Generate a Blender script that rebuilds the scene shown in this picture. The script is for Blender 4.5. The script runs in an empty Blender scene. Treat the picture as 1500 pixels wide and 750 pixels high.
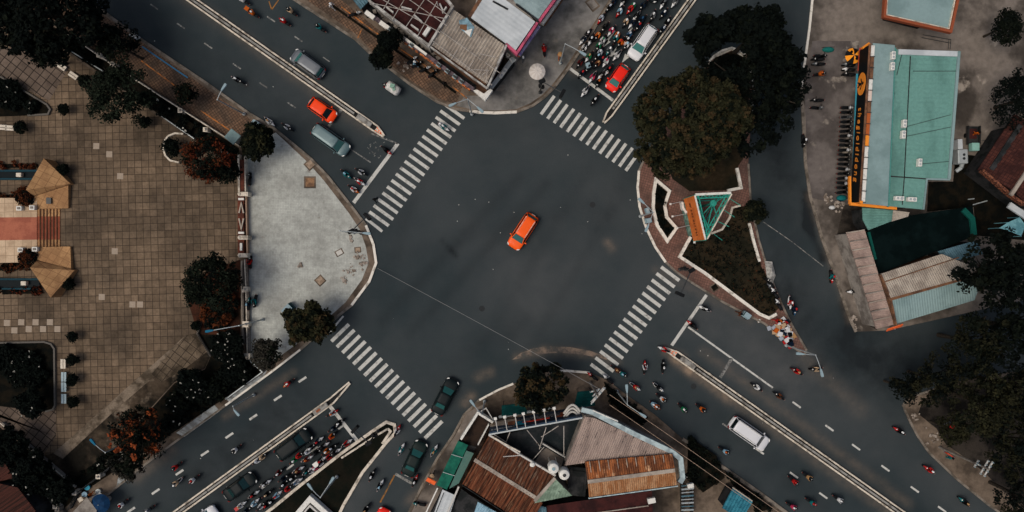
EXPO = -0.17
import bpy, math, random
import numpy as np
from mathutils import Vector, Matrix

# ------------------------------------------------------------------ basics
S, HC = 12.0, 90.0            # 12 photo pixels per metre on the ground, drone 90 m up
SC = bpy.context.scene
COL = SC.collection
RND = random.Random(7)

def W(px, py, h=0.0):
    """photo pixel seen at height h -> world point"""
    k = (1 - h / HC) / S
    return Vector(((px - 750) * k, (375 - py) * k, h))
def WP(pts, h=0.0): return [tuple(W(x, y, h)[:2]) for x, y in pts]
def lin(v):
    v /= 255.0
    return v / 12.92 if v <= 0.04045 else ((v + 0.055) / 1.055) ** 2.4
def P(r, g, b, k=0.75):       # surface colour whose lit look is r,g,b
    return tuple(min(lin(v) / k, .9) for v in (r, g, b))

# ------------------------------------------------------------------ materials
MATS = {}
def mat(key, col=None, rough=.75, col2=None, ns=1.2, lo=.42, hi=.6, bump=.0, bs=12., metal=0., var=.18, vs=6.,
        spec=.05, rot=0., stretch=(1, 1, 1), grid=None, joint=None, jw=.06, tvar=.3, coat=0., detail=6., emit=None, col3=None, n3=4., lo3=.55, hi3=.65):
    """procedural surface: base colour, blotches of col2 / col3, fine value noise, optional square paving grid, bump"""
    if key in MATS: return MATS[key]
    m = bpy.data.materials.new(key); m.use_nodes = True; MATS[key] = m
    nt = m.node_tree; N = nt.nodes; L = nt.links; b = N['Principled BSDF']
    b.inputs['Roughness'].default_value = rough; b.inputs['Metallic'].default_value = metal
    b.inputs['Specular IOR Level'].default_value = spec
    if coat: b.inputs['Coat Weight'].default_value = coat; b.inputs['Coat Roughness'].default_value = .08
    tc = N.new('ShaderNodeTexCoord'); mp = N.new('ShaderNodeMapping')
    mp.vector_type = 'TEXTURE'; mp.inputs['Rotation'].default_value = (0, 0, -rot); mp.inputs['Scale'].default_value = tuple(1 / q for q in stretch)
    L.new(tc.outputs['Object'], mp.inputs['Vector'])
    def noise(scale, det=detail, src=mp.outputs[0], ro=.6):
        n = N.new('ShaderNodeTexNoise'); n.inputs['Scale'].default_value = scale; n.inputs['Detail'].default_value = det
        n.inputs['Roughness'].default_value = ro; L.new(src, n.inputs['Vector']); return n.outputs['Fac']
    def ramp(f, a, c):
        r = N.new('ShaderNodeMapRange'); r.inputs[1].default_value = a; r.inputs[2].default_value = c
        r.interpolation_type = 'SMOOTHSTEP'; L.new(f, r.inputs[0]); return r.outputs[0]
    def mix(f, a, c, mode='MIX'):
        x = N.new('ShaderNodeMix'); x.data_type = 'RGBA'; x.blend_type = mode
        for s, v in ((x.inputs[0], f), (x.inputs[6], a), (x.inputs[7], c)):
            if isinstance(v, (int, float)): s.default_value = v
            elif isinstance(v, tuple): s.default_value = (*v, 1)
            else: L.new(v, s)
        return x.outputs[2]
    out = tuple(col)
    if col2 is not None: out = mix(ramp(noise(ns), lo, hi), out, tuple(col2))
    if col3 is not None: out = mix(ramp(noise(n3), lo3, hi3), out, tuple(col3))
    if grid:
        sp, ang = grid
        g = N.new('ShaderNodeMapping'); g.inputs['Rotation'].default_value = (0, 0, ang); g.inputs['Scale'].default_value = (1 / sp,) * 3
        L.new(tc.outputs['Object'], g.inputs['Vector'])
        fl = N.new('ShaderNodeVectorMath'); fl.operation = 'FLOOR'; L.new(g.outputs[0], fl.inputs[0])
        fr = N.new('ShaderNodeVectorMath'); fr.operation = 'FRACTION'; L.new(g.outputs[0], fr.inputs[0])
        xy = N.new('ShaderNodeCombineXYZ'); s1 = N.new('ShaderNodeSeparateXYZ'); L.new(fl.outputs[0], s1.inputs[0])
        L.new(s1.outputs[0], xy.inputs[0]); L.new(s1.outputs[1], xy.inputs[1])
        wn = N.new('ShaderNodeTexWhiteNoise'); L.new(xy.outputs[0], wn.inputs['Vector'])
        mr = N.new('ShaderNodeMapRange'); L.new(wn.outputs['Value'], mr.inputs[0]); mr.inputs[3].default_value = 1 - tvar; mr.inputs[4].default_value = 1 + tvar
        vm = N.new('ShaderNodeCombineColor'); [L.new(mr.outputs[0], vm.inputs[i]) for i in range(3)]
        out = mix(1.0, out, vm.outputs[0], 'MULTIPLY')
        s2 = N.new('ShaderNodeSeparateXYZ'); L.new(fr.outputs[0], s2.inputs[0])
        dd = []
        for i in (0, 1):
            a = N.new('ShaderNodeMath'); a.operation = 'SUBTRACT'; L.new(s2.outputs[i], a.inputs[0]); a.inputs[1].default_value = .5
            c = N.new('ShaderNodeMath'); c.operation = 'ABSOLUTE'; L.new(a.outputs[0], c.inputs[0]); dd.append(c.outputs[0])
        mx = N.new('ShaderNodeMath'); mx.operation = 'MAXIMUM'; L.new(dd[0], mx.inputs[0]); L.new(dd[1], mx.inputs[1])
        out = mix(ramp(mx.outputs[0], .5 - jw, .5 - jw * .4), out, tuple(joint))
    if var:
        f = noise(vs, 8, tc.outputs['Object'], .7)
        mr = N.new('ShaderNodeMapRange'); L.new(f, mr.inputs[0]); mr.inputs[1].default_value = .3; mr.inputs[2].default_value = .7
        mr.inputs[3].default_value = 1 - var; mr.inputs[4].default_value = 1 + var
        vm = N.new('ShaderNodeCombineColor'); [L.new(mr.outputs[0], vm.inputs[i]) for i in range(3)]
        out = mix(1.0, out, vm.outputs[0], 'MULTIPLY')
    if isinstance(out, tuple): b.inputs['Base Color'].default_value = (*out, 1)
    else: L.new(out, b.inputs['Base Color'])
    if bump:
        bn = N.new('ShaderNodeBump'); bn.inputs['Strength'].default_value = bump; bn.inputs['Distance'].default_value = .02
        L.new(noise(bs, 6, tc.outputs['Object']), bn.inputs['Height']); L.new(bn.outputs[0], b.inputs['Normal'])
    return m

# ------------------------------------------------------------------ mesh builder
ORG = {}                       # world origin of every thing / part
class MB:
    def __init__(s): s.v, s.f, s.m, s.cur = [], [], [], 0
    def add(s, vs, fs):
        b = len(s.v); s.v += [tuple(v) for v in vs]; s.f += [tuple(i + b for i in f) for f in fs]; s.m += [s.cur] * len(fs); return s
    def prism(s, poly, z0, z1, bottom=False):
        a = sum(p[0] * q[1] - q[0] * p[1] for p, q in zip(poly, poly[1:] + poly[:1]))
        if a < 0: poly = poly[::-1]
        n = len(poly)
        vs = [(x, y, z0) for x, y in poly] + [(x, y, z1) for x, y in poly]
        fs = [(i, (i + 1) % n, n + (i + 1) % n, n + i) for i in range(n)] + [tuple(range(n, 2 * n))]
        if bottom: fs.append(tuple(range(n - 1, -1, -1)))
        return s.add(vs, fs)
    def sheet(s, poly, z):
        a = sum(p[0] * q[1] - q[0] * p[1] for p, q in zip(poly, poly[1:] + poly[:1]))
        if a < 0: poly = poly[::-1]
        return s.add([(x, y, z) for x, y in poly], [tuple(range(len(poly)))])
    def box(s, c, size, rz=0., m=None):
        hx, hy, hz = size[0] / 2, size[1] / 2, size[2]
        M = Matrix.Translation(Vector(c)) @ Matrix.Rotation(rz, 4, 'Z')
        if m is not None: M = M @ m
        vs = [M @ Vector(p) for p in ((-hx, -hy, 0), (hx, -hy, 0), (hx, hy, 0), (-hx, hy, 0), (-hx, -hy, hz), (hx, -hy, hz), (hx, hy, hz), (-hx, hy, hz))]
        return s.add(vs, [(3, 2, 1, 0), (4, 5, 6, 7), (0, 1, 5, 4), (1, 2, 6, 5), (2, 3, 7, 6), (3, 0, 4, 7)])
    def hexa(s, bot, top):      # four bottom + four top points
        return s.add(list(bot) + list(top), [(3, 2, 1, 0), (4, 5, 6, 7), (0, 1, 5, 4), (1, 2, 6, 5), (2, 3, 7, 6), (3, 0, 4, 7)])
    def tube(s, p, q, r0, r1=None, n=8):
        p, q = Vector(p), Vector(q); r1 = r0 if r1 is None else r1
        d = (q - p)
        if d.length < 1e-6: return s
        d.normalize(); u = d.orthogonal().normalized(); w = d.cross(u)
        vs = []
        for c, r in ((p, r0), (q, r1)):
            for i in range(n):
                a = 2 * math.pi * i / n; vs.append(c + (u * math.cos(a) + w * math.sin(a)) * r)
        return s.add(vs, [(i, (i + 1) % n, n + (i + 1) % n, n + i) for i in range(n)] + [tuple(range(n - 1, -1, -1)), tuple(range(n, 2 * n))])
    def path(s, pts, r, n=6):
        for a, b in zip(pts, pts[1:]): s.tube(a, b, r, r, n)
        return s
    def lathe(s, c, prof, n=16, ax=None):
        c = Vector(c); M = Matrix.Identity(3) if ax is None else ax
        vs = []
        for r, z in prof:
            for i in range(n):
                a = 2 * math.pi * i / n; vs.append(c + M @ Vector((r * math.cos(a), r * math.sin(a), z)))
        fs = []
        for k in range(len(prof) - 1):
            for i in range(n): fs.append((k * n + i, k * n + (i + 1) % n, (k + 1) * n + (i + 1) % n, (k + 1) * n + i))
        if prof[0][0] > 1e-4: fs.append(tuple(range(n - 1, -1, -1)))
        if prof[-1][0] > 1e-4: fs.append(tuple(range((len(prof) - 1) * n, len(prof) * n)))
        return s.add(vs, fs)
    def ball(s, c, r, nu=12, nv=8, z0=-1.):
        if isinstance(r, (int, float)): r = (r, r, r)
        prof = []
        for k in range(nv + 1):
            t = math.asin(max(-1, z0)) + (math.pi / 2 - math.asin(max(-1, z0))) * k / nv
            prof.append((max(math.cos(t), 1e-5), math.sin(t)))
        b = len(s.v); s.lathe((0, 0, 0), prof, nu)
        for i in range(b, len(s.v)):
            x, y, z = s.v[i]; s.v[i] = (c[0] + x * r[0], c[1] + y * r[1], c[2] + z * r[2])
        return s
    def strip(s, pts, w, z0, z1, closed=False):
        """mitred bar of width w along a polyline of world xy points"""
        n = len(pts); P2 = [Vector(p[:2]) for p in pts]; l, r = [], []
        for i in range(n):
            a = P2[i - 1] if (i or closed) else None; c = P2[(i + 1) % n] if (i < n - 1 or closed) else None
            d = Vector((0, 0))
            if a is not None: d += (P2[i] - a).normalized()
            if c is not None: d += (c - P2[i]).normalized()
            d.normalize(); nn = Vector((-d.y, d.x))
            e = (c - P2[i]).normalized() if c is not None else (P2[i] - a).normalized()
            k = w / 2 / max(.5, abs(nn.dot(Vector((-e.y, e.x)))))
            l.append(P2[i] + nn * k); r.append(P2[i] - nn * k)
        vs = [(*p, z0) for p in r] + [(*p, z0) for p in l] + [(*p, z1) for p in r] + [(*p, z1) for p in l]
        fs = []
        for i in range(n if closed else n - 1):
            j = (i + 1) % n
            fs += [(2 * n + i, 2 * n + j, 3 * n + j, 3 * n + i), (i, j, 2 * n + j, 2 * n + i), (n + j, n + i, 3 * n + i, 3 * n + j)]
        if not closed: fs += [(n, 0, 2 * n, 3 * n), (n - 1, 2 * n - 1, 4 * n - 1, 3 * n - 1)]
        return s.add(vs, fs)
    def build(s, name, mats, parent=None, origin=None, smooth=False, bevel=0., local=False, sub=0):
        me = bpy.data.meshes.new(name)
        if local: o = Vector((0, 0, 0)); loc = Vector((0, 0, 0))
        elif parent is not None: o = ORG[parent.name]; loc = Vector((0, 0, 0))
        else:
            if origin is None:
                a = np.array(s.v); origin = ((a[:, 0].min() + a[:, 0].max()) / 2, (a[:, 1].min() + a[:, 1].max()) / 2, a[:, 2].min())
            o = loc = Vector(origin)
        me.from_pydata([(x - o.x, y - o.y, z - o.z) for x, y, z in s.v], [], s.f)
        for mm in (mats if isinstance(mats, (list, tuple)) else [mats]): me.materials.append(mm)
        me.polygons.foreach_set('material_index', s.m)
        if smooth: me.polygons.foreach_set('use_smooth', [True] * len(me.polygons))
        me.update()
        ob = bpy.data.objects.new(name, me); COL.objects.link(ob); ob.location = loc
        if parent is not None: ob.parent = parent
        ORG[ob.name] = Vector(o)
        if bevel:
            md = ob.modifiers.new('Bevel', 'BEVEL'); md.width = bevel; md.segments = 2; md.limit_method = 'ANGLE'
        if sub:
            md = ob.modifiers.new('Sub', 'SUBSURF'); md.levels = md.render_levels = sub
        return ob

USED = {}
def tag(o, label, cat, group=None):
    o['label'] = label; o['category'] = cat
    if group: o['group'] = group
    if label in USED and not group: print('DUP LABEL', label)
    USED[label] = o.name
    return o
def thing(name, label, cat, loc, rz=0., group=None):
    o = bpy.data.objects.new(name, None); COL.objects.link(o); o.empty_display_size = .3
    o.location = loc; o.rotation_euler = (0, 0, rz); ORG[o.name] = Vector(loc)
    return tag(o, label, cat, group)
def struct(name, mb, m, kind='structure', **k):
    o = mb.build(name, m, **k); o['kind'] = kind; return o
def link_copy(src, parent=None):
    c = src.copy(); COL.objects.link(c); c.parent = parent; return c
def base(o_xy, z=0.12): return (o_xy[0], o_xy[1], z)

def clip(poly, u, c, keep_ge):
    out = []
    n = len(poly)
    for i in range(n):
        a, b = poly[i], poly[(i + 1) % n]
        da, db = a[0] * u[0] + a[1] * u[1] - c, b[0] * u[0] + b[1] * u[1] - c
        if not keep_ge: da, db = -da, -db
        if da >= 0: out.append(a)
        if da * db < 0:
            t = da / (da - db); out.append((a[0] + (b[0] - a[0]) * t, a[1] + (b[1] - a[1]) * t))
    return out
def corrugate(mb, poly, zf, ang, pitch, amp):
    """folded metal sheet over a convex polygon; folds run along direction ang"""
    u = (-math.sin(ang), math.cos(ang)); ds = [p[0] * u[0] + p[1] * u[1] for p in poly]
    k0 = math.floor(min(ds) / (pitch / 2)); k1 = math.ceil(max(ds) / (pitch / 2))
    for k in range(k0, k1):
        a, b = k * pitch / 2, (k + 1) * pitch / 2
        q = clip(clip(poly, u, a, True), u, b, False)
        if len(q) < 3: continue
        vs = []
        for x, y in q:
            t = (x * u[0] + y * u[1] - a) / (b - a); t = t if k % 2 == 0 else 1 - t
            vs.append((x, y, zf(x, y) + amp * t))
        ar = sum(p[0] * r[1] - r[0] * p[1] for p, r in zip(vs, vs[1:] + vs[:1]))
        mb.add(vs if ar > 0 else vs[::-1], [tuple(range(len(vs)))])
def plane3(a, b, c):
    a, b, c = Vector(a), Vector(b), Vector(c); n = (b - a).cross(c - a)
    return lambda x, y: a.z - (n.x * (x - a.x) + n.y * (y - a.y)) / n.z
def inset(poly, d):
    cx = sum(p[0] for p in poly) / len(poly); cy = sum(p[1] for p in poly) / len(poly)
    r = []
    for x, y in poly:
        l = math.hypot(x - cx, y - cy); k = max(0., (l - d) / l); r.append((cx + (x - cx) * k, cy + (y - cy) * k))
    return r
def pdir(a, b):               # world angle of a pixel direction
    return math.atan2(-(b[1] - a[1]), b[0] - a[0])

# ------------------------------------------------------------------ shared colours
ASPH = (.043, .047, .049)
M_white = mat('white_paint', P(192, 190, 182), .7, col2=P(150, 148, 142), ns=2.5, lo=.5, hi=.75, var=.12)
M_cream = mat('cream_kerb', P(186, 176, 160), .8, col2=P(120, 112, 100), ns=1.4, lo=.45, hi=.7, var=.2)
M_conc = mat('concrete', P(118, 112, 104), .85, col2=P(84, 78, 72), ns=.5, lo=.4, hi=.62, var=.2, bump=.2)
M_kerb = mat('kerb_concrete', P(112, 104, 94), .85, col2=P(74, 68, 60), ns=.9, lo=.4, hi=.65, var=.22, bump=.2)
M_kerbw = mat('kerb_white', P(196, 190, 178), .8, col2=P(130, 124, 112), ns=1.5, lo=.5, hi=.72, var=.15)
M_soil = mat('dark_soil', (.005, .0055, .0045), .95, col2=(.011, .009, .006), ns=.8, var=.3, spec=.02)
M_black = mat('black_plastic', (.009, .01, .011), .5, var=0)
M_dark = mat('dark_metal', (.016, .018, .019), .45, var=0, spec=.4)
M_rub = mat('tyre_rubber', (.012, .012, .012), .9, var=0)
M_steel = mat('galvanised_steel', P(150, 155, 154), .5, metal=.3, var=.12)
M_steelw = mat('white_steel', P(168, 165, 158), .6, col2=P(120, 100, 84), ns=2, lo=.6, hi=.75, var=.1)
M_lamp = mat('pale_blue_lamp', P(120, 138, 143), .5, var=.08)
M_lampb = mat('blue_lamp', P(16, 84, 108), .5, var=.08)
M_teal = mat('teal_paint', P(44, 128, 112), .6, col2=P(28, 92, 84), ns=2, lo=.5, hi=.7, var=.12)
M_skin = mat('skin', P(160, 112, 84), .6, var=0)
M_glass = mat('tinted_glass', (.03, .105, .10), .12, var=0, spec=.4)
M_glassd = mat('dark_glass', (.005, .011, .012), .12, var=0, spec=.2)
M_lens = mat('headlamp_lens', P(190, 188, 182), .2, var=0)
M_red = mat('tail_lamp', P(96, 20, 16), .3, var=0)
CLR = {'white': P(218, 216, 212), 'red': P(196, 36, 34), 'black': (.009, .010, .011), 'grey': P(110, 114, 116), 'teal': P(30, 120, 122), 'orange': P(214, 104, 34),
       'pink': P(206, 60, 96), 'green': P(30, 120, 76), 'blue': P(40, 84, 120), 'beige': P(186, 158, 126), 'maroon': P(96, 28, 28), 'silver': P(166, 172, 180), 'brown': P(110, 66, 44),
       'pale blue': P(140, 178, 196), 'tan': P(196, 150, 100), 'navy': P(18, 34, 52)}
def cloth(c): return mat('cloth_' + c.replace(' ', '_'), tuple(v * (.62 if min(CLR[c]) > .25 else .5) for v in CLR[c]), .85, var=.12, vs=14)
def paint(c): return mat('paint_' + c.replace(' ', '_'), tuple(v * (.8 if min(CLR[c]) > .25 else .55) for v in CLR[c]), .4, var=0, spec=.2)
# ================================================================== camera, light
cam = bpy.data.objects.new('camera', bpy.data.cameras.new('camera')); COL.objects.link(cam)
cam.location = (0, 0, HC); cam.data.sensor_width = 36; cam.data.lens = 18 * HC / 62.5; cam.data.clip_end = 2000
SC.camera = cam
SUN_EL, SUN_AZ = math.radians(62), math.radians(250)      # azimuth from north, clockwise
w = bpy.data.worlds.new('World'); SC.world = w; w.use_nodes = True
nt = w.node_tree; sky = nt.nodes.new('ShaderNodeTexSky'); sky.sky_type = 'NISHITA'; sky.sun_disc = False
sky.sun_elevation = SUN_EL; sky.sun_rotation = SUN_AZ; sky.dust_density = 6.; sky.air_density = 1.0; sky.ozone_density = .6
nt.links.new(sky.outputs[0], nt.nodes['Background'].inputs[0]); nt.nodes['Background'].inputs[1].default_value = .1
sl = bpy.data.lights.new('sun', 'SUN'); sl.energy = 1.3; sl.angle = math.radians(32); sl.color = (1, .965, .91)
so = bpy.data.objects.new('sun', sl); COL.objects.link(so)
dx, dy, dz = math.sin(SUN_AZ) * math.cos(SUN_EL), math.cos(SUN_AZ) * math.cos(SUN_EL), math.sin(SUN_EL)
so.rotation_euler = Vector((dx, dy, dz)).to_track_quat('Z', 'Y').to_euler(); so.location = (dx * 80, dy * 80, dz * 80)
SC.view_settings.view_transform = 'Standard'; SC.view_settings.look = 'None'; SC.view_settings.gamma = 1; SC.view_settings.exposure = EXPO

# ================================================================== ground and road
g = MB(); g.sheet([(-400, -400), (400, -400), (400, 400), (-400, 400)], -.03)
struct('ground', g, mat('ground_earth', P(70, 66, 60), .95, col2=P(50, 47, 42), ns=.1, bump=.2), origin=(0, 0, -.03))

def segd(X, Y, a, b):
    ax, ay = W(*a)[:2]; bx, by = W(*b)[:2]; dx, dy = bx - ax, by - ay
    t = np.clip(((X - ax) * dx + (Y - ay) * dy) / (dx * dx + dy * dy), 0, 1)
    return np.hypot(X - ax - t * dx, Y - ay - t * dy), t
nx, ny = 601, 367
xs = np.linspace(-90, 90, nx); ys = np.linspace(-55, 55, ny); X, Y = np.meshgrid(xs, ys)
idx = np.arange(nx * ny).reshape(ny, nx)
quads = np.stack([idx[:-1, :-1], idx[:-1, 1:], idx[1:, 1:], idx[1:, :-1]], -1).reshape(-1, 4)
me = bpy.data.meshes.new('road'); me.from_pydata(np.stack([X, Y, 0 * X], -1).reshape(-1, 3).tolist(), [], quads.tolist())
dirt = np.zeros_like(X); wear = np.zeros_like(X); dark = np.zeros_like(X)
def blob(F, a, b, r, s, soft=1.):
    d, t = segd(X, Y, a, b); F += s * np.exp(-(d / (r / S)) ** 2 * soft)
# dry sand that traffic has swept to kerbs and along the median strips
for a, b, r, s in (((757, 523), (795, 515), 6, .35), ((795, 514), (850, 517), 7, .35), ((850, 517), (905, 530), 6, .3), ((890, 356), (896, 364), 6, .4), ((985, 526), (1010, 543), 6, .9), ((1010, 543), (1070, 583), 8, .6),
                   ((1060, 578), (1330, 770), 9, .28), ((700, 552), (718, 545), 7, .4), ((682, 590), (690, 580), 7, .5), ((250, -20), (540, 190), 10, .22), ((1030, 515), (1330, 738), 8, .22), ((975, 514), (1000, 522), 7, .35),
                   ((840, 105), (890, 30), 8, .25), ((430, 545), (330, 610), 6, .25), ((250, 660), (200, 700), 9, .3), ((600, 735), (635, 690), 8, .3), ((1180, 525), (1260, 600), 12, .18), ((960, 395), (1100, 470), 6, .15), ((1185, 285), (1245, 470), 6, .25)):
    blob(dirt, a, b, r, s)
# polished, paler wheel lanes and older, paler patches of asphalt
for a, b, r, s in (((1000, 430), (1160, 545), 45, .5), ((640, 230), (860, 180), 60, .2), ((560, 640), (510, 740), 26, .5), ((1100, 600), (1330, 760), 40, -.2), ((1150, 560), (1400, 740), 60, .25), ((500, 470), (700, 620), 60, .1),
                   ((780, 420), (900, 300), 70, .28), ((700, 330), (780, 430), 60, .15), ((1140, 300), (1260, 560), 25, -.1), ((600, 180), (560, 300), 40, .15)):
    blob(wear, a, b, r, s)
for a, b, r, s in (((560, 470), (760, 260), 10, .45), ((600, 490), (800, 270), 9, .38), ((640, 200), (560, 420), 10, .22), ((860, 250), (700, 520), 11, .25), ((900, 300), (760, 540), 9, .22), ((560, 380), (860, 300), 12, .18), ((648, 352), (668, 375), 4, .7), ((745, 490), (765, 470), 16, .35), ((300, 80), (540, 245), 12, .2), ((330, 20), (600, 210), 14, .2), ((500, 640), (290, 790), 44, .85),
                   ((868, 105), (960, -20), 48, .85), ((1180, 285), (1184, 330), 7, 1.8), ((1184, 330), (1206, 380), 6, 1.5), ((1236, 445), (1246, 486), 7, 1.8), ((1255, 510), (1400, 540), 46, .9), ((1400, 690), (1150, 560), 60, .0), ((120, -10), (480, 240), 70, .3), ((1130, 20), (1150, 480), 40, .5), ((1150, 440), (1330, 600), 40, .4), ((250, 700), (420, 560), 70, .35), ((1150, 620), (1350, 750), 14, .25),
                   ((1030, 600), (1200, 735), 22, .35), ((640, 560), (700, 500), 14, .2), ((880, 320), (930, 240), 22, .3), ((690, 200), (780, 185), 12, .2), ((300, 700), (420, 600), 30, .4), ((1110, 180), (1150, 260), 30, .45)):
    blob(dark, a, b, r, s)  # tyre streaks, dark kerb blobs; also tree shade and vignette painted into the asphalt
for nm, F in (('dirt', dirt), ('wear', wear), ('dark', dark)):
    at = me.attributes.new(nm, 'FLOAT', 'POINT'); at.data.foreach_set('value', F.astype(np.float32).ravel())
m = bpy.data.materials.new('asphalt'); m.use_nodes = True; nt = m.node_tree; N, L = nt.nodes, nt.links; b = N['Principled BSDF']
b.inputs['Roughness'].default_value = .8; b.inputs['Specular IOR Level'].default_value = .1
tc = N.new('ShaderNodeTexCoord')
def nz(scale, det=6, ro=.6):
    n = N.new('ShaderNodeTexNoise'); n.inputs['Scale'].default_value = scale; n.inputs['Detail'].default_value = det; n.inputs['Roughness'].default_value = ro
    L.new(tc.outputs['Object'], n.inputs['Vector']); return n.outputs['Fac']
def mr(f, a, c, lo=0., hi=1.):
    r = N.new('ShaderNodeMapRange'); r.inputs[1].default_value = a; r.inputs[2].default_value = c; r.inputs[3].default_value = lo; r.inputs[4].default_value = hi; L.new(f, r.inputs[0]); return r.outputs[0]
def mth(op, a, c):
    x = N.new('ShaderNodeMath'); x.operation = op
    for s_, v in ((x.inputs[0], a), (x.inputs[1], c)):
        if isinstance(v, float): s_.default_value = v
        else: L.new(v, s_)
    return x.outputs[0]
def mixc(f, a, c, mode='MIX'):
    x = N.new('ShaderNodeMix'); x.data_type = 'RGBA'; x.blend_type = mode
    for s_, v in ((x.inputs[0], f), (x.inputs[6], a), (x.inputs[7], c)):
        if isinstance(v, float): s_.default_value = v
        elif isinstance(v, tuple): s_.default_value = (*v, 1)
        else: L.new(v, s_)
    return x.outputs[2]
def att(nm):
    a = N.new('ShaderNodeAttribute'); a.attribute_name = nm; return a.outputs['Fac']
c = mixc(mr(nz(.09, 5), .35, .65), (.023, .0335, .0368), (.042, .0505, .0528))
c = mixc(mth('MULTIPLY', att('wear'), mr(nz(.4), .2, .8, .4, 1.5)), c, (.078, .08, .079))
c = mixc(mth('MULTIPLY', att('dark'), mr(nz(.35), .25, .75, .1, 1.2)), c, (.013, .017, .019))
c = mixc(mth('MULTIPLY', att('dirt'), mr(nz(.8, 8, .7), .3, .7, .25, 1.25)), c, (.23, .17, .12))
c = mixc(mr(nz(1.6, 8, .75), .62, .74, 0., .35), c, (.02, .023, .025))
v = mr(nz(9, 8, .8), .3, .7, .8, 1.2); cc = N.new('ShaderNodeCombineColor'); [L.new(v, cc.inputs[i]) for i in range(3)]
c = mixc(1., c, cc.outputs[0], 'MULTIPLY'); L.new(c, b.inputs['Base Color'])
bp = N.new('ShaderNodeBump'); bp.inputs['Strength'].default_value = .3; bp.inputs['Distance'].default_value = .01; L.new(nz(30), bp.inputs['Height']); L.new(bp.outputs[0], b.inputs['Normal'])
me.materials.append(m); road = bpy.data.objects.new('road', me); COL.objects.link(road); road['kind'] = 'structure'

# ================================================================== painted markings
M_mark = mat('road_paint', P(168, 167, 160), .75, col2=P(118, 116, 110), ns=1.6, lo=.5, hi=.72, var=.14, col3=(.05, .053, .054), n3=5, lo3=.62, hi3=.72)
M_markf = mat('faded_road_paint', P(120, 119, 114), .8, col2=P(74, 74, 72), ns=1.2, lo=.42, hi=.62, var=.2, col3=(.05, .053, .054), n3=4, lo3=.5, hi3=.62)
M_marky = mat('yellow_road_paint', P(130, 88, 44), .8, col2=P(70, 62, 50), ns=1.2, lo=.45, hi=.65, var=.2)
def bar(mb, a, b, wpx, z=.006):
    mb.strip([W(*a), W(*b)], wpx / S, z - .003, z)
def zebra(s0, step, vec, n, wpx, label_i):
    mb = MB()
    for i in range(n):
        a = (s0[0] + step[0] * i, s0[1] + step[1] * i); bar(mb, a, (a[0] + vec[0], a[1] + vec[1]), wpx)
    return mb
z1 = zebra((651.5, 153), (-6.5, 9.25), (28.5, 20.5), 18, 4.7, 0); bar(z1, (536, 320), (560, 339), 4.2)
z2 = zebra((812, 140.5), (9.55, 6.35), (-19.5, 27), 14, 4.7, 0)
z3 = zebra((511, 475), (8.05, 8.35), (-25.5, 25), 18, 5.2, 0); bar(z3, (503, 463), (481, 489), 2.6)
z4 = zebra((968.5, 391), (-6.87, 9.5), (26.5, 20), 16, 5.0, 0)
for z in (z1, z2, z3, z4): struct('crosswalk', z, M_mark, origin=(0, 0, 0))
for a, b, wd in (((583, 210), (518, 297), 5.2), ((833, 99), (898, 147), 4.4), ((481, 592), (525, 648), 5.2), ((1035, 432), (984, 506), 4.6)):
    mb = MB(); bar(mb, a, b, wd); struct('stop_line', mb, M_mark, origin=(0, 0, 0))
mb = MB(); bar(mb, (500, 160), (481, 186), 4.5); struct('stop_line', mb, M_markf, origin=(0, 0, 0))
lm = MB(); lf = MB(); ly = MB()
def dash(mb, c, d, ln=13, wpx=2.6):
    l = math.hypot(*d); bar(mb, (c[0] - d[0] / l * ln / 2, c[1] - d[1] / l * ln / 2), (c[0] + d[0] / l * ln / 2, c[1] + d[1] / l * ln / 2), wpx)
dTL, dBL, dBR, dT = (.826, .563), (.79, -.58), (.813, .582), (-.59, .81)
for c in ((226, 10), (265, 38), (305, 67), (347, 97), (386, 125), (427, 154), (397, 28), (437, 57)): dash(lf, c, dTL, 14, 2.0)
dash(lf, (478, 87), dTL, 12, 1.5); dash(lf, (528, 228), (30, 20), 36, 1.8); dash(lf, (563, 203), (40, 15), 42, 2.2)
for c in ((443, 556), (407, 583), (371, 611), (336, 638), (300, 664), (263, 692), (228, 720), (192, 747)): dash(lm, c, (.83, -.56), 13.5, 3.2)
for c in ((1167, 593), (1215, 627), (1254, 655), (1297, 686), (1340, 717), (1380, 746), (1113, 661), (1163, 696), (1206, 726)): dash(lm, c, dBR, 14.5, 2.7)
dash(lf, (1062, 623), dBR, 9, 2.4)
bar(lm, (1008, 479), (1132, 568), 2.6); bar(lf, (1072, 525), (1055, 553), 4.4)
# arrows and lane lines among the waiting traffic
bar(lm, (884, 67), (893, 55), 2.6); bar(lm, (893, 55), (901, 45), 2.2); bar(lm, (920, 50), (926, 40), 2.4)
def arrow(tip, tail):
    t, q = W(*tip), W(*tail); d = (t - q).normalized(); n = Vector((-d.y, d.x, 0)); ln = (t - q).length
    lm.sheet([tuple((t)[:2]), tuple((q + n * .34)[:2]), tuple((q - n * .34)[:2])], .006)
arrow((911, 92), (919, 81)); arrow((893, 84), (899, 76)); bar(lm, (899, 76), (904, 69), 1.6); arrow((884, 69), (891, 59))
for c in ((425, 684), (460, 658), (388, 712), (499, 626), (352, 740)): dash(lm, c, dBL, 13 if c[0] != 499 else 9, 2.6)
bar(lf, (579, 694), (605, 709), 4); bar(ly, (578, 696), (557, 736), 2.2); bar(ly, (394, 2), (398, 14), 1.6); bar(ly, (398, 14), (408, 0), 1.6)
struct('lane_markings', lm, M_mark, origin=(0, 0, 0)); struct('lane_markings', lf, M_markf, origin=(0, 0, 0)); struct('lane_markings', ly, M_marky, origin=(0, 0, 0))
mb = MB(); mb.strip([W(1118, 325), W(1160, 354), W(1206, 390)], .09, .002, .005); struct('road_joint', mb, M_markf, origin=(0, 0, 0))
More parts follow.
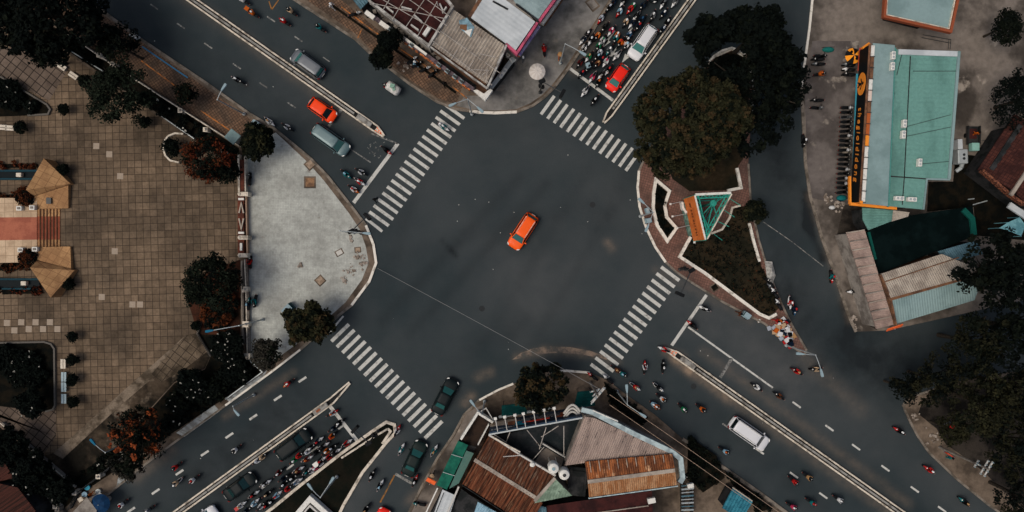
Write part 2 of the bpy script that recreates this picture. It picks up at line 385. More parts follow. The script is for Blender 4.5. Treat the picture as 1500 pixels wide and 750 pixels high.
mb = MB(); mb.sheet(WP([(750, 527), (763, 517), (782, 510), (805, 507), (835, 508.5), (865, 514), (893, 524), (908, 533), (880, 524.5), (850, 519), (820, 516.5), (795, 518), (772, 523)], 0), .0035); struct('sand_patch', mb, mat('swept_sand', P(118, 102, 88), .95, col2=P(66, 65, 62), ns=.6, lo=.36, hi=.6, var=.25, vs=4), origin=(0, 0, 0))
# diamond scribbles worn into the lane before the top left stop line
mb = MB()
for i in range(26): 
    x, y = 540 + RND.random() * 22, 208 + RND.random() * 24; bar(mb, (x, y), (x + RND.uniform(-3, 3), y + RND.uniform(-3, 3)), .8)
struct('lane_markings', mb, M_markf, origin=(0, 0, 0))
# manhole covers in the carriageway
mh = MB()
for p in ((361, 124), (868, 300), (706, 452), (1016, 566), (455, 605)): mh.lathe(W(*p), [(.36, .001), (.36, .007), (0, .007)], 18)
struct('manhole_covers', mh, mat('cast_iron', (.028, .03, .031), .6, var=.2), kind='stuff', origin=(0, 0, 0))

# ================================================================== pavements
BRICK = mat('brown_brick_paving', P(98, 76, 60), .9, col2=P(66, 56, 48), ns=.35, lo=.4, hi=.65, grid=(.32, math.radians(-34)), joint=P(52, 42, 34), jw=.12, tvar=.22, var=.22)
TILE = mat('plaza_tiles', P(98, 83, 67), .85, col2=P(70, 60, 49), ns=.12, lo=.35, hi=.65, grid=(.862, math.radians(-1.6)), joint=P(50, 42, 34), jw=.055, tvar=.22, var=.26, vs=2.5, bump=.1)
TILER = mat('plaza_tiles_turned', P(92, 80, 70), .85, col2=P(72, 62, 54), ns=.15, lo=.35, hi=.65, grid=(.95, math.radians(38)), joint=P(36, 31, 27), jw=.075, tvar=.2, var=.2, vs=2.5)
MOSA = mat('pale_mosaic_paving', P(156, 158, 150), .85, col2=P(130, 131, 124), ns=.2, lo=.35, hi=.65, grid=(.2, math.radians(-2)), joint=P(134, 134, 129), jw=.1, tvar=.07, var=.22, vs=1.5, col3=P(112, 106, 98), n3=.7, lo3=.64, hi3=.74)
REDB = mat('red_brick_paving', P(104, 76, 66), .9, col2=P(80, 62, 55), ns=.4, lo=.4, hi=.65, grid=(.3, .3), joint=P(70, 54, 48), jw=.1, tvar=.16, var=.2)
SLAB = mat('stained_concrete', P(104, 96, 88), .9, col2=P(58, 53, 48), ns=.13, lo=.42, hi=.62, var=.25, vs=1.2, bump=.2, col3=P(138, 128, 116), n3=.3, lo3=.6, hi3=.72)
ALLEY = mat('grey_alley_concrete', P(112, 109, 104), .9, col2=P(70, 69, 66), ns=.17, lo=.4, hi=.62, var=.25, vs=1.2, col3=P(112, 104, 94), n3=.33, lo3=.58, hi3=.72)
MUD = mat('worn_pavement', P(96, 84, 72), .9, col2=P(62, 54, 46), ns=.3, lo=.4, hi=.62, var=.28, vs=1.5)
DIRTL = mat('bare_lawn', P(60, 51, 41), .95, col2=P(24, 22, 18), ns=.2, lo=.42, hi=.58, var=.4, vs=2.2, col3=P(106, 94, 80), n3=.3, lo3=.54, hi3=.68)
def block(px, m, name='pavement', top=.12):
    mb = MB(); mb.prism(WP(px, top), -.02, top); return struct(name, mb, m, origin=(0, 0, 0))
def surf(px, m, z, name='paving'):
    mb = MB(); mb.prism(WP(px, z), z - .02, z); return struct(name, mb, m, origin=(0, 0, 0))
A_K = [(-60, -132), (40, -62), (140, 8), (200, 53), (300, 120), (365, 166), (400, 187), (455, 232), (480, 258), (517, 305), (536, 330), (547, 358), (551, 385), (541, 412), (515, 447), (495, 463), (440, 512), (400, 543), (330, 594), (250, 652), (200, 690), (150, 731), (60, 800), (0, 850)]
B_K = [(340, -62), (432, 0), (520, 57), (541, 77), (600, 123), (640, 149), (668, 160), (690, 163), (725, 166), (757, 164), (780, 155), (798, 142), (812, 128), (830, 104), (858, 62), (896, 0), (955, -90)]
C_K = [(936, 250), (934, 275), (937, 303), (946, 332), (960, 362), (975, 384), (990, 398), (1012, 413), (1060, 443), (1120, 474), (1163, 509), (1178, 521), (1181, 512), (1162, 480), (1147, 450), (1126, 400), (1111, 350), (1100, 300), (1096, 240), (1101, 165), (1104, 125), (1096, 88), (1072, 72), (1042, 86), (985, 168), (946, 228)]
D_K = [(1196, -90), (1190, 0), (1186, 40), (1174, 127), (1176, 165), (1180, 240), (1187, 288), (1203, 345), (1224, 405), (1243, 462), (1254, 486), (1300, 484), (1400, 462), (1700, 395)]
E_K = [(1700, 505), (1400, 560), (1330, 583), (1323, 594), (1332, 615), (1345, 640), (1362, 664), (1402, 702), (1450, 741), (1500, 775), (1560, 830)]
F_K = [(560, 830), (596, 756), (618, 712), (640, 672), (664, 637), (680, 607), (702, 586), (730, 571), (760, 559), (800, 545), (830, 543), (864, 546), (890, 557), (920, 580), (960, 608), (1000, 643), (1060, 685), (1110, 720), (1155, 753), (1250, 826)]
G_K = [(578, 622), (579, 634), (566, 648), (531, 692), (503, 740), (480, 790), (445, 850), (270, 850), (345, 785), (402, 742), (441, 710), (500, 664), (545, 632), (566, 618)]
block(A_K + [(-300, 850), (-300, -132)], MUD); block(B_K, MUD); block(C_K, REDB); block(D_K + [(1700, -90)], SLAB); block(E_K + [(1700, 830)], MUD); block(F_K, MUD); block(G_K, mat('island_soil', (.006, .0075, .0055), .95, col2=(.011, .010, .007), ns=.5, var=.3, spec=.02))
def kerb(px, m, wd=.24, z=.15, closed=False):
    mb = MB(); mb.strip(WP(px, .1), wd, -.01, z, closed); return struct('kerb', mb, m, origin=(0, 0, 0))
kerb(A_K[:11], M_kerb, .3); kerb(A_K[13:17], M_kerb, .3); kerb(A_K[10:15], M_kerbw, .3, .16); kerb(A_K[16:19], M_kerbw, .24); kerb(A_K[18:], M_kerb)
kerb(B_K[:8], M_kerb, .3); kerb([(688, 162.5), (702, 164.5), (725, 165.5), (757, 164)], M_kerbw, .34, .16); kerb(B_K[9:], M_kerb, .3)
kerb(C_K[:6], M_kerbw, .28, .16); kerb(C_K[5:12], M_kerb); kerb(C_K[11:19], M_kerb); kerb(C_K[19:24], M_kerbw, .24); kerb(C_K[23:] + C_K[:1], M_kerb)
kerb(D_K[:4], M_kerbw, .26); kerb(D_K[3:11], M_kerb, .34); kerb(E_K[1:], M_kerb); kerb(F_K[:8], M_kerb, .26); kerb([(702, 586), (730, 571), (752, 562)], M_kerbw, .24, .155); kerb([(805, 545), (830, 543), (864, 546)], M_kerbw, .26, .155); kerb(F_K[15:], M_kerb, .4)
kerb(G_K, M_cream, .36, .2, True)
mb = MB(); mb.strip(WP([(568, 628), (572, 632), (560, 650)], .2), .3, .1, .22); mb.strip(WP([(568, 628), (548, 640), (500, 671)], .2), .22, .1, .22); struct('kerb', mb, M_cream, origin=(0, 0, 0))
# paved surfaces on the blocks
surf([(363, 228), (366, 215), (404, 194), (452, 239), (474, 264), (511, 312), (527, 336), (536, 362), (540, 385), (530, 410), (506, 443), (488, 459), (436, 503), (393, 534), (383, 538), (364, 520)], MOSA, .128)
surf([(44, -55), (140, 14), (360, 170), (397, 193), (364, 226), (350, 215), (105, 51), (-45, -50)], BRICK, .126)
surf([(-300, -120), (-60, -30), (95, 75), (285, 208), (345, 250), (351, 300), (351, 487), (290, 489), (78, 665), (64, 669), (-120, 540), (-300, 540)], TILE, .126)
surf([(-60, 590), (18, 573), (82, 580), (82, 640), (62, 668), (-60, 583)], TILER, .131); surf([(-80, 70), (60, 70), (103, 96), (72, 147), (0, 112), (-80, 95)], TILER, .131)
surf([(272, 491), (289, 488), (308, 522), (300, 540), (255, 560), (215, 604), (112, 716), (64, 668), (80, 663)], DIRTL, .13)
surf([(78, 664), (272, 491), (280, 503), (230, 548), (172, 598), (92, 672)], mat('pale_worn_band', P(108, 96, 82), .9, col2=P(60, 52, 42), ns=.5, lo=.4, hi=.62, var=.3), .133); surf([(272, 491), (289, 488), (304, 515), (268, 542), (236, 560), (222, 548), (246, 520)], mat('mossy_tiles', P(92, 80, 66), .9, col2=P(44, 38, 30), ns=.3, lo=.38, hi=.6, grid=(.95, .65), joint=P(40, 34, 28), jw=.06, tvar=.15, var=.3), .135)
for x, y in ((10, 473), (31, 472), (52, 472), (73, 472), (21, 484), (42, 482), (63, 482), (84, 482), (149, 435), (141, 214), (160, 226), (194, 446), (205, 446), (168, 368), (176, 258)): surf([(x - 4.3, y - 4.5), (x + 4.5, y - 4.3), (x + 4.3, y + 4.5), (x - 4.5, y + 4.3)], mat('pale_tile', P(136, 123, 108), .85, var=.15), .129)
surf([(100, 53), (350, 217), (350, 250), (285, 204), (95, 71), (-60, -32), (-60, -50)], M_soil, .134, 'soil')
surf([(308, 523), (300, 541), (256, 561), (216, 605), (112, 717), (120, 722), (330, 583), (383, 546), (366, 528), (352, 530), (350, 488), (292, 490)], M_soil, .134, 'soil')
surf([(-100, 560), (0, 626), (108, 716), (118, 724), (40, 790), (-100, 790)], M_soil, .136, 'soil')
surf([(290, 490), (352, 490), (352, 380), (300, 400), (275, 440)], mat('rusty_soil', P(58, 34, 24), .95, col2=P(24, 18, 14), ns=.4, lo=.4, hi=.65, var=.35), .138, 'soil')
surf([(392, -40), (520, 49), (545, 74), (602, 118), (640, 143), (668, 153), (680, 120), (600, 80), (500, 0), (440, -40)], BRICK, .126)
surf([(668, 155), (690, 160), (725, 162), (756, 160), (777, 151), (794, 139), (808, 125), (826, 102), (853, 60), (890, 3), (935, -70), (830, -70), (757, 90), (712, 140), (682, 140)], ALLEY, .127)
surf([(684, 605), (667, 638), (643, 673), (621, 713), (600, 756), (640, 756), (668, 690), (700, 612), (712, 590)], SLAB, .127)
surf([(1190, 60), (1258, 60), (1250, 300), (1230, 300), (1190, 290), (1182, 240), (1179, 130)], mat('grey_yard_concrete', P(92, 86, 82), .9, col2=P(70, 65, 62), ns=.25, lo=.4, hi=.6, var=.18, vs=1.2, col3=P(128, 120, 110), n3=.35, lo3=.58, hi3=.68), .127)
mb = MB(); mb.strip(WP([(1172, 25), (1170, 26)], .1), .1, .0, .01)
# darker joints, drains and pavement lines
ln = MB()
for q in ([(487, 8), (560, 60), (640, 115), (668, 136)],): ln.strip(WP(q, .13), .3, .12, .133)
struct('gutter', ln, M_soil, origin=(0, 0, 0))
ly = MB()
for q in ([(207, 89), (258, 127)], [(294, 162), (350, 200)], [(128, 33), (145, 46)], [(530, 42), (524, 56)], [(663, 127), (684, 144)], [(500, 10), (545, 44), (640, 108)]): ly.strip(WP(q, .13), .14, .12, .136)
struct('pavement_line', ly, mat('orange_line', P(158, 96, 48), .8, col2=P(104, 74, 50), ns=2, var=.2), origin=(0, 0, 0))
lb = MB(); lb.strip(WP([(208, 68), (240, 90), (275, 114)], .13), .16, .12, .136); struct('pavement_line', lb, mat('blue_line', P(46, 100, 130), .8, var=.2), origin=(0, 0, 0))
surf([(1345, 606), (1372, 628), (1385, 650), (1410, 668), (1440, 690), (1470, 720), (1505, 748), (1600, 800), (1700, 700), (1700, 510), (1400, 566), (1352, 585)], mat('dirt_painted_shade', P(50, 45, 40), .95, col2=P(24, 22, 20), ns=.4, lo=.4, hi=.6, var=.3), .128, 'soil')  # dirt under the trees, their shade put into its colour
def lawn(px, z=.14, name='lawn', m=None): return surf(px, m or M_soil, z, name)
LW = [(1012, 349), (998, 376), (1033, 398), (1113, 458), (1130, 463), (1142, 450), (1135, 425), (1115, 390), (1098, 330), (1096, 302), (1076, 303), (1070, 320), (1058, 337), (1042, 343)]
M_lawn = mat('dark_lawn', (.014, .013, .008), .95, col2=(.028, .02, .011), ns=.35, var=.4, vs=3, col3=(.05, .028, .014), n3=.6, lo3=.6, hi3=.75)
lawn(LW, .16, m=M_lawn)
PL = [(961, 263), (981, 280), (974, 300), (977, 318), (991, 334), (978, 353), (963, 330), (957, 305), (958, 282)]
lawn(PL, .16, m=M_lawn); UB = [(1081, 244), (1086, 275), (1060, 279), (1010, 280), (985, 262), (975, 235), (1000, 180), (1038, 98), (1048, 84), (1072, 75), (1090, 84), (1097, 98), (1098, 130), (1090, 230)]
lawn(UB, .16, m=M_lawn)
def rim(px, closed=False, wd=.3, top=.42, label='', m=None):
    mb = MB(); mb.strip(WP(px, top), wd, .1, top, closed); o = mb.build('planter_kerb', m or M_kerbw); return tag(o, label, 'planter kerb')
rim(PL, True, .36, .5, 'white curved kerb round the slim bed facing the junction')
rim([(1012, 347), (996, 376), (1033, 400), (1113, 460), (1127, 466), (1138, 460)], False, .36, .45, 'long white bent kerb along the lower left of the triangular lawn')
rim([(1098, 327), (1105, 355), (1113, 383)], False, .3, .45, 'short white kerb along the right side of the triangular lawn')
rim([(1080, 246), (1086, 275), (1066, 279)], False, .34, .5, 'white L shaped kerb below the big tree crowns')
rim([(1042, 342), (1058, 336), (1069, 319), (1073, 304), (1085, 301)], False, .24, .4, 'pale curved kerb behind the teal truss sign', M_cream)
rim([(1037, 93), (1046, 82), (1058, 74), (1072, 70), (1084, 74), (1096, 82), (1101, 92)], False, .26, .4, 'white arched kerb glimpsed between the two big tree crowns')
# ================================================================== median barriers
M_gut = mat('median_gutter', (.02, .02, .019), .9, var=.3)
M_rail = mat('barrier_concrete', P(128, 126, 120), .8, col2=P(92, 88, 82), ns=1.4, lo=.45, hi=.65, var=.15)
M_orange = mat('orange_plastic', P(206, 96, 46), .5, var=.15)
def median(a, b, wpx, label, tip=None, box_at=None, tri=False, seg=9.):
    A, B = W(*a), W(*b); d = (B - A).normalized(); n = Vector((-d.y, d.x, 0)); ln = (B - A).length; wd = wpx / S
    o = thing('median_barrier', label, 'median barrier', ((A + B) / 2)[:])
    mb = MB(); mb.strip([A, B], wd, -.01, .1); mb.build('base', M_gut, o)
    for s in (-1, 1):
        mb = MB(); off = n * s * (wd / 2 - .1); pts = [A + off, B + off]
        if tip: pts.append(W(*tip) + n * s * .1)
        mb.strip([tuple(p[:2]) for p in pts], .2, -.01, .28); mb.build('kerb', M_cream, o, bevel=.03)
    mb = MB(); t = .6
    while t < ln - (3.2 if box_at is not None else 1.0):
        e = min(t + seg, ln - (3.0 if box_at is not None else .8))
        p, q = A + d * t, A + d * e
        f = lambda v, s, h: (v.x + n.x * s, v.y + n.y * s, h)
        mb.hexa([f(p, -.14, .1), f(q, -.14, .1), f(q, .14, .1), f(p, .14, .1)], [f(p, -.1, .5), f(q, -.1, .5), f(q, .1, .5), f(p, .1, .5)])
        t = e + .14
    mb.build('rail', M_rail, o)
    if box_at is not None:
        c = A + d * (ln - 1.7); mb = MB(); mb.box((c.x, c.y, .1), (2.1, .62, .4), math.atan2(d.y, d.x)); mb.build('end_block', M_rail, o, bevel=.12)
        mb = MB(); mb.box((c.x - d.x * .3, c.y - d.y * .3, .5), (.55, .3, .06), math.atan2(d.y, d.x)); 'dense' in label and mb.build('hatch', mat('rust_plate', P(120, 72, 50), .8, var=.2), o)
    if tip:
        T = W(*tip); mb = MB(); e = B
        mb.prism([(e + n * wd * .45)[:2], (e - n * wd * .45)[:2], (T - n * .08)[:2], (T + n * .08)[:2]], 0, .2); mb.build('nose', M_cream if tri else M_gut, o)
        if tri:
            mb = MB()
            for k in range(3):
                for s in (-1, 1):
                    c = e + (T - e) * (.12 + .24 * k) + n * s * wd * .3 * (1 - .28 * k); mb.box((c.x, c.y, .2), (.32, .26, .03), math.atan2(d.y, d.x) + .6 * s)
            mb.build('reflector_pads', M_orange, o)
    return o
median((246, -25), (551, 189), 11.5, 'long concrete median barrier along the middle of the upper left road', (563, 200), 1, True)
median((1032, -26), (892, 168), 11.5, 'concrete median barrier beside the red car and white car queue at the top', (884, 180))
median((212, 786), (487, 586), 11., 'concrete median barrier left of the dense scooter queue at the lower left', (513, 560), 1)
median((1334, 762), (990, 519), 11.5, 'long concrete median barrier along the middle of the lower right road', (973, 510), 1, True)

# ================================================================== street lamps and traffic signals
def head_mesh(mb, p, d, ln=.8, wd=.34):
    d = Vector(d).normalized(); n = Vector((-d.y, d.x, 0)); p = Vector(p)
    def ring(t, w_, z): return [p + d * t + n * w_ + Vector((0, 0, z)), p + d * t - n * w_ + Vector((0, 0, z))]
    st = [(-.1, .08), (ln * .3, wd * .4), (ln * .75, wd * .5), (ln, wd * .38)]
    vs = []
    for t, w_ in st: vs += [p + d * t - n * w_, p + d * t + n * w_, p + d * t + n * w_ * .8 + Vector((0, 0, .13)), p + d * t - n * w_ * .8 + Vector((0, 0, .13))]
    fs = [(3, 2, 1, 0), (12, 13, 14, 15)]
    for k in range(3):
        for i in range(4): fs.append((k * 4 + i, k * 4 + (i + 1) % 4, k * 4 + 4 + (i + 1) % 4, k * 4 + 4 + i))
    mb.add(vs, fs)
def lamp(top, heads, h, label, blue=False, z0=.12, group=None):
    T = W(*top, h); o = thing('street_lamp', label, 'street lamp', (T.x, T.y, z0), group=group)
    mb = MB(); mb.tube((T.x, T.y, z0), (T.x, T.y, h), .1, .06, 10); mb.lathe((T.x, T.y, z0), [(.2, 0), (.2, .3), (.12, .4)], 10); mb.build('pole', M_steel, o)
    for hd in heads:
        Hh = W(*hd, h + .35); d = Hh - T; d.z = 0
        e = Hh - d.normalized() * .5
        mb = MB(); mb.path([(T.x, T.y, h - .05), ((T.x + e.x) / 2, (T.y + e.y) / 2, h + .25), (e.x, e.y, h + .38)], .045, 6); a = mb.build('arm', M_steel, o)
        mb = MB(); head_mesh(mb, (e.x, e.y, h + .33), d); mb.build('lamp_head', M_lampb if blue else M_lamp, a)
    return o
lamp((318, 146), [(329, 126)], 8.5, 'street lamp with a grey head on the brown brick pavement at upper left')
lamp((685, 145), [(661, 154), (705, 162)], 9, 'double armed street lamp on the corner above the upper left crosswalk')
lamp((957, 311), [(938, 293), (947, 336)], 8.5, 'double armed street lamp by the slim curved bed on the right island')
lamp((919, 593), [(918, 567), (943, 609)], 8.5, 'double armed street lamp under the cables at the lower right kerb')
lamp((1195, 520), [(1170, 518), (1204, 548)], 9, 'double armed street lamp at the pointed end of the goods covered island')
lamp((828, 64), [(855, 79)], 8.5, 'street lamp with its head over the scooter queue beside the grey alley')
lamp((706, 608), [(691, 589)], 8, 'street lamp at the rounded kerb left of the billboard shop roofs')
lamp((469, 729), [(487, 702), (453, 711)], 8, 'thin double armed lamp on the dark triangular island below the queue', z0=.12)
lamp((350, 477), [(305, 485)], 8, 'blue headed lamp leaning over the rusty bed beside the plaza fence', True)
lamp((154, 663), [(135, 646)], 7, 'blue headed lamp above the bare lawn at the lower left', True)
lamp((341, 595), [(348, 606)], 7, 'grey headed lamp over the lower left kerb beside the striped pavement')
lamp((497, 338), [(539, 342)], 7.5, 'single arm street lamp on the pale plaza corner beside the black signal mast')
def signal(top, heads, h, label):
    T = W(*top, h); o = thing('traffic_signal', label, 'traffic signal', (T.x, T.y, .12))
    mb = MB(); mb.tube((T.x, T.y, .12), (T.x, T.y, h), .11, .08, 10); mb.lathe((T.x, T.y, .12), [(.22, 0), (.22, .35), (.13, .4)], 10); mb.build('pole', M_dark, o)
    for hd in heads:
        Hh = W(*hd, h); d = (Hh - T); d.z = 0; L_ = d.length; d.normalize(); a = math.atan2(d.y, d.x)
        mb = MB(); mb.tube((T.x, T.y, h - .15), (Hh.x, Hh.y, h), .075, .05, 8); ar = mb.build('arm', M_dark, o)
        mb = MB(); mb.box((Hh.x, Hh.y, h - .95), (.36, .95, 1.0), a); hb = mb.build('signal_head', M_black, ar, bevel=.04)
    for z_, a in ((2.4, 0.3), (2.4, 2.0)):
        mb = MB(); mb.box((T.x + .25 * math.cos(a), T.y + .25 * math.sin(a), z_), (.3, .34, .9), a); mb.build('signal_head', M_black, o, bevel=.03)
    mb = MB(); mb.box((T.x, T.y, h - .1), (.75, .45, .3), .5); mb.build('control_box', M_black, o, bevel=.04)
    return o
signal((514, 339), [(537, 317)], 6, 'black traffic signal mast on the pale mosaic plaza corner')
signal((794, 119), [(824, 136)], 6, 'black traffic signal mast beside the round white parasol')
signal((1013, 396), [(997, 431)], 6, 'black traffic signal mast at the lower left kerb of the right island')
signal((540, 649), [(519, 630)], 6, 'black traffic signal mast reaching over the lower left stop line')

def utility_pole(base_px, h, label, arms, lean=(0, 0), banner=False):
    B = W(*base_px, .12); o = thing('utility_pole', label, 'utility pole', B[:])
    T = Vector((B.x + lean[0], B.y + lean[1], h))
    mb = MB(); mb.tube(B, T, .17, .11, 10); mb.build('pole', M_conc, o)
    for z_, a, ln in arms:
        c = B + (T - B) * (z_ / h); mb = MB(); mb.box((c.x, c.y, z_), (ln, .13, .12), a); x = mb.build('crossarm', M_steelw, o)
        for t in (-.45, -.15, .2, .45): mb = MB(); mb.lathe((c.x + math.cos(a) * ln * t, c.y + math.sin(a) * ln * t, z_ + .12), [(.06, 0), (.07, .1), (.04, .2), (0, .24)], 8); mb.build('insulator', M_lamp, x)
    return o, T
up1, T1 = utility_pole((1376, 655), 9.5, 'leaning concrete utility pole with crossarms beside the trees at lower right', ((9.3, 1.03, 1.9), (8.6, 1.03, 1.8), (7.9, -.5, 1.0), (7.2, 1.0, .9)))
mb = MB(); p = W(1377, 656); q = W(1389, 664, 1.5); mb.box((p.x + .35, p.y - .5, .9), (1.0, .1, .8), -.6); tag(mb.build('street_banner', mat('banner_red', P(176, 66, 40), .8, col2=P(40, 90, 120), ns=1.5, lo=.5, hi=.55)), 'orange and blue banner tied at the foot of the right utility pole', 'banner')
up2, T2 = utility_pole((864, 560), 9, 'utility pole with two pale crossarms above the teal awning', ((8.8, .86, 2.4), (8.1, .86, 2.2), (6.8, .86, 1.2), (5.6, .3, 1.2)))
def cable(name, pts, r, m, label, group=None):
    mb = MB(); mb.path(pts, r, 5); return tag(mb.build(name, m, origin=pts[0]), label, 'cable', group)
M_wire = mat('cable_tan', P(150, 128, 110), .7, var=.1); M_wireg = mat('cable_grey', P(118, 118, 116), .6, var=.05)
for a, b, lb in (((893, 578), (1160, 764), 'upper pale overhead cable running from the utility pole down the lower right kerb'), ((893, 593), (1140, 766), 'lower pale overhead cable running parallel above the lower right pavement')):
    A, B = W(*a, 8.4), W(*b, 8.4); pts = [A + (B - A) * t + Vector((0, 0, -.9 * 4 * t * (1 - t))) for t in np.linspace(0, 1, 11)]; cable('overhead_cable', pts, .024, M_wire, lb)
A, B = W(882, 572, 8.2), W(553, 393, .17); cable('overhead_cable', [A + (B - A) * t + Vector((0, 0, -.5 * 4 * t * (1 - t))) for t in np.linspace(0, 1, 13)], .02, M_wireg, 'thin grey cable crossing the empty junction from the pale plaza kerb to the utility pole')

# ================================================================== vegetation
LEAF = {}
def leafm(key, c1, c2):
    if key in LEAF: return LEAF[key]
    LEAF[key] = mat('leaf_' + key, c1, col2=c2, ns=1.6, lo=.4, hi=.6, var=.35, vs=9, spec=.04, rough=.9); return LEAF[key]
leafm('olive', (.029, .028, .013), (.017, .018, .009)); leafm('brown', (.050, .033, .015), (.030, .022, .011)); leafm('dark', (.0078, .0100, .0062), (.0044, .0064, .0042))
leafm('deep', (.0048, .0068, .0052), (.0028, .0044, .0038)); leafm('green', (.017, .023, .014), (.010, .014, .009)); leafm('rust', (0.0864, 0.0245, 0.0086), (0.0360, 0.0130, 0.0065))
leafm('flower', (.26, .06, .018), (.13, .03, .012)); leafm('redleaf', (0.1008, 0.0216, 0.0086), (0.0432, 0.0115, 0.0058)); leafm('grey', (0.0396, 0.0360, 0.0274), (0.0230, 0.0216, 0.0173)); leafm('pine', (.0185, .0180, .0090), (.0095, .0105, .0062))
M_bark = mat('bark', (.05, .04, .03), .9, col2=(.03, .025, .02), ns=4, var=.3)
M_blos = mat('blossom', P(150, 146, 136), .7, var=.2)
def leaf_cloud(rng, C, R, per, size, flat=.55, aspect=.6):
    """leaf-sized faces gathered in clumps: C clump centres (n,3), R clump radii -> vertex and face arrays"""
    n = len(C) * per
    ctr = np.repeat(C, per, 0); rad = np.repeat(R, per)
    d = rng.normal(size=(n, 3)); d /= np.linalg.norm(d, axis=1)[:, None]; d[:, 2] *= .7
    p = ctr + d * (rad * rng.random(n) ** .4)[:, None]
    nrm = d * (1 - flat) + np.array([0, 0, 1.]) * flat + rng.normal(scale=.45, size=(n, 3)); nrm /= np.linalg.norm(nrm, axis=1)[:, None]
    t = np.cross(nrm, rng.normal(size=(n, 3))); t /= np.linalg.norm(t, axis=1)[:, None]; b = np.cross(nrm, t)
    s = (size * (.6 + .8 * rng.random(n)))[:, None]
    v = np.stack([p - t * s, p - b * s * aspect, p + t * s, p + b * s * aspect], 1).reshape(-1, 3)
    return v, np.arange(n * 4).reshape(-1, 4)
def mesh_np(name, v, f, mats, mi, parent, loc):
    me = bpy.data.meshes.new(name); me.vertices.add(len(v)); me.vertices.foreach_set('co', (v - np.array(loc)).astype(np.float32).ravel())
    me.loops.add(f.size); me.loops.foreach_set('vertex_index', f.ravel().astype(np.int32)); me.polygons.add(len(f))
    me.polygons.foreach_set('loop_start', np.arange(0, f.size, 4, dtype=np.int32)); me.polygons.foreach_set('loop_total', np.full(len(f), 4, dtype=np.int32))
    for m_ in mats: me.materials.append(m_)
    me.polygons.foreach_set('material_index', mi.astype(np.int32)); me.update(calc_edges=True); me.validate()
    o = bpy.data.objects.new(name, me); COL.objects.link(o); o.parent = parent
    if parent is None: o.location = loc
    return o
def tree(px, py, rpx, h, mats, label, cat='tree', name='tree', seed=1, size=.15, dens=1.25, wts=None, sq=1., ang=0., depth=.62, clump=.75, blossoms=None, lump=.09, fill=True, trunk=True, per=56, group=None, z0=.12, topmats=None, hole=None):
    rng = np.random.default_rng(seed); hc = h * .68
    c = W(px, py, hc); R = rpx / S * (1 - hc / HC); hz = min(h - hc, R * .9)
    o = thing(name, label, cat, (c.x, c.y, z0), group=group)
    n = int(dens * 3.0 * (R / clump) ** 2) + 6
    d = rng.normal(size=(n, 3)); d[:, 2] = np.abs(d[:, 2]) * .9 - .25; d /= np.linalg.norm(d, axis=1)[:, None]
    k_ = n // 3; u_ = np.sqrt(rng.random(k_)) * .85; t_ = rng.random(k_) * 6.283
    d[:k_] = np.stack([u_ * np.cos(t_), u_ * np.sin(t_), np.sqrt(1 - u_ ** 2)], 1)
    az = np.arctan2(d[:, 1], d[:, 0]); ph = rng.random(5) * 6.28
    mul = 1 + lump * np.sin(2 * az + ph[0]) + lump * .8 * np.sin(3 * az + ph[1]) + lump * .7 * np.sin(5 * az + ph[2]) + lump * .5 * np.sin(9 * az + ph[3])
    rr = (depth + (1 - depth) * rng.random(n) ** .6) * mul; rr = rr * (1 - clump * .7 / max(R, .9))
    C = d * rr[:, None] * np.array([R, R, hz * 1.25])
    C[:, :2] = C[:, :2] * np.array([1, sq]); ca, sa = math.cos(ang), math.sin(ang)
    C = np.stack([C[:, 0] * ca - C[:, 1] * sa, C[:, 0] * sa + C[:, 1] * ca, C[:, 2]], 1) + np.array(c)
    C[:, 2] = np.maximum(C[:, 2], z0 + .25)
    if hole:   # a gap between the limbs
        k_ = 1 - C[:, 2] / HC; hx, hy = 750 + C[:, 0] * S / k_, 375 - C[:, 1] * S / k_
        C = C[np.abs(np.hypot((hx - hole[0]), (hy - hole[1]) * 1.25)) > hole[2]]; n = len(C)
    CR = clump * (.6 + .7 * rng.random(n))
    v, f = leaf_cloud(rng, C, CR, per, size)
    wts = wts or [1] * len(mats); wv = np.array(wts, float) / sum(wts)
    mi = np.repeat(rng.choice(len(mats), n, p=wv), per)
    flip = rng.random(len(mi)) < .15; mi[flip] = rng.choice(len(mats), flip.sum(), p=wv)
    mesh_np('crown', v, f, [LEAF[k] for k in mats], mi, o, (c.x, c.y, z0))
    if trunk:
        mb = MB(); tr = max(.07, R * .055)
        mb.tube((c.x, c.y, z0), (c.x, c.y, hc), tr * 1.3, tr * .7, 8)
        for k in range(7):
            a = 6.28 * k / 7 + rng.random(); rr_ = R * (.55 + .25 * rng.random()); m1 = Vector((c.x + math.cos(a) * rr_ * .45, c.y + math.sin(a) * rr_ * .45, hc * .98))
            mb.tube((c.x, c.y, hc * (.5 + .06 * k)), m1, tr * .5, tr * .32, 6); mb.tube(m1, (c.x + math.cos(a) * rr_, c.y + math.sin(a) * rr_, hc + hz * .45), tr * .32, tr * .12, 5)
        mb.build('trunk', M_bark, o)
    if blossoms:
        nb, bs, bm = blossoms; k = rng.choice(n, nb); B = C[k] + rng.normal(size=(nb, 3)) * CR[k][:, None] * .4; B[:, 2] += CR[k] * .75
        v, f = leaf_cloud(rng, B, np.full(nb, bs), 7, bs * .5, .8, .9); mesh_np('blossoms', v, f, [bm], np.zeros(len(f)), o, (c.x, c.y, z0))
    return o
M_flow = LEAF['flower']
tree(1008, 183, 84, 13, ['olive', 'brown', 'dark', 'olive'], 'largest rounded olive brown tree beside the top right crosswalk', seed=3, dens=1.6, size=.19, clump=.55, wts=[4, 2, 2.6, 3], depth=.72, lump=.07)
tree(1100, 55, 55, 9.5, ['deep', 'dark'], 'dark tree crown at the top between the two big crowns and the side road', seed=62, hole=(1070, 80, 25), dens=1.2, lump=.12, wts=[3, 1], size=.24, clump=.7)
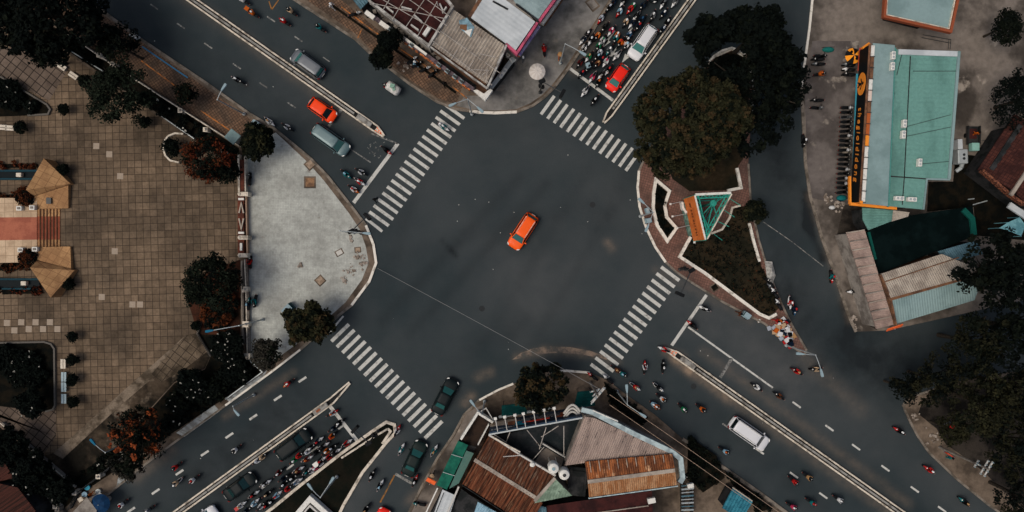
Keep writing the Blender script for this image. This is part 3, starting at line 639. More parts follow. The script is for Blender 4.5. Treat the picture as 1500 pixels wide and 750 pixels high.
tree(1100, 124, 86, 10, ['deep', 'dark'], 'big loose black green tree behind the rounded olive tree', seed=5, dens=1.0, wts=[3, 1], lump=.09, hole=(1070, 80, 25), depth=.4, sq=1.2, size=.22, clump=.7)
tree(1040, 60, 38, 9.5, ['deep', 'dark'], 'small dark tree at the top edge above the two big crowns', seed=6, hole=(1070, 80, 25), dens=1., lump=.16, wts=[3, 1], size=.3)
tree(1135, 90, 36, 9, ['deep', 'dark'], 'ragged dark tree overhanging the side road near the white line', seed=61, dens=.8, lump=.2, wts=[3, 1], size=.3)
tree(60, 12, 92, 12, ['deep', 'dark'], 'huge black green tree filling the top left corner', seed=8, dens=1.4, lump=.08, wts=[4, 1], size=.24, clump=.8)
tree(175, 68, 33, 8, ['deep', 'dark'], 'dark tree over the brown brick pavement below the top left corner', seed=9, dens=1.3, lump=.12)
tree(181, 136, 52, 9, ['green', 'dark', 'green'], 'wide dark green tree between hedge and tiled plaza at upper left', seed=10, dens=1.4, lump=.1, wts=[3, 3, 1])
tree(70, 80, 22, 6, ['deep'], 'small black tree tucked under the huge corner tree', seed=11, dens=1.1, lump=.15)
tree(272, 138, 18, 4.5, ['dark', 'deep', 'rust'], 'small dark tree with a few rusty leaves on the brick pavement', seed=12, dens=1.4, wts=[5, 3, .7], lump=.14)
tree(304, 233, 38, 8, ['dark', 'redleaf', 'deep', 'rust'], 'dark tree with glowing orange red foliage beside the round planter', seed=13, dens=1.4, wts=[3, 3, 2.4, 1.4])
tree(330, 250, 24, 6, ['deep', 'dark'], 'black tree between the orange red tree and the plaza fence', seed=131, dens=1.2)
tree(378, 208, 27, 5.5, ['olive', 'dark', 'dark'], 'lumpy olive tree beside the pale blue square shelter', seed=14, dens=2, size=.2, clump=.5, wts=[2, 4, 3], lump=.1)
tree(313, 413, 46, 8, ['green', 'dark', 'deep'], 'round dark green tree at the right side of the tiled plaza', seed=15, dens=1.6, wts=[2, 4, 2], lump=.06)
tree(455, 474, 33, 5.5, ['olive', 'brown', 'dark'], 'lumpy olive tree at the pale plaza corner by the lower crosswalk', seed=16, dens=2, size=.2, clump=.5, wts=[4, 1, 3], lump=.17)
tree(426, 462, 12, 4, ['dark', 'olive'], 'small dark sapling hiding the food cart on the pale plaza', seed=17, dens=1.6, clump=.4, size=.18)
tree(393, 516, 27, 5, ['grey', 'dark', 'grey'], 'greyish half bare tree at the lower tip of the pale plaza', seed=18, dens=1.2, size=.14, clump=.5, wts=[3, 3, 2], depth=.4)
tree(205, 632, 42, 8, ['dark', 'rust', 'deep'], 'dark tree dotted with orange flowers beside the lower left kerb', seed=19, dens=1.1, wts=[3, 1.6, 3], blossoms=(34, .3, M_flow))
tree(190, 680, 26, 6, ['dark', 'grey', 'deep'], 'thin brownish tree below the orange flowered tree at the kerb', seed=20, dens=.8, size=.16, clump=.55)
tree(251, 215, 15, 2.2, ['deep', 'dark'], 'dark shrub filling the round kerbed planter on the plaza', 'shrub', 'shrub', seed=21, dens=1.5, trunk=False)
tree(560, 84, 19, 5, ['deep', 'dark'], 'round black green tree leaning over the upper kerb', seed=22, dens=1.7, clump=.5, size=.2, lump=.06)
tree(571, 58, 19, 6, ['deep'], 'black tree between the kerb tree and the sign strip of the top shops', seed=23, dens=1.2, clump=.55)
tree(792, 566, 42, 8, ['brown', 'olive', 'dark', 'deep'], 'brown leaved tree at the lower corner above the billboard', seed=24, dens=1.2, wts=[2, 2, 3, 2], lump=.12, depth=.45, size=.2, clump=.6)
tree(1105, 311, 18, 3.6, ['dark', 'olive'], 'small round dark tree on the island beside the side road', seed=25, dens=1.4, clump=.45, size=.16, wts=[3, 1])
tree(1470, 40, 28, 5.5, ['deep', 'dark'], 'round black green tree in the yard at the top right corner', seed=26, dens=1.5, lump=.05)
tree(1496, 146, 46, 7, ['deep'], 'black tree at the right edge above the maroon roof', seed=27, dens=1.2)
for i, (x, y, r, h, mm, wt, lb) in enumerate((
        (1455, 400, 62, 11, ['deep', 'dark'], [2, 1], 'broad black green tree against the teal and beige shed roofs'), (1500, 480, 62, 12, ['deep', 'dark'], [3, 1], 'dark tree at the right edge below the shed roofs'),
        (1425, 500, 50, 10, ['pine', 'dark', 'deep'], [3, 2, 1], 'brownish feathery tree below the beige shed roof'), (1372, 556, 40, 9, ['pine', 'deep'], [2, 2], 'feathery tree reaching over the side road above the bare kerb tip'),
        (1325, 568, 28, 7, ['pine', 'deep'], [1, 3], 'thin feathery tree sticking out furthest over the asphalt at right'), (1440, 590, 62, 11, ['pine', 'olive', 'dark'], [4, 1, 2], 'wide brown green feathery tree above the right utility pole'), (1490, 650, 60, 11, ['pine', 'deep'], [3, 3], 'dark feathery tree right of the right utility pole'),
        (1395, 630, 26, 7, ['pine', 'olive'], [2, 1], 'small brownish tree beside the blue banner at the right kerb'), (1500, 730, 44, 9, ['deep', 'pine'], [2, 1], 'dark tree in the bottom right corner'), (1502, 570, 44, 12, ['pine', 'deep'], [2, 2], 'tall feathery tree at the right edge'))):
    tree(x, y, r, h, mm, lb, seed=40 + i, dens=.95, wts=wt, size=.17 if 'pine' in mm else .22, lump=.15, depth=.35, clump=.7, per=40)
# shrubs with pale blossom, hedges and planter fills
def shrubs(spec, cat='shrub', name='flowering_shrub'):
    for i, (x, y, r, h, mm, nb, lb) in enumerate(spec):
        tree(x, y, r, h, mm, lb, cat, name, seed=100 + int(x + y), dens=1.2, trunk=False, size=.2, clump=.55, blossoms=(nb, .11, M_blos) if nb else None)
shrubs(((335, 508, 28, 3, ['deep'], 26, 'dark shrub speckled with pale flowers inside the plaza fence corner'), (283, 563, 26, 3, ['deep'], 18, 'dark shrub with pale flowers below the paved strip of the lawn'), (262, 590, 18, 2.5, ['deep', 'dark'], 8, 'black shrub between the bare lawn and the striped pavement'),
        (345, 545, 24, 2, ['deep'], 5, 'black shrub in the fence corner nearest the lower left road'), (310, 572, 22, 2, ['deep', 'dark'], 5, 'dark shrub beside the white pillar at the lower fence'), (38, 545, 32, 1.2, ['deep'], 12, 'black planting filling the rounded planter at the left edge'),
        (10, 528, 26, 1.2, ['deep'], 6, 'black planting at the cut off left end of the rounded planter'), (48, 590, 24, 3.5, ['deep'], 5, 'black shrub spilling over the lower corner of the rounded planter'), (14, 138, 26, 1.1, ['deep'], 7, 'black planting in the pointed planter at upper left'),
        (44, 156, 11, 1.0, ['deep'], 3, 'black planting at the rounded tip of the pointed planter'), (45, 695, 34, 4, ['deep'], 14, 'dark shrub with pale specks beside the maroon roof at lower left'), (85, 715, 24, 3, ['deep'], 3, 'black shrub behind the lower left fence post'), (15, 655, 30, 4, ['deep'], 2, 'black shrub at the left edge below the white line'),
        (320, 455, 30, 1.2, ['deep', 'rust'], 1, 'rusty low shrub at the foot of the round dark tree')))
def hedge(px, h, mm, label, seed=1, nb=0, dens=26):
    poly = WP(px, h / 2); rng = np.random.default_rng(seed); a = np.array(poly); lo, hi = a.min(0), a.max(0); area = abs(sum(p[0] * q[1] - q[0] * p[1] for p, q in zip(poly, poly[1:] + poly[:1]))) / 2
    C = []
    while len(C) < area * 3.0:
        p = lo + rng.random(2) * (hi - lo); ins = False
        for (x1, y1), (x2, y2) in zip(poly, poly[1:] + poly[:1]):
            if (y1 > p[1]) != (y2 > p[1]) and p[0] < (x2 - x1) * (p[1] - y1) / (y2 - y1) + x1: ins = not ins
        if ins: C.append((p[0], p[1], .12 + h * (.35 + .5 * rng.random())))
    C = np.array(C); o = thing('hedge', label, 'hedge', (a[:, 0].mean(), a[:, 1].mean(), .12)); l = tuple(o.location)
    v, f = leaf_cloud(rng, C, np.full(len(C), .42), dens, .17); mi = rng.integers(0, len(mm), len(f)); mesh_np('foliage', v, f, [LEAF[k] for k in mm], mi, o, l)
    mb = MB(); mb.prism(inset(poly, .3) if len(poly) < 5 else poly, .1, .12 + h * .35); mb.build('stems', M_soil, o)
    if nb:
        k = rng.choice(len(C), nb); B = C[k] + np.array([0, 0, .4]); v, f = leaf_cloud(rng, B, np.full(nb, .14), 5, .09, .8, .9); mesh_np('blossoms', v, f, [M_blos], np.zeros(len(f)), o, l)
    return o
hedge([(1044, 92), (1058, 82), (1072, 78), (1086, 84), (1094, 98), (1086, 125), (1050, 120), (1036, 112)], 1.0, ['deep'], 'black planting under the arched kerb between the two big crowns', 14)  # low hedge added to darken the gap between the crowns
hedge([(104, 58), (150, 88), (141, 100), (96, 70)], 1.2, ['deep'], 'black hedge between two pale fence lines near the top left corner', 1)
hedge([(228, 142), (288, 184), (280, 198), (222, 158)], 1.2, ['deep'], 'black hedge between the fence and the wide dark green tree', 2, 4)
hedge([(290, 186), (348, 224), (345, 238), (282, 200)], 1.2, ['deep'], 'black hedge along the fence behind the orange red tree', 3, 3)
hedge([(238, 612), (330, 552), (374, 546), (250, 636), (222, 650)], 1.0, ['deep'], 'long black hedge beside the striped pavement at the lower left', 4, 4)
hedge([(112, 715), (172, 672), (180, 664), (190, 650), (160, 660), (105, 706)], .9, ['deep', 'dark'], 'dark hedge behind the fence left of the lower kerb', 5, 2)
hedge([(0, 240), (58, 240), (58, 246), (0, 246)], .5, ['rust', 'redleaf'], 'thin rusty hedge along the upper water channel of the monument', 6)
hedge([(0, 285), (28, 285), (34, 291), (0, 292)], .5, ['rust', 'deep'], 'rusty hedge above the beige platform', 7)
hedge([(0, 385), (46, 384), (50, 392), (0, 398)], .5, ['rust', 'deep'], 'rusty hedge below the beige platform', 8)
hedge([(0, 423), (62, 423), (66, 430), (0, 432)], .5, ['redleaf', 'deep'], 'thin rusty hedge along the lower water channel of the monument', 9)
hedge([(962, 270), (976, 283), (970, 300), (973, 320), (986, 335), (977, 346), (966, 328), (961, 305)], .5, ['deep'], 'low dark planting inside the slim curved bed', 10)
hedge([(1010, 640), (1050, 668), (1062, 700), (1030, 722), (1008, 700)], 1.4, ['deep', 'dark'], 'dark bushes beside the lower right pavement under the cables', 11)
hedge([(1062, 690), (1105, 722), (1130, 745), (1108, 752), (1100, 728), (1075, 712)], 1.2, ['deep', 'dark'], 'dark bushes between the blue corrugated roof and the kerb', 12)
hedge([(885, 560), (915, 585), (950, 612), (938, 622), (895, 590)], 1.2, ['deep'], 'black bushes under the cables beside the crossarm pole', 13)
def ball_shrub(pts, mm):
    for x, y, r, lb in pts: tree(x, y, r, 1.1 + r * .05, mm, lb, 'shrub', 'ball_shrub', seed=int(x * 7 + y), dens=2.4, trunk=False, size=.11, clump=.3, lump=.02, per=30, group='clipped ball shrubs on the tiled plaza')
ball_shrub(((93, 160, 9, 'clipped ball shrub right of the pointed planter tip'), (30, 187, 10, 'clipped ball shrub beside the bench at the left edge'), (124, 119, 10, 'clipped ball shrub at the end of the two upper benches'), (213, 179, 9, 'clipped ball shrub under the wide dark green tree'), (93, 248, 9, 'clipped ball shrub at the outer corner of the upper tan slab'),
            (100, 416, 9, 'clipped ball shrub at the outer corner of the lower tan slab'), (106, 493, 8, 'lone clipped ball shrub above the row of benches'), (107, 527, 9, 'topmost clipped ball shrub beside the row of benches'), (106, 556, 9, 'middle clipped ball shrub beside the row of benches'), (108, 589, 9, 'lowest clipped ball shrub beside the row of benches'),
            (287, 477, 7, 'clipped ball shrub below the round dark green tree'), (66, 62, 7, 'clipped ball shrub in the dark near the top left corner')), ['deep', 'dark'])
ball_shrub(((36, 287, 15, 'rusty ball shrub at the upper end of the beige platform'), (41, 377, 14, 'rusty ball shrub at the lower end of the beige platform')), ['deep', 'rust'])
# loose grass and low weeds in the triangular lawn
rng = np.random.default_rng(5); poly = WP(LW, .2); a = np.array(poly); lo, hi = a.min(0), a.max(0); C = []
while len(C) < 420:
    p = lo + rng.random(2) * (hi - lo); ins = False
    for (x1, y1), (x2, y2) in zip(poly, poly[1:] + poly[:1]):
        if (y1 > p[1]) != (y2 > p[1]) and p[0] < (x2 - x1) * (p[1] - y1) / (y2 - y1) + x1: ins = not ins
    if ins: C.append((p[0], p[1], .2))
v, f = leaf_cloud(rng, np.array(C), np.full(len(C), .3), 14, .09); o = mesh_np('ground_cover', v, f, [LEAF['deep'], LEAF['pine'], LEAF['rust']], rng.choice(3, len(f), p=[.72, .24, .04]), None, (0, 0, .1)); o['kind'] = 'stuff'
# ================================================================== buildings
M_pale = mat('dull_white_steel', P(150, 144, 136), .7, col2=P(104, 88, 74), ns=2, lo=.5, hi=.7, var=.1)
TEALR = mat('teal_metal_roof', P(90, 128, 119), .6, col2=P(74, 108, 100), ns=.3, lo=.4, hi=.62, var=.14, vs=3, col3=P(52, 80, 76), n3=.9, lo3=.66, hi3=.76, stretch=(1, .3, 1))
PALER = mat('pale_metal_roof', P(114, 134, 133), .6, col2=P(100, 120, 119), ns=.3, lo=.4, hi=.62, var=.07, vs=3)
WHITER = mat('white_metal_roof', P(168, 172, 172), .5, col2=P(150, 155, 156), ns=.3, lo=.4, hi=.65, var=.07, vs=2, col3=P(120, 124, 124), n3=.8, lo3=.66, hi3=.76)
BEIGER = mat('beige_sheet_roof', P(146, 137, 125), .75, col2=P(120, 111, 101), ns=.5, lo=.4, hi=.62, var=.15, vs=3, col3=P(96, 84, 74), n3=1.1, lo3=.62, hi3=.75)
PINKR = mat('pinkish_sheet_roof', P(140, 122, 112), .8, col2=P(116, 100, 92), ns=.5, lo=.4, hi=.62, var=.15, vs=3)
def rustmat(key, ang, a, b_, c_=None):
    return mat(key, a, .8, col2=b_, ns=1.3, lo=.4, hi=.62, var=.12, vs=5, rot=-ang, stretch=(.1, 3., 1), col3=c_, n3=3.5, lo3=.55, hi3=.68)
WALLC = mat('painted_wall', P(130, 124, 116), .85, col2=P(92, 86, 80), ns=.7, lo=.4, hi=.65, var=.2)
WALLB = mat('brown_wall', P(104, 74, 54), .85, col2=P(70, 52, 42), ns=.9, lo=.4, hi=.65, var=.25)
WALLD = mat('dark_wall', P(46, 46, 46), .9, col2=P(28, 30, 30), ns=.8, var=.25)
MAROON = mat('maroon_terrace_floor', P(58, 30, 28), .8, col2=P(38, 22, 22), ns=.5, lo=.4, hi=.62, var=.25)
NETD = mat('dark_shade_net', (.0025, .0055, .0055), 1., col2=(.004, .009, .009), ns=.4, var=.2, spec=0)
def bld(name, label, px, h, wall, cat='building', z0=.12, ins=.25, lo_h=None, wall_px=None):
    poly = WP(px, h); a = np.array(poly); o = thing(name, label, cat, (a[:, 0].mean(), a[:, 1].mean(), z0))
    mb = MB(); mb.prism(WP(wall_px, h) if wall_px else inset(poly, ins), z0, (lo_h or h) - .14); mb.build('wall', wall, o); return o, poly
def roof(o, px, zf, m, ang=0., pitch=.25, amp=.05, name='roof', h=5., slab=True):
    poly = WP(px, h); z = zf if callable(zf) else (lambda x, y: zf)
    mb = MB()
    if amp: corrugate(mb, poly, z, ang, pitch, amp)
    else:
        vs = [(x, y, z(x, y)) for x, y in poly]; ar = sum(p[0] * r[1] - r[0] * p[1] for p, r in zip(vs, vs[1:] + vs[:1])); mb.add(vs if ar > 0 else vs[::-1], [tuple(range(len(vs)))])
    if slab:
        vt = [(x, y, z(x, y) - .02) for x, y in poly]; ar = sum(p[0] * r[1] - r[0] * p[1] for p, r in zip(vt, vt[1:] + vt[:1])); vt = vt if ar > 0 else vt[::-1]
        vb = [(x, y, w_ - .1) for x, y, w_ in vt]; n = len(vt)
        mb.add(vb + vt, [(i, (i + 1) % n, n + (i + 1) % n, n + i) for i in range(n)] + [tuple(range(n - 1, -1, -1))])
    return mb.build(name, m, o)
def edge(o, pts, h, wd, z0, z1, m, name='parapet', closed=False, bevel=0):
    mb = MB(); mb.strip(WP(pts, h), wd, z0, z1, closed); return mb.build(name, m, o, bevel=bevel)
def ac(px, py, h, ln, wd, a, label, hh=.55, group=None, cm=None):
    c = W(px, py, h + hh); o = thing('air_conditioner', label, 'air conditioner', (c.x, c.y, h), a, group)
    mb = MB(); mb.box((0, 0, .06), (ln, wd, hh)); mb.build('casing', cm or M_white, o, local=True, bevel=.03)
    mb = MB(); mb.lathe((ln * .22, 0, hh + .06), [(wd * .38, 0), (wd * .38, .02), (0, .02)], 14); mb.lathe((-ln * .22, 0, hh + .06), [(wd * .3, 0), (wd * .3, .015), (0, .015)], 14); mb.build('fan_grille', M_dark if cm else M_steel, o, local=True)
    mb = MB(); mb.box((0, 0, 0), (ln * .8, wd * .5, .06)); mb.build('bracket', M_dark, o, local=True)
    return o
def text_mesh(name, txt, size, m, parent, M, ext=.03, shear=0., space=1.):
    cu = bpy.data.curves.new(name, 'FONT'); cu.body = txt; cu.size = size; cu.extrude = ext; cu.align_x = 'CENTER'; cu.align_y = 'CENTER'; cu.shear = shear; cu.space_character = space; cu.offset = size * .018
    t = bpy.data.objects.new('tmp', cu); COL.objects.link(t); bpy.context.view_layer.update()
    me = bpy.data.meshes.new_from_object(t.evaluated_get(bpy.context.evaluated_depsgraph_get())); bpy.data.objects.remove(t)
    me.materials.clear(); me.materials.append(m); me.transform(M); me.name = name
    ob = bpy.data.objects.new(name, me); COL.objects.link(ob); ob.parent = parent; return ob

# ---- shop with the long sign, right
o, _ = bld('phone_shop', 'large teal roofed shop with long black sign and parked scooters along its front', [(1272, 66), (1407, 75), (1392, 263), (1358, 262), (1353, 307), (1259, 298)], 5.2, WALLC, lo_h=5.0, wall_px=[(1290, 68), (1404, 78), (1389, 260), (1355, 259), (1350, 303), (1276, 296)])
roof(o, [(1311, 72), (1407, 75), (1392, 263), (1358, 262), (1353, 307), (1301, 302)], 5.1, TEALR, pdir((1311, 72), (1407, 75)) , .55, .03, h=5.1)
roof(o, [(1279, 63), (1311, 66), (1301, 302), (1264, 298)], 5.3, PALER, 0, .4, .0, name='front_roof', h=5.3)
edge(o, [(1311, 70), (1301, 303)], 5.2, .16, 5.0, 5.3, mat('teal_ridge', P(66, 118, 110), .6, var=.2), 'ridge'); edge(o, [(1404.5, 76), (1390, 262)], 5.2, .3, 5.0, 5.32, PALER, 'verge')
edge(o, [(1316, 76), (1403, 79)], 5.2, .6, 5.05, 5.24, WHITER, 'verge'); edge(o, [(1392, 263), (1358, 262), (1353, 307)], 5.2, .2, 5.0, 5.2, PALER, 'verge'); edge(o, [(1334, 82), (1325, 260), (1322, 300)], 5.2, .09, 5.1, 5.17, WALLD, 'seam')
edge(o, [(1303, 258), (1358, 262)], 5.2, .12, 5.1, 5.17, WALLD, 'seam'); edge(o, [(1338, 104), (1403, 104)], 5.2, .06, 5.1, 5.16, WALLD, 'seam')
for a, b in (((1322, 76), (1314, 110)), ((1326, 186), (1393, 168)), ((1326, 200), (1393, 186)), ((1350, 240), (1395, 236))): edge(o, [a, b], 5.2, .05, 5.12, 5.18, M_dark, 'cable')
TOPA, TOPB = W(1274, 66, 5.5), W(1259.5, 296, 5.5); d = (TOPB - TOPA).normalized(); nrm = Vector((-d.y, d.x, 0)); nrm = nrm if nrm.x < 0 else -nrm
s = thing('shop_sign', 'long black shop sign with orange lettering and round orange logo', 'sign', ((TOPA.x + TOPB.x) / 2, (TOPA.y + TOPB.y) / 2, 3.3))
mb = MB(); mb.strip([TOPA, TOPB], .22, 3.3, 5.5); mb.build('sign_board', mat('black_sign', (.006, .008, .009), .45, var=.1), s)
M_sor = mat('sign_orange', P(206, 124, 44), .6, var=.1)
mb = MB(); mb.strip([TOPA - d * .12, TOPB + d * .1], .24, 5.5, 5.56); mb.build('top_trim', WALLB, s); mb = MB(); mb.strip([TOPB + nrm * .06, TOPB - nrm * .3], .3, 3.2, 5.62); mb.build('frame', M_sor, s)
def onboard(t, z, off=.0): c = TOPA + d * t + nrm * (.115 + off); return Matrix.Translation(Vector((c.x, c.y, z)) - ORG[s.name]) @ Matrix((( d.x, 0, nrm.x, 0), (d.y, 0, nrm.y, 0), (0, 1, 0, 0), (0, 0, 0, 1)))
text_mesh('lettering', 'thegioididong', 1.1, mat('sign_letter_orange', P(184, 112, 42), .7, var=.1), s, onboard(11.2, 4.3), .04, .2, 1.4)
mb = MB(); mb.lathe((0, 0, 0), [(.98, 0), (.98, .05), (0, .05)], 28); lg = mb.build('logo_disc', M_sor, s, local=True); lg.data.transform(onboard(4.2, 4.35) @ Matrix.Diagonal((1.35, 1.0, 1, 1)))
mb = MB(); mb.ball((0, .38, .06), (.2, .2, .03)); mb.box((0, -.25, .05), (.3, .75, .03)); mb.box((-.4, -.02, .05), (.55, .16, .03), .5); mb.box((.4, -.02, .05), (.55, .16, .03), -.5); mb.box((-.22, -.62, .05), (.16, .45, .03), -.35); mb.box((.22, -.62, .05), (.16, .45, .03), .35)
lg2 = mb.build('emblem', mat('black_sign'), lg, local=True); lg2.data.transform(onboard(4.2, 4.35))
# coloured parapet panels behind the sign, orange front beam and teal awning strip
cols = [M_white, WALLB, WALLB, M_white, mat('pale_pink_panel', P(186, 168, 156), .7, var=.15), WALLB, mat('rust_panel', P(150, 78, 40), .7, var=.2), mat('rust_panel'), M_sor, M_white, M_white, M_white, M_white, M_white]
for i, cm in enumerate(cols):
    t0, t1 = i / len(cols), (i + 1) / len(cols); p, q = TOPA.lerp(TOPB, t0) - nrm * .42, TOPA.lerp(TOPB, t1) - nrm * .42
    mb = MB(); mb.strip([p, q - d * .06], .4, 5.0, 5.46); mb.build('parapet_panel', cm, o)
    mb = MB(); mb.strip([q - nrm * .25, q + nrm * .3], .07, 5.45, 5.56); mb.build('stay', M_dark, o)
for a_, b_, w_, z_ in (((1246, 298.5), (1314, 305), .34, 4.6), ((1246, 299), (1245.5, 258), .22, 4.4), ((1264, 70), (1274, 63), .25, 4.4)): mb = MB(); mb.strip([W(*a_, z_), W(*b_, z_)], w_, z_ - .4, z_); mb.build('front_beam', M_sor, o)
mb = MB(); mb.strip([W(1257, 108, 3), W(1251.5, 252, 3)], .42, 2.9, 3.0); mb.build('awning', mat('teal_awning', P(56, 130, 146), .6, var=.2), o)
mb = MB(); mb.strip([W(1261, 70, 3.1), W(1258.5, 104, 3.1)], .3, 3., 3.1); mb.build('awning', mat('red_awning', P(170, 70, 50), .7, var=.2), o)
for x, y, ln, wd, a, lb in ((1309, 81, .9, .42, 1.52, 'air conditioner at the top end of the shop roof ridge'), (1308, 97, .9, .42, 1.52, 'second air conditioner down the shop roof ridge'), (1325.5, 181, .9, .42, 1.5, 'upper of the two air conditioners mid teal roof'), (1324, 197, .9, .42, 1.5, 'lower of the two air conditioners mid teal roof'),
                            (1348, 238, .9, .42, 1.5, 'lone air conditioner right of centre on the teal roof'), (1318, 290.5, 1.0, .48, -.05, 'left air conditioner at the lower edge of the teal roof'), (1336.5, 292, 1.0, .48, -.05, 'right air conditioner at the lower edge of the teal roof')): ac(x, y, 5.15, ln, wd, a, lb)
for x in (1289, 1303): # two floor lamps on the front beam
    pass
surf([(1358, 310), (1360, 266), (1396, 266), (1400, 225), (1428, 228), (1446, 256), (1484, 296), (1520, 330), (1500, 352), (1430, 345), (1426, 303)], M_soil, .129, 'soil'); surf([(1236, 300), (1262, 302), (1268, 338), (1240, 340), (1285, 484), (1262, 470), (1226, 345)], mat('dirt_painted_shade', P(50, 45, 40), .95, col2=P(24, 22, 20), ns=.4, lo=.4, hi=.6, var=.3), .128, 'soil')  # dark sheets put the shade beside shop and sheds into the ground colour
# ---- lean-to, netted yard and sheds below it
o, _ = bld('lean_to', 'small lean-to with teal and beige roof below the teal shop', [(1263, 305), (1330, 312), (1330, 316), (1272, 337), (1265, 325)], 3.4, WALLD)
roof(o, [(1263, 304), (1308, 308), (1306, 324), (1272, 337), (1264, 322)], 3.4, TEALR, 0, .3, .04, h=3.4); roof(o, [(1308, 308), (1332, 311), (1330, 317), (1306, 324.5)], 3.44, BEIGER, .2, .3, .03, 'roof_patch', h=3.4)
o, _ = bld('shade_net_yard', 'yard roofed with black shade netting between the teal shop and beige shed', [(1271, 338), (1330, 316), (1425, 302), (1430, 345), (1376, 366), (1287, 402)], 2.8, NETD)
roof(o, [(1271, 338), (1330, 316), (1425, 302), (1430, 345), (1376, 366), (1287, 402)], 2.8, NETD, .3, .5, .0, h=2.8, name='net_roof')
edge(o, [(1272, 340), (1282, 380)], 2.8, .3, 2.7, 2.95, mat('green_net', P(14, 66, 58), .8, var=.2), 'net_fold'); edge(o, [(1411, 307), (1424, 320), (1427, 344)], 3, .6, 2.7, 3.1, mat('green_net'), 'net_fold')
o, _ = bld('long_shed', 'long narrow beige shed roof parallel to the side road', [(1240, 340), (1265, 336), (1308, 475), (1284, 482)], 3.6, WALLC)
roof(o, [(1240, 340), (1265, 336), (1308, 475), (1284, 482)], plane3(W(1240, 340, 3.5), W(1284, 482, 3.5), W(1265, 336, 3.8)), PINKR, pdir((1240, 340), (1265, 336)), .24, .05, h=3.6)
for k in range(11):
    t = k / 11; edge(o, [(1241 + 43 * t, 341 + 141 * t), (1266 + 43 * t, 337 + 139 * t)], 3.7, .12, 3.72 if False else 3.6, 3.84, M_conc if k % 2 else BEIGER, 'batten')
edge(o, [(1286, 404), (1303, 460)], 3.4, .3, 3.2, 3.45, M_white, 'gutter')
o, _ = bld('gabled_shed', 'shed with beige and pale teal roof halves at the foot of the dark trees', [(1289, 402), (1381, 372), (1430, 395), (1402, 450), (1310, 476)], 4.2, WALLB, lo_h=3.8)
zb = plane3(W(1289, 402, 4.0), W(1381, 372, 4.0), W(1302, 436, 4.5)); zt = plane3(W(1303, 440, 4.3), W(1440, 402, 4.3), W(1311, 476, 3.7))
roof(o, [(1289, 402), (1381, 372), (1440, 398), (1303, 436)], zb, BEIGER, pdir((1289, 402), (1303, 436)), .25, .05, h=4.2); roof(o, [(1303, 440), (1440, 402), (1430, 440), (1311, 476)], zt, PALER, pdir((1303, 440), (1311, 476)), .3, .04, h=4.1, name='teal_roof')
edge(o, [(1302, 438), (1420, 405)], 4.4, .5, 4.2, 4.42, WALLB, 'ridge_gutter'); edge(o, [(1289, 402), (1304, 438), (1312, 477)], 4.2, .16, 3.9, 4.45, WALLB, 'verge'); edge(o, [(1293, 414), (1405, 377)], 4.3, .1, 4.15, 4.3, WALLB, 'seam')
o, _ = bld('blue_shed', 'small blue grey shed roof wedged between netting and trees', [(1374, 368), (1430, 352), (1440, 372), (1385, 386)], 3.2, WALLD)
roof(o, [(1374, 368), (1430, 352), (1440, 372), (1385, 386)], 3.2, mat('blue_grey_roof', P(74, 100, 110), .6, col2=P(58, 82, 90), ns=.8, var=.12), pdir((1374, 368), (1385, 386)), .25, .05, h=3.2)
# ---- other roofs at the right
o, _ = bld('kiosk_building', 'pale teal flat roof with orange brick parapet at the top right', [(1300, -40), (1296, 24), (1393, 46), (1412, -40)], 4.6, WALLD, ins=2.2)
roof(o, [(1300, -40), (1296, 24), (1393, 46), (1412, -40)], 4.5, PALER, 0, .3, 0, h=4.5); edge(o, [(1300, -40), (1296, 24), (1393, 46), (1412, -40)], 4.8, .3, 4.3, 4.85, mat('orange_brick', P(124, 66, 44), .85, var=.25, vs=10)); edge(o, [(1303, -40), (1299.5, 21), (1391, 41.5), (1408, -40)], 4.8, .1, 4.4, 4.72, M_cream, 'flashing')
o, _ = bld('tiled_roof_house', 'house with maroon tiled roof at the right edge', [(1436, 248), (1490, 166), (1580, 225), (1530, 318)], 5.2, WALLD, ins=1.2)
MT = mat('maroon_tiles', P(66, 38, 32), .8, col2=P(48, 28, 25), ns=.6, lo=.4, hi=.62, var=.25, vs=9, grid=(.36, .6), joint=P(40, 24, 22), jw=.12, tvar=.2)
pk = [W(1436, 248, 4.6), W(1490, 166, 4.6), W(1580, 225, 4.6), W(1530, 318, 4.6)]; r0, r1 = W(1484, 290, 5.0), W(1534, 195, 6.4)
roof(o, [(1436, 248), (1490, 166), (1538, 197), (1480, 284)], plane3(W(1436, 248, 4.6), W(1490, 166, 4.6), W(1480, 284, 6)), MT, .6, .36, .05, h=5); roof(o, [(1481, 285), (1538, 198), (1580, 225), (1530, 318)], plane3(W(1481, 285, 6), W(1538, 198, 6), W(1530, 318, 4.6)), MT, .6, .36, .05, h=5, name='roof_slope')
edge(o, [(1480, 286), (1538, 199)], 6, .4, 5.9, 6.2, BEIGER, 'ridge'); edge(o, [(1438, 250), (1482, 288), (1500, 300)], 5.4, .3, 5.0, 5.7, mat('crumbling_verge', P(120, 76, 56), .9, col2=P(50, 30, 26), ns=6, lo=.45, hi=.55, var=.3), 'verge'); edge(o, [(1478, 300), (1505, 318)], 4.4, .7, 4.2, 4.5, WHITER, 'gutter'); edge(o, [(1494, 166), (1503, 174)], 5, .3, 4.7, 5.0, BEIGER, 'verge')
mb = MB(); c = W(1482, 334, 2.4); 
for k in range(5):
    a = MB()
mb.add([tuple(W(x, y, z)) for x, y, z in ((1464, 334, 2.2), (1476, 326, 2.6), (1494, 318, 2.3), (1502, 330, 2.6), (1496, 346, 2.3), (1482, 340, 2.7))], [(0, 5, 1), (1, 5, 2), (2, 5, 3), (3, 5, 4)]); mb.f = [f[::-1] for f in mb.f]
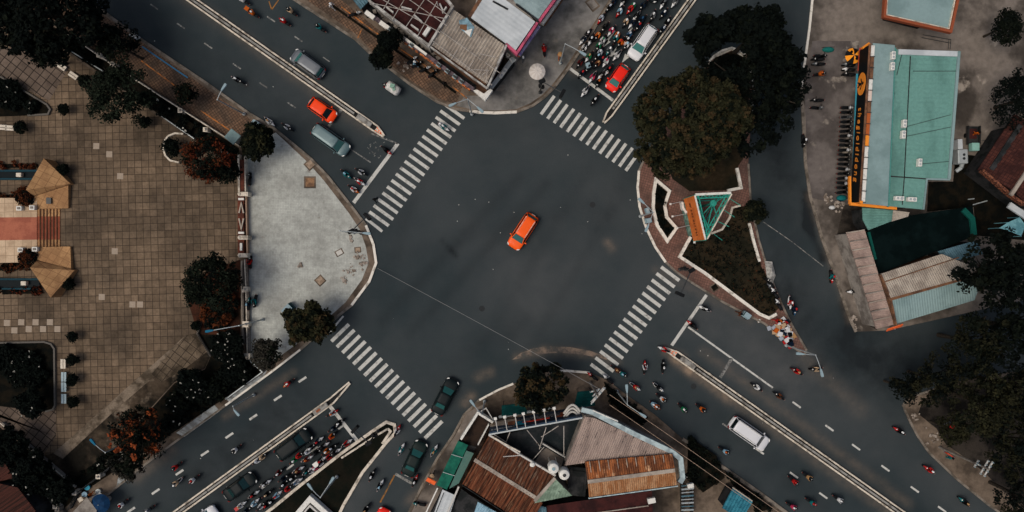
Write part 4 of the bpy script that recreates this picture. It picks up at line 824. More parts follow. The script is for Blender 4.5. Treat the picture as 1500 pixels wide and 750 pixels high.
for x, y, z in ((1464, 334, 2.2), (1476, 326, 2.6), (1494, 318, 2.3), (1496, 346, 2.3)): mb.tube(W(x, y, z)[:2] + (.1,) if False else (W(x, y, z).x, W(x, y, z).y, .1), W(x, y, z), .05)
tag(mb.build('tarpaulin', mat('teal_tarp', P(104, 150, 156), .7, col2=P(76, 120, 128), ns=1, var=.15)), 'pale teal tarpaulin stretched on poles below the maroon roof', 'tarpaulin')
tk = thing('water_tank', 'silver metal box with two dark holes beside the teal shop', 'water tank', W(1411, 229, .12)[:])
c = W(1411, 229, 2.2); mb = MB(); mb.box((c.x, c.y, 1.0), (1.2, 1.7, 1.2), .03); mb.build('tank', M_steel, tk, bevel=.1)
mb = MB(); [mb.lathe((c.x + a, c.y + b, 2.2), [(.16, 0), (.16, .03), (0, .03)], 12) for a, b in ((.1, .2), (.1, -.25))]; mb.build('hole_covers', M_dark, tk)
mb = MB(); [mb.tube((c.x + a, c.y + b, .12), (c.x + a, c.y + b, 1.0), .06) for a in (-.5, .5) for b in (-.7, .7)]; mb.build('stand', M_dark, tk)
mb = MB(); q = W(1407, 211, 2.0); mb.box((q.x, q.y, .2), (.55, 1.2, 1.8), .05); tag(mb.build('vent_duct', WHITER, bevel=.05), 'upright white duct above the silver box by the teal shop', 'duct')
mb = MB(); q = W(1407, 246, 1.2); mb.path([(q.x + .3, q.y + .8, 1.2), (q.x, q.y, 1.3), (q.x - .5, q.y - .4, 1.1)], .24, 10); tag(mb.build('bent_pipe', M_steel), 'bent pale pipe below the silver box by the teal shop', 'pipe')
o = thing('handcart', 'dark handcart with a pale green box behind the teal shop', 'handcart', W(1427, 204, .12)[:]); c = W(1426, 198, .8)
mb = MB(); mb.box((c.x, c.y, .45), (1.3, 2.2, .12)); mb.box((c.x - .7, c.y, .57), (.08, 2.2, .5)); mb.box((c.x + .7, c.y, .57), (.08, 2.2, .5)); mb.build('tray', WALLD, o); mb = MB(); mb.box((c.x, c.y + .2, .58), (1.0, 1.2, .08)); mb.build('load', MAROON, o)
q = W(1429, 215, 1.2); mb = MB(); mb.box((q.x, q.y, .57), (.9, .95, .7)); mb.build('box', mat('pale_green_lid', P(120, 160, 150), .6, var=.1), o, bevel=.04)
for sx in (-.75, .75): mb = MB(); mb.lathe((c.x + sx, c.y, .4), [(.27, -.04), (.27, .04)], 14, Matrix.Rotation(math.pi / 2, 3, 'Y')); mb.build('wheel', M_rub, o)
for x0, y0, x1, y1, lb in ((1425, 300, 1446, 294, 'pale pole lying in the dark yard right of the teal shop'), (1418, 292, 1427, 291, 'short pale stick lying in the dark yard')):
    mb = MB(); mb.tube(W(x0, y0, .3), W(x1, y1, .3), .07); tag(mb.build('pole', M_steel), lb, 'pole')
lad = MB()
for (x0, y0, x1, y1) in ((1352, 51, 1393, 58), (1350, 55, 1392, 63), (1390, 58, 1389, 72), (1393, 58, 1392, 72), (1428, 205, 1450, 206), (1428, 212, 1450, 213)): lad.tube(W(x0, y0, .2), W(x1, y1, .2), .035, n=5)
struct('drain_line', lad, M_dark, origin=(0, 0, 0))

# ---- top block
o, _ = bld('terrace_house', 'house with maroon roof terrace under white pergola bars', [(520, -40), (541, 1), (628, 66), (663, 9), (600, -45)], 7, WALLC, lo_h=6.4)
mb = MB(); mb.prism(inset(WP([(520, -40), (541, 1), (628, 66), (663, 9), (600, -45)], 6.4), .2), 6.2, 6.4); mb.build('terrace_floor', MAROON, o)
edge(o, [(520, -40), (541, 1), (628, 66), (663, 9), (620, -45)], 7.2, .26, 6.2, 7.2, mat('pale_parapet', P(158, 156, 150), .8, col2=P(110, 106, 100), ns=1, var=.15))
for a, b in (((547, 5), (651, 27)), ((560, 16), (582, -20)), ((575, 28), (600, -14)), ((594, 40), (625, -6)), ((612, 52), (640, 3)), ((553, -5), (645, 48)), ((575, -18), (655, 38)), ((600, -20), (660, 25))): edge(o, [a, b], 7.8, .06, 7.7, 7.8, M_pale, 'pergola_bar')
for a, b in (((588, 10), (603, 14)), ((566, 10), (576, 18)), ((602, 36), (613, 44)), ((607, 22), (618, 32)), ((644, 5), (650, 18)), ((648, 18), (654, 10))): edge(o, [a, b], 6.9, .16, 6.4, 6.95, M_steelw, 'railing')
for x, y in ((547, 5), (575, 28), (612, 52), (640, 3), (651, 27)): c = W(x, y, 7.7); mb = MB(); mb.tube((c.x, c.y, 6.3), (c.x, c.y, 7.75), .06); mb.build('post', M_steelw, o)
mb = MB(); c = W(625, 46, 6.8); mb.box((c.x, c.y, 6.41), (.45, 1.1, .5), -.6); tag(mb.build('storage_box', M_white, bevel=.03), 'white box standing on the maroon roof terrace', 'box')
o, _ = bld('corrugated_roof_house', 'corner house with ribbed beige roof and railings round its edge', [(664, 12), (741, 66), (713, 127), (629, 66)], 6.6, WALLB)
roof(o, [(664, 14), (739, 66), (713, 123), (632, 66)], 6.6, BEIGER, pdir((632, 66), (664, 14)), .36, .13, h=6.6)
edge(o, [(742, 66), (714, 128)], 7, .22, 6.3, 7.1, mat('pale_parapet')); edge(o, [(714, 129), (629, 67)], 7, .16, 6.4, 6.9, mat('pale_parapet'))
for q in ([(634, 60), (720, 124)], [(645, 45), (734, 108)], [(632, 68), (640, 56)], [(660, 88), (670, 73)], [(684, 104), (694, 88)], [(686, 101), (716, 103)], [(700, 112), (706, 98)], [(712, 118), (714, 100)], [(720, 112), (738, 68)], [(700, 78), (728, 84)], [(706, 110), (714, 104)]): edge(o, q, 7.2, .055, 7.1, 7.17, M_pale, 'railing')
for x, y in ((634, 60), (720, 124), (660, 80), (690, 102), (738, 68)): c = W(x, y, 7.1); mb = MB(); mb.tube((c.x, c.y, 6.6), (c.x, c.y, 7.15), .05); mb.build('post', M_steelw, o)
for px_, mm, z_ in (([(672, 30), (684, 26), (695, 40), (690, 55), (676, 44)], mat('blue_tarp', P(112, 140, 150), .7, col2=P(84, 104, 112), ns=1.5, var=.2), 6.74), ([(680, 46), (692, 42), (688, 54)], M_white, 6.76), ([(674, 36), (684, 36), (684, 46), (674, 42)], WALLB, 6.75)):
    roof(o, px_, z_, mm, 0, .3, 0, h=6.7, name='roof_sheet', slab=False)
o, _ = bld('white_roof_shop', 'shop with plain white metal roof and pink fascia on the corner', [(700, -30), (690, 26), (756, 76), (786, 31), (735, -30)], 7, WALLC)
roof(o, [(709, -8), (690, 26), (755, 74), (784, 32), (722, -14)], 7, WHITER, pdir((690, 26), (755, 74)), .5, .02, h=7)
PINK = mat('pink_fascia', P(168, 74, 96), .7, col2=P(120, 60, 76), ns=1, var=.15)
edge(o, [(741, 64), (757, 78), (787, 33)], 7, .28, 6.2, 7.05, PINK, 'fascia'); edge(o, [(760, 79), (789, 37)], 5.5, .5, 4.9, 5.5, mat('blue_white_fascia', P(150, 150, 170), .6, col2=P(110, 90, 140), ns=2, var=.2), 'fascia'); edge(o, [(688, 24), (712, -14)], 7, .4, 6.7, 7.04, WALLB, 'gutter'); edge(o, [(758, 82), (772, 62)], 4, .5, 3.8, 4.0, mat('orange_brick'), 'awning'); edge(o, [(722, 2), (744, 14)], 7, .2, 7.0, 7.1, WALLD, 'seam')
o, _ = bld('grey_roof_shop', 'shop with grey teal roof and pink fascia at the top edge', [(735, -40), (757, 6), (788, 30), (830, -30)], 7, WALLC)
roof(o, [(745, -10), (757, 7), (788, 29), (826, -24), (790, -46)], 6.9, mat('grey_teal_roof', P(124, 140, 140), .6, col2=P(106, 122, 122), ns=.4, var=.1), pdir((757, 7), (788, 29)), .5, .02, h=6.9)
edge(o, [(790, 31), (832, -28)], 7, .3, 6.2, 7.05, PINK, 'fascia'); edge(o, [(793, 33), (834, -26)], 5.4, .6, 4.7, 5.4, M_white, 'fascia'); edge(o, [(796, 36), (838, -24)], 3.6, .5, 3.4, 3.6, WALLB, 'awning'); edge(o, [(756, 6), (788, 30)], 7.0, .2, 6.9, 7.1, WALLD, 'seam')
o, _ = bld('small_roof_house', 'house with ribbed blue grey roof at the top edge left of the terrace', [(510, -20), (528, 14), (545, -2), (535, -20)], 4, WALLD)
roof(o, [(508, -12), (528, 14), (546, -4), (532, -22)], 4, mat('blue_grey_roof'), pdir((508, -12), (528, 14)), .3, .06, h=4)
# sign strip over the shop fronts and its clutter
sg = thing('shop_fascia', 'long purple grey shop sign strip with orange fringe along the top pavement', 'sign strip', W(620, 82, .12)[:])
mb = MB(); mb.strip(WP([(536, 16), (694, 131)], 3.6), .42, 2.9, 3.6); mb.build('board', mat('purple_grey_board', P(92, 80, 84), .7, col2=P(60, 54, 58), ns=1, var=.25), sg)
rng2 = random.Random(4); fr = MB()
mb = MB()
for k in range(34):
    t = .27 + .72 * k / 34 + rng2.uniform(-.005, .005)
    if rng2.random() < .78: c = W(536 + 158 * t - 1.5, 16 + 115 * t + 3.4, 3.3); mb.box((c.x, c.y, 2.9), (.34, .22, rng2.uniform(.3, .7)), rng2.uniform(-1, 0))
mb.build('fringe', mat('orange_fringe', P(176, 104, 60), .8, col2=P(110, 66, 44), ns=4, var=.3), sg)
mb = MB(); mb.prism(WP([(693, 132), (711, 148), (722, 132), (718, 129), (709, 137), (699, 131)], 3.7), 3.0, 3.7); mb.build('corner_board', M_white, sg, bevel=.05)
mb = MB(); mb.strip(WP([(586, 51), (625, 80)], 3.8), .26, 3.6, 3.85); mb.build('light_box', M_white, sg)
for i, (x, y) in enumerate(((572, 43), (587, 54), (602.5, 66), (642.5, 95), (655, 104), (666, 112), (675.5, 119))):
    ac(x, y, 3.62, .5, .45, -.63, ['first', 'second', 'third', 'fourth', 'fifth', 'sixth', 'seventh'][i] + ' small grey unit from the top along the shop sign strip', .3, 'units on the shop sign strip', mat('grey_unit', P(126, 142, 144), .6, var=.1))
for x, y, lb in ((542, 22, 'white box at the upper end of the shop sign strip'), (563, 37, 'second white box along the shop sign strip')):
    c = W(x, y, 3.8); mb = MB(); mb.box((c.x, c.y, 3.45), (1.25, .5, .5), -.63); tag(mb.build('sign_box', M_white, bevel=.03), lb, 'sign box')
o, _ = bld('side_stall', 'row of grey frames and units along the alley side of the corner house', [(716, 128), (722, 130), (756, 86), (750, 82)], 2.6, WALLD); roof(o, [(716, 128), (722, 130), (756, 86), (750, 82)], 2.6, M_steel, 0, .3, 0, h=2.6, name='canopy')
ac(751, 87, 2.65, .6, .6, -.9, 'grey unit on the alley side canopy by the pink fascia', .35); ac(737, 107, 2.65, 1.3, .4, .95, 'long grey unit on the alley side canopy', .3)
c = W(744.5, 79, 3.2); mb = MB(); mb.lathe((c.x, c.y, 2.2), [(.3, 0), (.3, .9), (.24, 1.0), (.16, .98), (.16, .9), (0, .9)], 18); tag(mb.build('round_drum', M_cream), 'round beige drum between the ribbed roof and the pink fascia', 'drum')
rub = MB(); rr = random.Random(3)
for k in range(60):
    t = rr.random(); c = W(552 + 100 * t + rr.uniform(-6, 6), 14 + 72 * t + rr.uniform(-5, 5), 3); rub.box((c.x, c.y, 2.4 + rr.random() * .6), (rr.uniform(.3, 1.), rr.uniform(.2, .6), .2), rr.random() * 3)
rub.build('scrap_heap', M_conc)['kind'] = 'stuff'; bpy.data.objects['scrap_heap']['label'] = 'grey scrap lying on the low roof between sign strip and terrace'
o, _ = bld('low_annex', 'low dark annex roof between the sign strip and the terrace house', [(536, 12), (692, 126), (706, 124), (625, 66), (540, 2)], 2.6, WALLD); roof(o, [(536, 12), (692, 126), (706, 124), (625, 66), (540, 2)], 2.4, WALLD, 0, .3, 0, h=2.4)
# ---- bottom block
RUSTA = pdir((696, 640), (677, 710))
o, _ = bld('rusty_roof_house', 'house with dark rusty ribbed roof and pale ridge at the lower centre', [(716, 640), (813, 699), (774, 772), (677, 710)], 5.6, WALLB, lo_h=5.0)
A1 = pdir((716, 640), (677, 710)); RU = rustmat('dark_rust_roof', A1, P(96, 56, 38), P(50, 30, 22), P(122, 92, 68))
roof(o, [(716, 640), (813, 699), (783, 728), (696, 674)], plane3(W(696, 674, 5.8), W(783, 728, 5.8), W(716, 640, 5.2)), rustmat('pale_rust_roof', A1, P(88, 54, 38), P(52, 34, 27), P(112, 98, 82)), A1, .4, .14, h=5.6)
roof(o, [(696, 674), (795, 736), (774, 772), (677, 710)], plane3(W(696, 674, 5.8), W(795, 736, 5.8), W(677, 710, 5.2)), RU, A1, .4, .14, h=5.6, name='roof_slope')
edge(o, [(695, 673.5), (786, 730)], 5.9, .42, 5.72, 5.92, BEIGER, 'ridge'); edge(o, [(677, 711), (740, 752)], 5.3, .1, 5.0, 5.3, WALLD, 'gutter')
edge(o, [(716, 637), (730, 645), (765, 668), (814, 697)], 5.6, .2, 5.2, 5.7, M_steelw, 'parapet'); edge(o, [(722, 640), (736, 648), (762, 662)], 5.8, .14, 5.6, 5.9, M_cream, 'pipe'); edge(o, [(737, 669), (765, 667)], 6, .07, 5.9, 6.0, M_steelw, 'rail')
c = W(780, 681, 5.9); mb = MB(); mb.ball((c.x, c.y, 5.75), (.32, .3, .2), z0=-.2); tag(mb.build('satellite_dish', M_white, smooth=True), 'small white dish at the edge of the dark rusty roof', 'dish')
o, _ = bld('green_patch_roof', 'small green mottled roof triangle with pale edge beside the water tanks', [(812, 700), (838, 726), (783, 737)], 5.9, WALLC)
roof(o, [(812, 700), (838, 726), (783, 737)], 6, mat('green_mottled_roof', P(118, 136, 118), .75, col2=P(92, 108, 92), ns=1, var=.15, col3=P(40, 48, 42), n3=2.2, lo3=.6, hi3=.66), 1.2, .3, .03, h=6); edge(o, [(783, 734), (813, 700)], 6, .34, 5.9, 6.12, BEIGER, 'verge')
o, _ = bld('pink_roof_house', 'house with mottled pinkish triangular roof and white edging', [(855, 607), (868, 606), (990, 666), (857, 678), (826, 682)], 5.8, WALLC, lo_h=5.4)
roof(o, [(856, 610), (870, 612), (985, 664), (857, 678), (827, 682)], 5.8, mat('mottled_pink_roof', P(140, 124, 114), .8, col2=P(118, 104, 96), ns=.5, var=.15, col3=P(48, 44, 42), n3=1.6, lo3=.6, hi3=.68, rot=-1.2, stretch=(.5, 2.2, 1)), pdir((856, 610), (827, 682)), .24, .06, h=5.8)
edge(o, [(852, 600), (868, 604), (930, 636), (985, 662), (997, 672), (1000, 700), (996, 707)], 5.9, .55, 5.5, 6.0, mat('pale_blue_edging', P(152, 166, 166), .7, col2=P(122, 134, 136), ns=1, var=.12), 'gutter'); edge(o, [(868, 601), (905, 617)], 6, .12, 5.6, 6.1, M_white, 'pipe'); edge(o, [(916, 624), (960, 650)], 5, .12, 4.8, 5.0, M_white, 'pipe')
A2 = pdir((857, 678), (863, 729))
o, _ = bld('orange_rust_house', 'house with bright orange rusted roof and pale ridge', [(857, 677), (985, 666), (992, 711), (863, 729)], 6.4, WALLC, lo_h=5.9)
roof(o, [(857, 677), (985, 665), (988, 690), (861, 707)], plane3(W(861, 707, 6.7), W(988, 690, 6.7), W(857, 677, 6.2)), mat('orange_rust_roof', P(138, 84, 50), .8, col2=P(88, 54, 36), ns=.9, lo=.4, hi=.6, var=.28, vs=5, rot=-A2, stretch=(.5, 1.4, 1), col3=P(178, 140, 106), n3=1.3, lo3=.58, hi3=.7), A2, .26, .08, h=6.4)
roof(o, [(861, 707), (988, 690), (992, 711), (863, 729)], plane3(W(861, 707, 6.7), W(988, 690, 6.7), W(863, 729, 6.2)), mat('faded_rust_roof', P(146, 112, 82), .8, col2=P(124, 84, 54), ns=1.1, lo=.4, hi=.6, var=.22, vs=5, rot=-A2, stretch=(.5, 1.4, 1)), A2, .24, .06, h=6.4, name='roof_slope')
edge(o, [(861, 706), (989, 689)], 6.8, .42, 6.6, 6.82, BEIGER, 'ridge'); edge(o, [(862, 730), (993, 712)], 6.2, .12, 6.0, 6.25, mat('pale_blue_edging'), 'gutter')
for k in range(9): t = (k + .5) / 9.5; edge(o, [(857 + 128 * t, 677 - 11 * t), (861 + 127 * t, 704 - 17 * t)], 6.6, .07, 6.32, 6.62 if False else 6.5, BEIGER, 'batten')
o, _ = bld('maroon_flat_house', 'house with dark maroon flat roof at the bottom edge', [(800, 741), (955, 719), (958, 800), (800, 800)], 4.4, WALLD); roof(o, [(800, 741), (955, 719), (958, 800), (800, 800)], 4.4, MAROON, 0, .4, 0, h=4.4); edge(o, [(870, 752), (950, 741)], 4.6, .1, 4.4, 4.6, BEIGER, 'pipe')
o, _ = bld('dark_courtyard', 'dark glossy low roof between the billboard back and the rusty roof', [(722, 640), (850, 616), (824, 682), (812, 694)], 3.2, WALLD)
roof(o, [(722, 640), (850, 612), (824, 684), (812, 696)], 3.2, mat('wet_dark_roof', (.012, .017, .019), .25, col2=(.03, .032, .034), ns=.5, var=.2), 0, .4, 0, h=3.2); roof(o, [(793, 662), (800, 656), (826, 672), (820, 690), (805, 690), (784, 676)], 3.3, SLAB, 0, .4, 0, h=3.3, name='concrete_slab')
edge(o, [(795, 650), (828, 670)], 4, .16, 3.3, 4.0, M_steelw, 'rail')
for x, y, r, z_, lb in ((811, 687, .62, 6.6, 'domed white water tank on the slab beside the rusty roof'), (827, 697, .62, 6.8, 'white water tank with a dark central hatch')):
    c = W(x, y, z_); tk = thing('water_tank', lb, 'water tank', (c.x, c.y, 3.3)); mb = MB(); mb.lathe((c.x, c.y, 5.2), [(r, 0), (r, 1.1), (r * .9, 1.3), (r * .45, 1.42), (r * .2, 1.44), (0, 1.44)], 22); mb.build('tank', M_white, tk, smooth=False)
    mb = MB(); mb.lathe((c.x, c.y, 6.63), [(.2, 0), (.2, .06), (0, .07)], 14); mb.build('hatch', M_dark if 'hatch' in lb else M_lamp, tk)
    mb = MB(); [mb.tube((c.x + a, c.y + b, 3.3), (c.x + a, c.y + b, 5.2), .06) for a in (-.4, .4) for b in (-.4, .4)]; mb.build('stand', M_steelw, tk)
mb = MB(); c = W(846, 706, 3.6); mb.box((c.x, c.y, 3.0), (2.2, 3.4, .5), -.1); mb.box((c.x, c.y, 3.5), (1.5, 2.6, .1), -.1); tag(mb.build('roof_hatch', WALLD, bevel=.05), 'dark barred roof hatch right of the water tanks', 'roof hatch')
o, _ = bld('walled_terrace', 'dark terrace with white wall edges at the lower corner kerb', [(700, 605), (722, 619), (700, 668), (675, 645)], 3.4, WALLD, lo_h=2.6); roof(o, [(700, 605), (722, 619), (700, 668), (675, 645)], 2.5, mat('dark_terrace_floor', P(44, 34, 28), .8, col2=P(26, 22, 20), ns=.7, var=.3), 0, .4, 0, h=3); edge(o, [(675, 644), (700, 605), (722, 619)], 3.6, .26, 2.4, 3.6, M_white); edge(o, [(716, 622), (700, 652)], 3.4, .12, 2.5, 3.4, M_white, 'rail')
edge(o, [(702, 604), (712, 598), (724, 618)], 3.2, .1, 3.0, 3.2, M_steelw, 'rail')
o, _ = bld('green_awning_shop', 'shop front with long green awning along the lower street', [(672, 646), (700, 654), (664, 720), (640, 711)], 3, WALLD, lo_h=2.7)
roof(o, [(671, 646), (686, 651), (655, 716), (639, 711)], plane3(W(671, 646, 3.0), W(639, 711, 3.0), W(686, 651, 3.4)), mat('green_awning', P(24, 84, 68), .7, col2=P(18, 70, 58), ns=1, var=.1), 0, .3, 0, h=3.1, name='awning'); roof(o, [(683, 660), (694, 664), (672, 708), (658, 716)], 3.5, mat('translucent_green', P(72, 98, 90), .7, col2=P(66, 96, 88), ns=1, var=.12), 0, .3, .0, h=3.5, name='canopy')
for t in (.3, .7): edge(o, [(671 - 32 * t, 646 + 65 * t), (694 - 32 * t, 653 + 65 * t)], 3.4, .05, 3.35, 3.46, M_steel, 'rib')
o, _ = bld('white_roof_shack', 'shack with grey white sheet roof below the green awning', [(648, 717), (668, 726), (652, 775), (624, 765)], 3.4, WALLD); roof(o, [(648, 717), (668, 726), (652, 775), (630, 768)], 3.4, WHITER, pdir((648, 717), (630, 768)), .5, .03, h=3.4); edge(o, [(641, 715), (615, 770)], 3.2, .14, 3.0, 3.2, M_white, 'gutter'); edge(o, [(650, 722), (634, 762)], 3.5, .08, 3.4, 3.52, M_dark, 'seam')
o, _ = bld('blue_sheet_shack', 'low shack with blue grey sheets below the dark rusty roof', [(676, 716), (740, 756), (720, 790), (655, 770)], 3, WALLD); roof(o, [(700, 735), (738, 756), (716, 790), (690, 765)], 3, mat('blue_grey_sheet', P(120, 150, 164), .6, col2=P(40, 76, 88), ns=.6, lo=.45, hi=.6, var=.1), 1, .3, .04, h=3); roof(o, [(676, 716), (700, 734), (690, 765), (660, 752)], 2.9, WALLD, 0, .3, 0, h=2.9, name='dark_roof'); edge(o, [(672, 713), (652, 760)], 3.6, .2, 3.2, 3.6, M_steelw, 'pipe')
o, _ = bld('pale_blue_lean_to', 'pale blue lean-to roof at the bottom edge below the green patch roof', [(783, 738), (800, 742), (806, 790), (776, 790)], 4.6, WALLD); roof(o, [(783, 739), (800, 743), (806, 790), (776, 790)], 4.6, mat('blue_grey_roof'), 1.4, .3, .04, h=4.6)
for px_, lb in (([(735, 594), (770, 590), (772, 606), (735, 610)], 'dark green awning above the billboard'), ([(846, 574), (868, 572), (872, 594), (840, 598)], 'dark green awning beneath the crossarm utility pole')):
    o = thing('awning', lb, 'awning', W(*px_[0], .12)[:]); roof(o, px_, 2.8, mat('dark_green_awning', P(6, 50, 49), .7, col2=P(4, 38, 38), ns=1, var=.12), 0, .4, .04, h=2.8, name='canopy')
    mb = MB(); [mb.tube((*p, .12), (*p, 2.75), .05) for p in inset(WP(px_, 2.8), .2)]; mb.build('posts', M_dark, o)
o, _ = bld('blue_corrugated_stall', 'stall with blue ribbed roof at the bottom edge under the cables', [(1073, 716), (1102, 735), (1086, 762), (1058, 744)], 3, WALLD); roof(o, [(1073, 716), (1102, 735), (1086, 762), (1058, 744)], 3, mat('blue_ribbed_roof', P(46, 106, 120), .6, col2=P(34, 84, 98), ns=1, var=.12), pdir((1073, 716), (1058, 744)), .36, .1, h=3); edge(o, [(1073, 714), (1102, 734)], 3.1, .14, 3.0, 3.15, BEIGER, 'verge')
o = thing('pipe_rack', 'rack of pale pipes beside the orange rusted roof at the bottom', 'rack', W(1007, 735, .12)[:])
for k in range(9): p, q = W(998, 712 + 5 * k, 1.6), W(1016, 710 + 5.2 * k, 1.6); mb = MB(); mb.tube(p, q, .07 + .04 * (k % 2)); mb.build('pipe', M_steel if k % 3 else mat('blue_grey_roof'), o)
mb = MB(); [mb.strip(WP([(x, 708), (x + 1, 756)], 1.5), .12, .12, 1.5) for x in (1000, 1014)]; mb.build('frame', M_dark, o)
for x, y, s_, lb in ((1012, 712, .5, 'white box at the head of the pipe rack'), (948, 722, .6, 'white box on the roof beside the pipe rack')): c = W(x, y, 2); mb = MB(); mb.box((c.x, c.y, 1.5 if x > 1000 else 4.42), (s_ * 1.5, s_, .5), .2); tag(mb.build('white_box', M_white, bevel=.04), lb, 'box')
# billboard
PA, PB = W(717, 634, 6.6), W(853, 610, 6.6); d = (PB - PA).normalized(); nn = Vector((-d.y, d.x, 0)); nn = nn if nn.y > 0 else -nn
bb = thing('billboard', 'long billboard with blue and orange artwork facing the junction', 'billboard', ((PA.x + PB.x) / 2, (PA.y + PB.y) / 2, .12))
ln = (PB - PA).length; z0, z1 = 1.7, 6.7
mb = MB(); mb.strip([PA, PB], .22, z0, z1); mb.build('panel', mat('billboard_navy', P(34, 50, 66), .5, col2=P(24, 34, 44), ns=.7, var=.1), bb)
def bq(u0, v0, u1, v1, m_, nm, k=.0, sk=0.):
    mb = MB(); f = lambda u, v: tuple((PA + d * (u * ln) + nn * (.115 + k))[:2]) + (z0 + v * (z1 - z0),)
    g_ = lambda u, v: tuple((PA + d * (u * ln) + nn * (.10))[:2]) + (z0 + v * (z1 - z0),)
    q = [(u0, v0), (u1, v0 + sk), (u1, v1 + sk), (u0, v1)]; mb.add([g_(*p) for p in q] + [f(*p) for p in q], [(7, 6, 5, 4), (0, 1, 5, 4), (1, 2, 6, 5), (2, 3, 7, 6), (3, 0, 4, 7)]); return mb.build(nm, m_, bb)
bq(.0, .0, .30, .48, mat('billboard_beige', P(186, 170, 150), .6, col2=P(150, 128, 104), ns=2), 'artwork', .01, .12); bq(.2, .3, .42, .66, mat('billboard_orange', P(170, 110, 70), .6, col2=P(120, 70, 50), ns=2), 'artwork', .02, .05)
bq(.28, .42, .40, .8, mat('billboard_cyan', P(40, 140, 160), .6, col2=P(24, 90, 110), ns=3), 'artwork', .03); bq(.34, .3, .78, .55, mat('billboard_mosaic', P(140, 140, 140), .6, col2=P(30, 30, 34), ns=5, lo=.45, hi=.52), 'artwork', .04); bq(.36, .6, .66, .7, mat('billboard_red', P(190, 60, 44), .6), 'artwork', .05); bq(.72, .3, .84, .72, mat('billboard_rust', P(160, 82, 50), .6, col2=P(110, 54, 36), ns=3), 'artwork', .02)
rr = random.Random(9); mb = MB(); u = .02
while u < .27:
    l = rr.uniform(.006, .012); f = lambda a, v, k: tuple((PA + d * (a * ln) + nn * (.1 + k))[:2]) + (z0 + v * (z1 - z0),)
    mb.add([f(u, .8, .03), f(u + l, .8, .03), f(u + l, .9, .03), f(u, .9, .03)], [(3, 2, 1, 0)]); u += l + (.004 if rr.random() < .8 else .014)
mb.build('small_print', M_white, bb)
mb = MB(); mb.strip([PA + nn * .5 + d * ln * .1, PA + nn * .5 + d * ln * .7], .3, 1.4, 1.6); mb.build('catwalk', M_steel, bb)
edge(bb, [(716, 636.5), (853, 612)], 6.7, .16, 6.6, 6.75, M_steel, 'top_rail')
for u in (.09, .19, .3, .39, .5, .61, .72):
    p = PA + d * ln * u; mb = MB(); mb.path([(p.x, p.y, z1 + .05), (p.x + nn.x * 1.5, p.y + nn.y * 1.5, z1 + .25)], .05, 6); a = mb.build('lamp_arm', M_steelw, bb); mb = MB(); mb.box((p.x + nn.x * 1.55, p.y + nn.y * 1.55, z1 + .12), (.36, .3, .25), math.atan2(d.y, d.x)); mb.build('floodlight', M_white, a, bevel=.03)
for a, b in (((747, 633), (742, 646)), ((772, 630), (793, 656)), ((800, 626), (790, 658)), ((818, 624), (793, 640)), ((797, 655), (778, 676)), ((826, 624), (826, 668)), ((720, 634), (742, 648))):
    mb = MB(); mb.tube(W(*a, 6.2), W(*b, 4.2), .05); mb.build('brace', M_pale, bb)
for u in (.05, .35, .65, .95): p = PA + d * ln * u; mb = MB(); mb.tube((p.x - nn.x * .2, p.y - nn.y * .2, .12), (p.x - nn.x * .2, p.y - nn.y * .2, 6.5), .11); mb.build('post', M_steelw, bb)
o = thing('arched_rack', 'white arched metal rack between the billboard and the pinkish roof', 'rack', W(838, 606, 3)[:])
for k in range(3):
    a, b = W(826, 606 + 5 * k, 5.6), W(850, 603 + 5 * k, 5.6); pts = [a.lerp(b, t) + Vector((0, .9 * math.sin(math.pi * t), 0)) for t in np.linspace(0, 1, 9)]; mb = MB(); mb.path(pts, .13, 8); mb.build('arch', M_steelw, o)
mb = MB(); [mb.tube(W(x, 612, 5.5), tuple(W(x, 612, 5.5)[:2]) + (3.0,), .08) for x in (828, 848)]; mb.build('legs', M_steelw, o)
# ---- triangular truss sign on the island
T1, T2, T3 = W(1019, 286, 6), W(1071, 283.5, 6), W(1034, 351, 6); o = thing('truss_sign', 'triangular teal steel tower with an orange sign on its junction side', 'sign tower', ((T1.x + T2.x + T3.x) / 3, (T1.y + T2.y + T3.y) / 3, .12))
def at(v, z): return (v.x, v.y, z)
d = (T3 - T1).normalized(); nn = Vector((-d.y, d.x, 0)); nn = nn if nn.x < 0 else -nn
mb = MB(); mb.strip([T1 + nn * .1, T3 + nn * .1], .16, .9, 5.9); mb.build('sign_board', mat('island_sign_orange', P(186, 102, 48), .6, col2=P(166, 88, 42), ns=1, var=.1), o)
rr = random.Random(2); mb = MB(); t = .7; L3 = (T3 - T1).length
M2 = lambda a, z, k: tuple((T1 + d * a + nn * (.18 + k))[:2]) + (z,)
while t < L3 - .6:                      # weathered dark lettering too small to read: rows of strokes
    for zz in (3.0, 3.35):
        l = rr.uniform(.12, .3); mb.add([M2(t, zz, .02), M2(t + l, zz, .02), M2(t + l, zz + .26, .02), M2(t, zz + .26, .02)], [(0, 1, 2, 3)])
    t += rr.uniform(.3, .5)
mb.f = [f for f in mb.f]; mb.build('weathered_lettering', mat('sign_dark_strokes', P(70, 36, 24), .7), o)
edge(o, [(1018, 286), (1033.5, 351)], 6, .16, 5.9, 6.05, M_white, 'top_trim'); edge(o, [(1019, 285), (1071, 282.5)], 6, .26, 5.6, 6.05, M_white, 'top_trim'); edge(o, [(1072, 284), (1036, 350)], 6, .14, 5.8, 6.05, M_cream, 'top_trim')
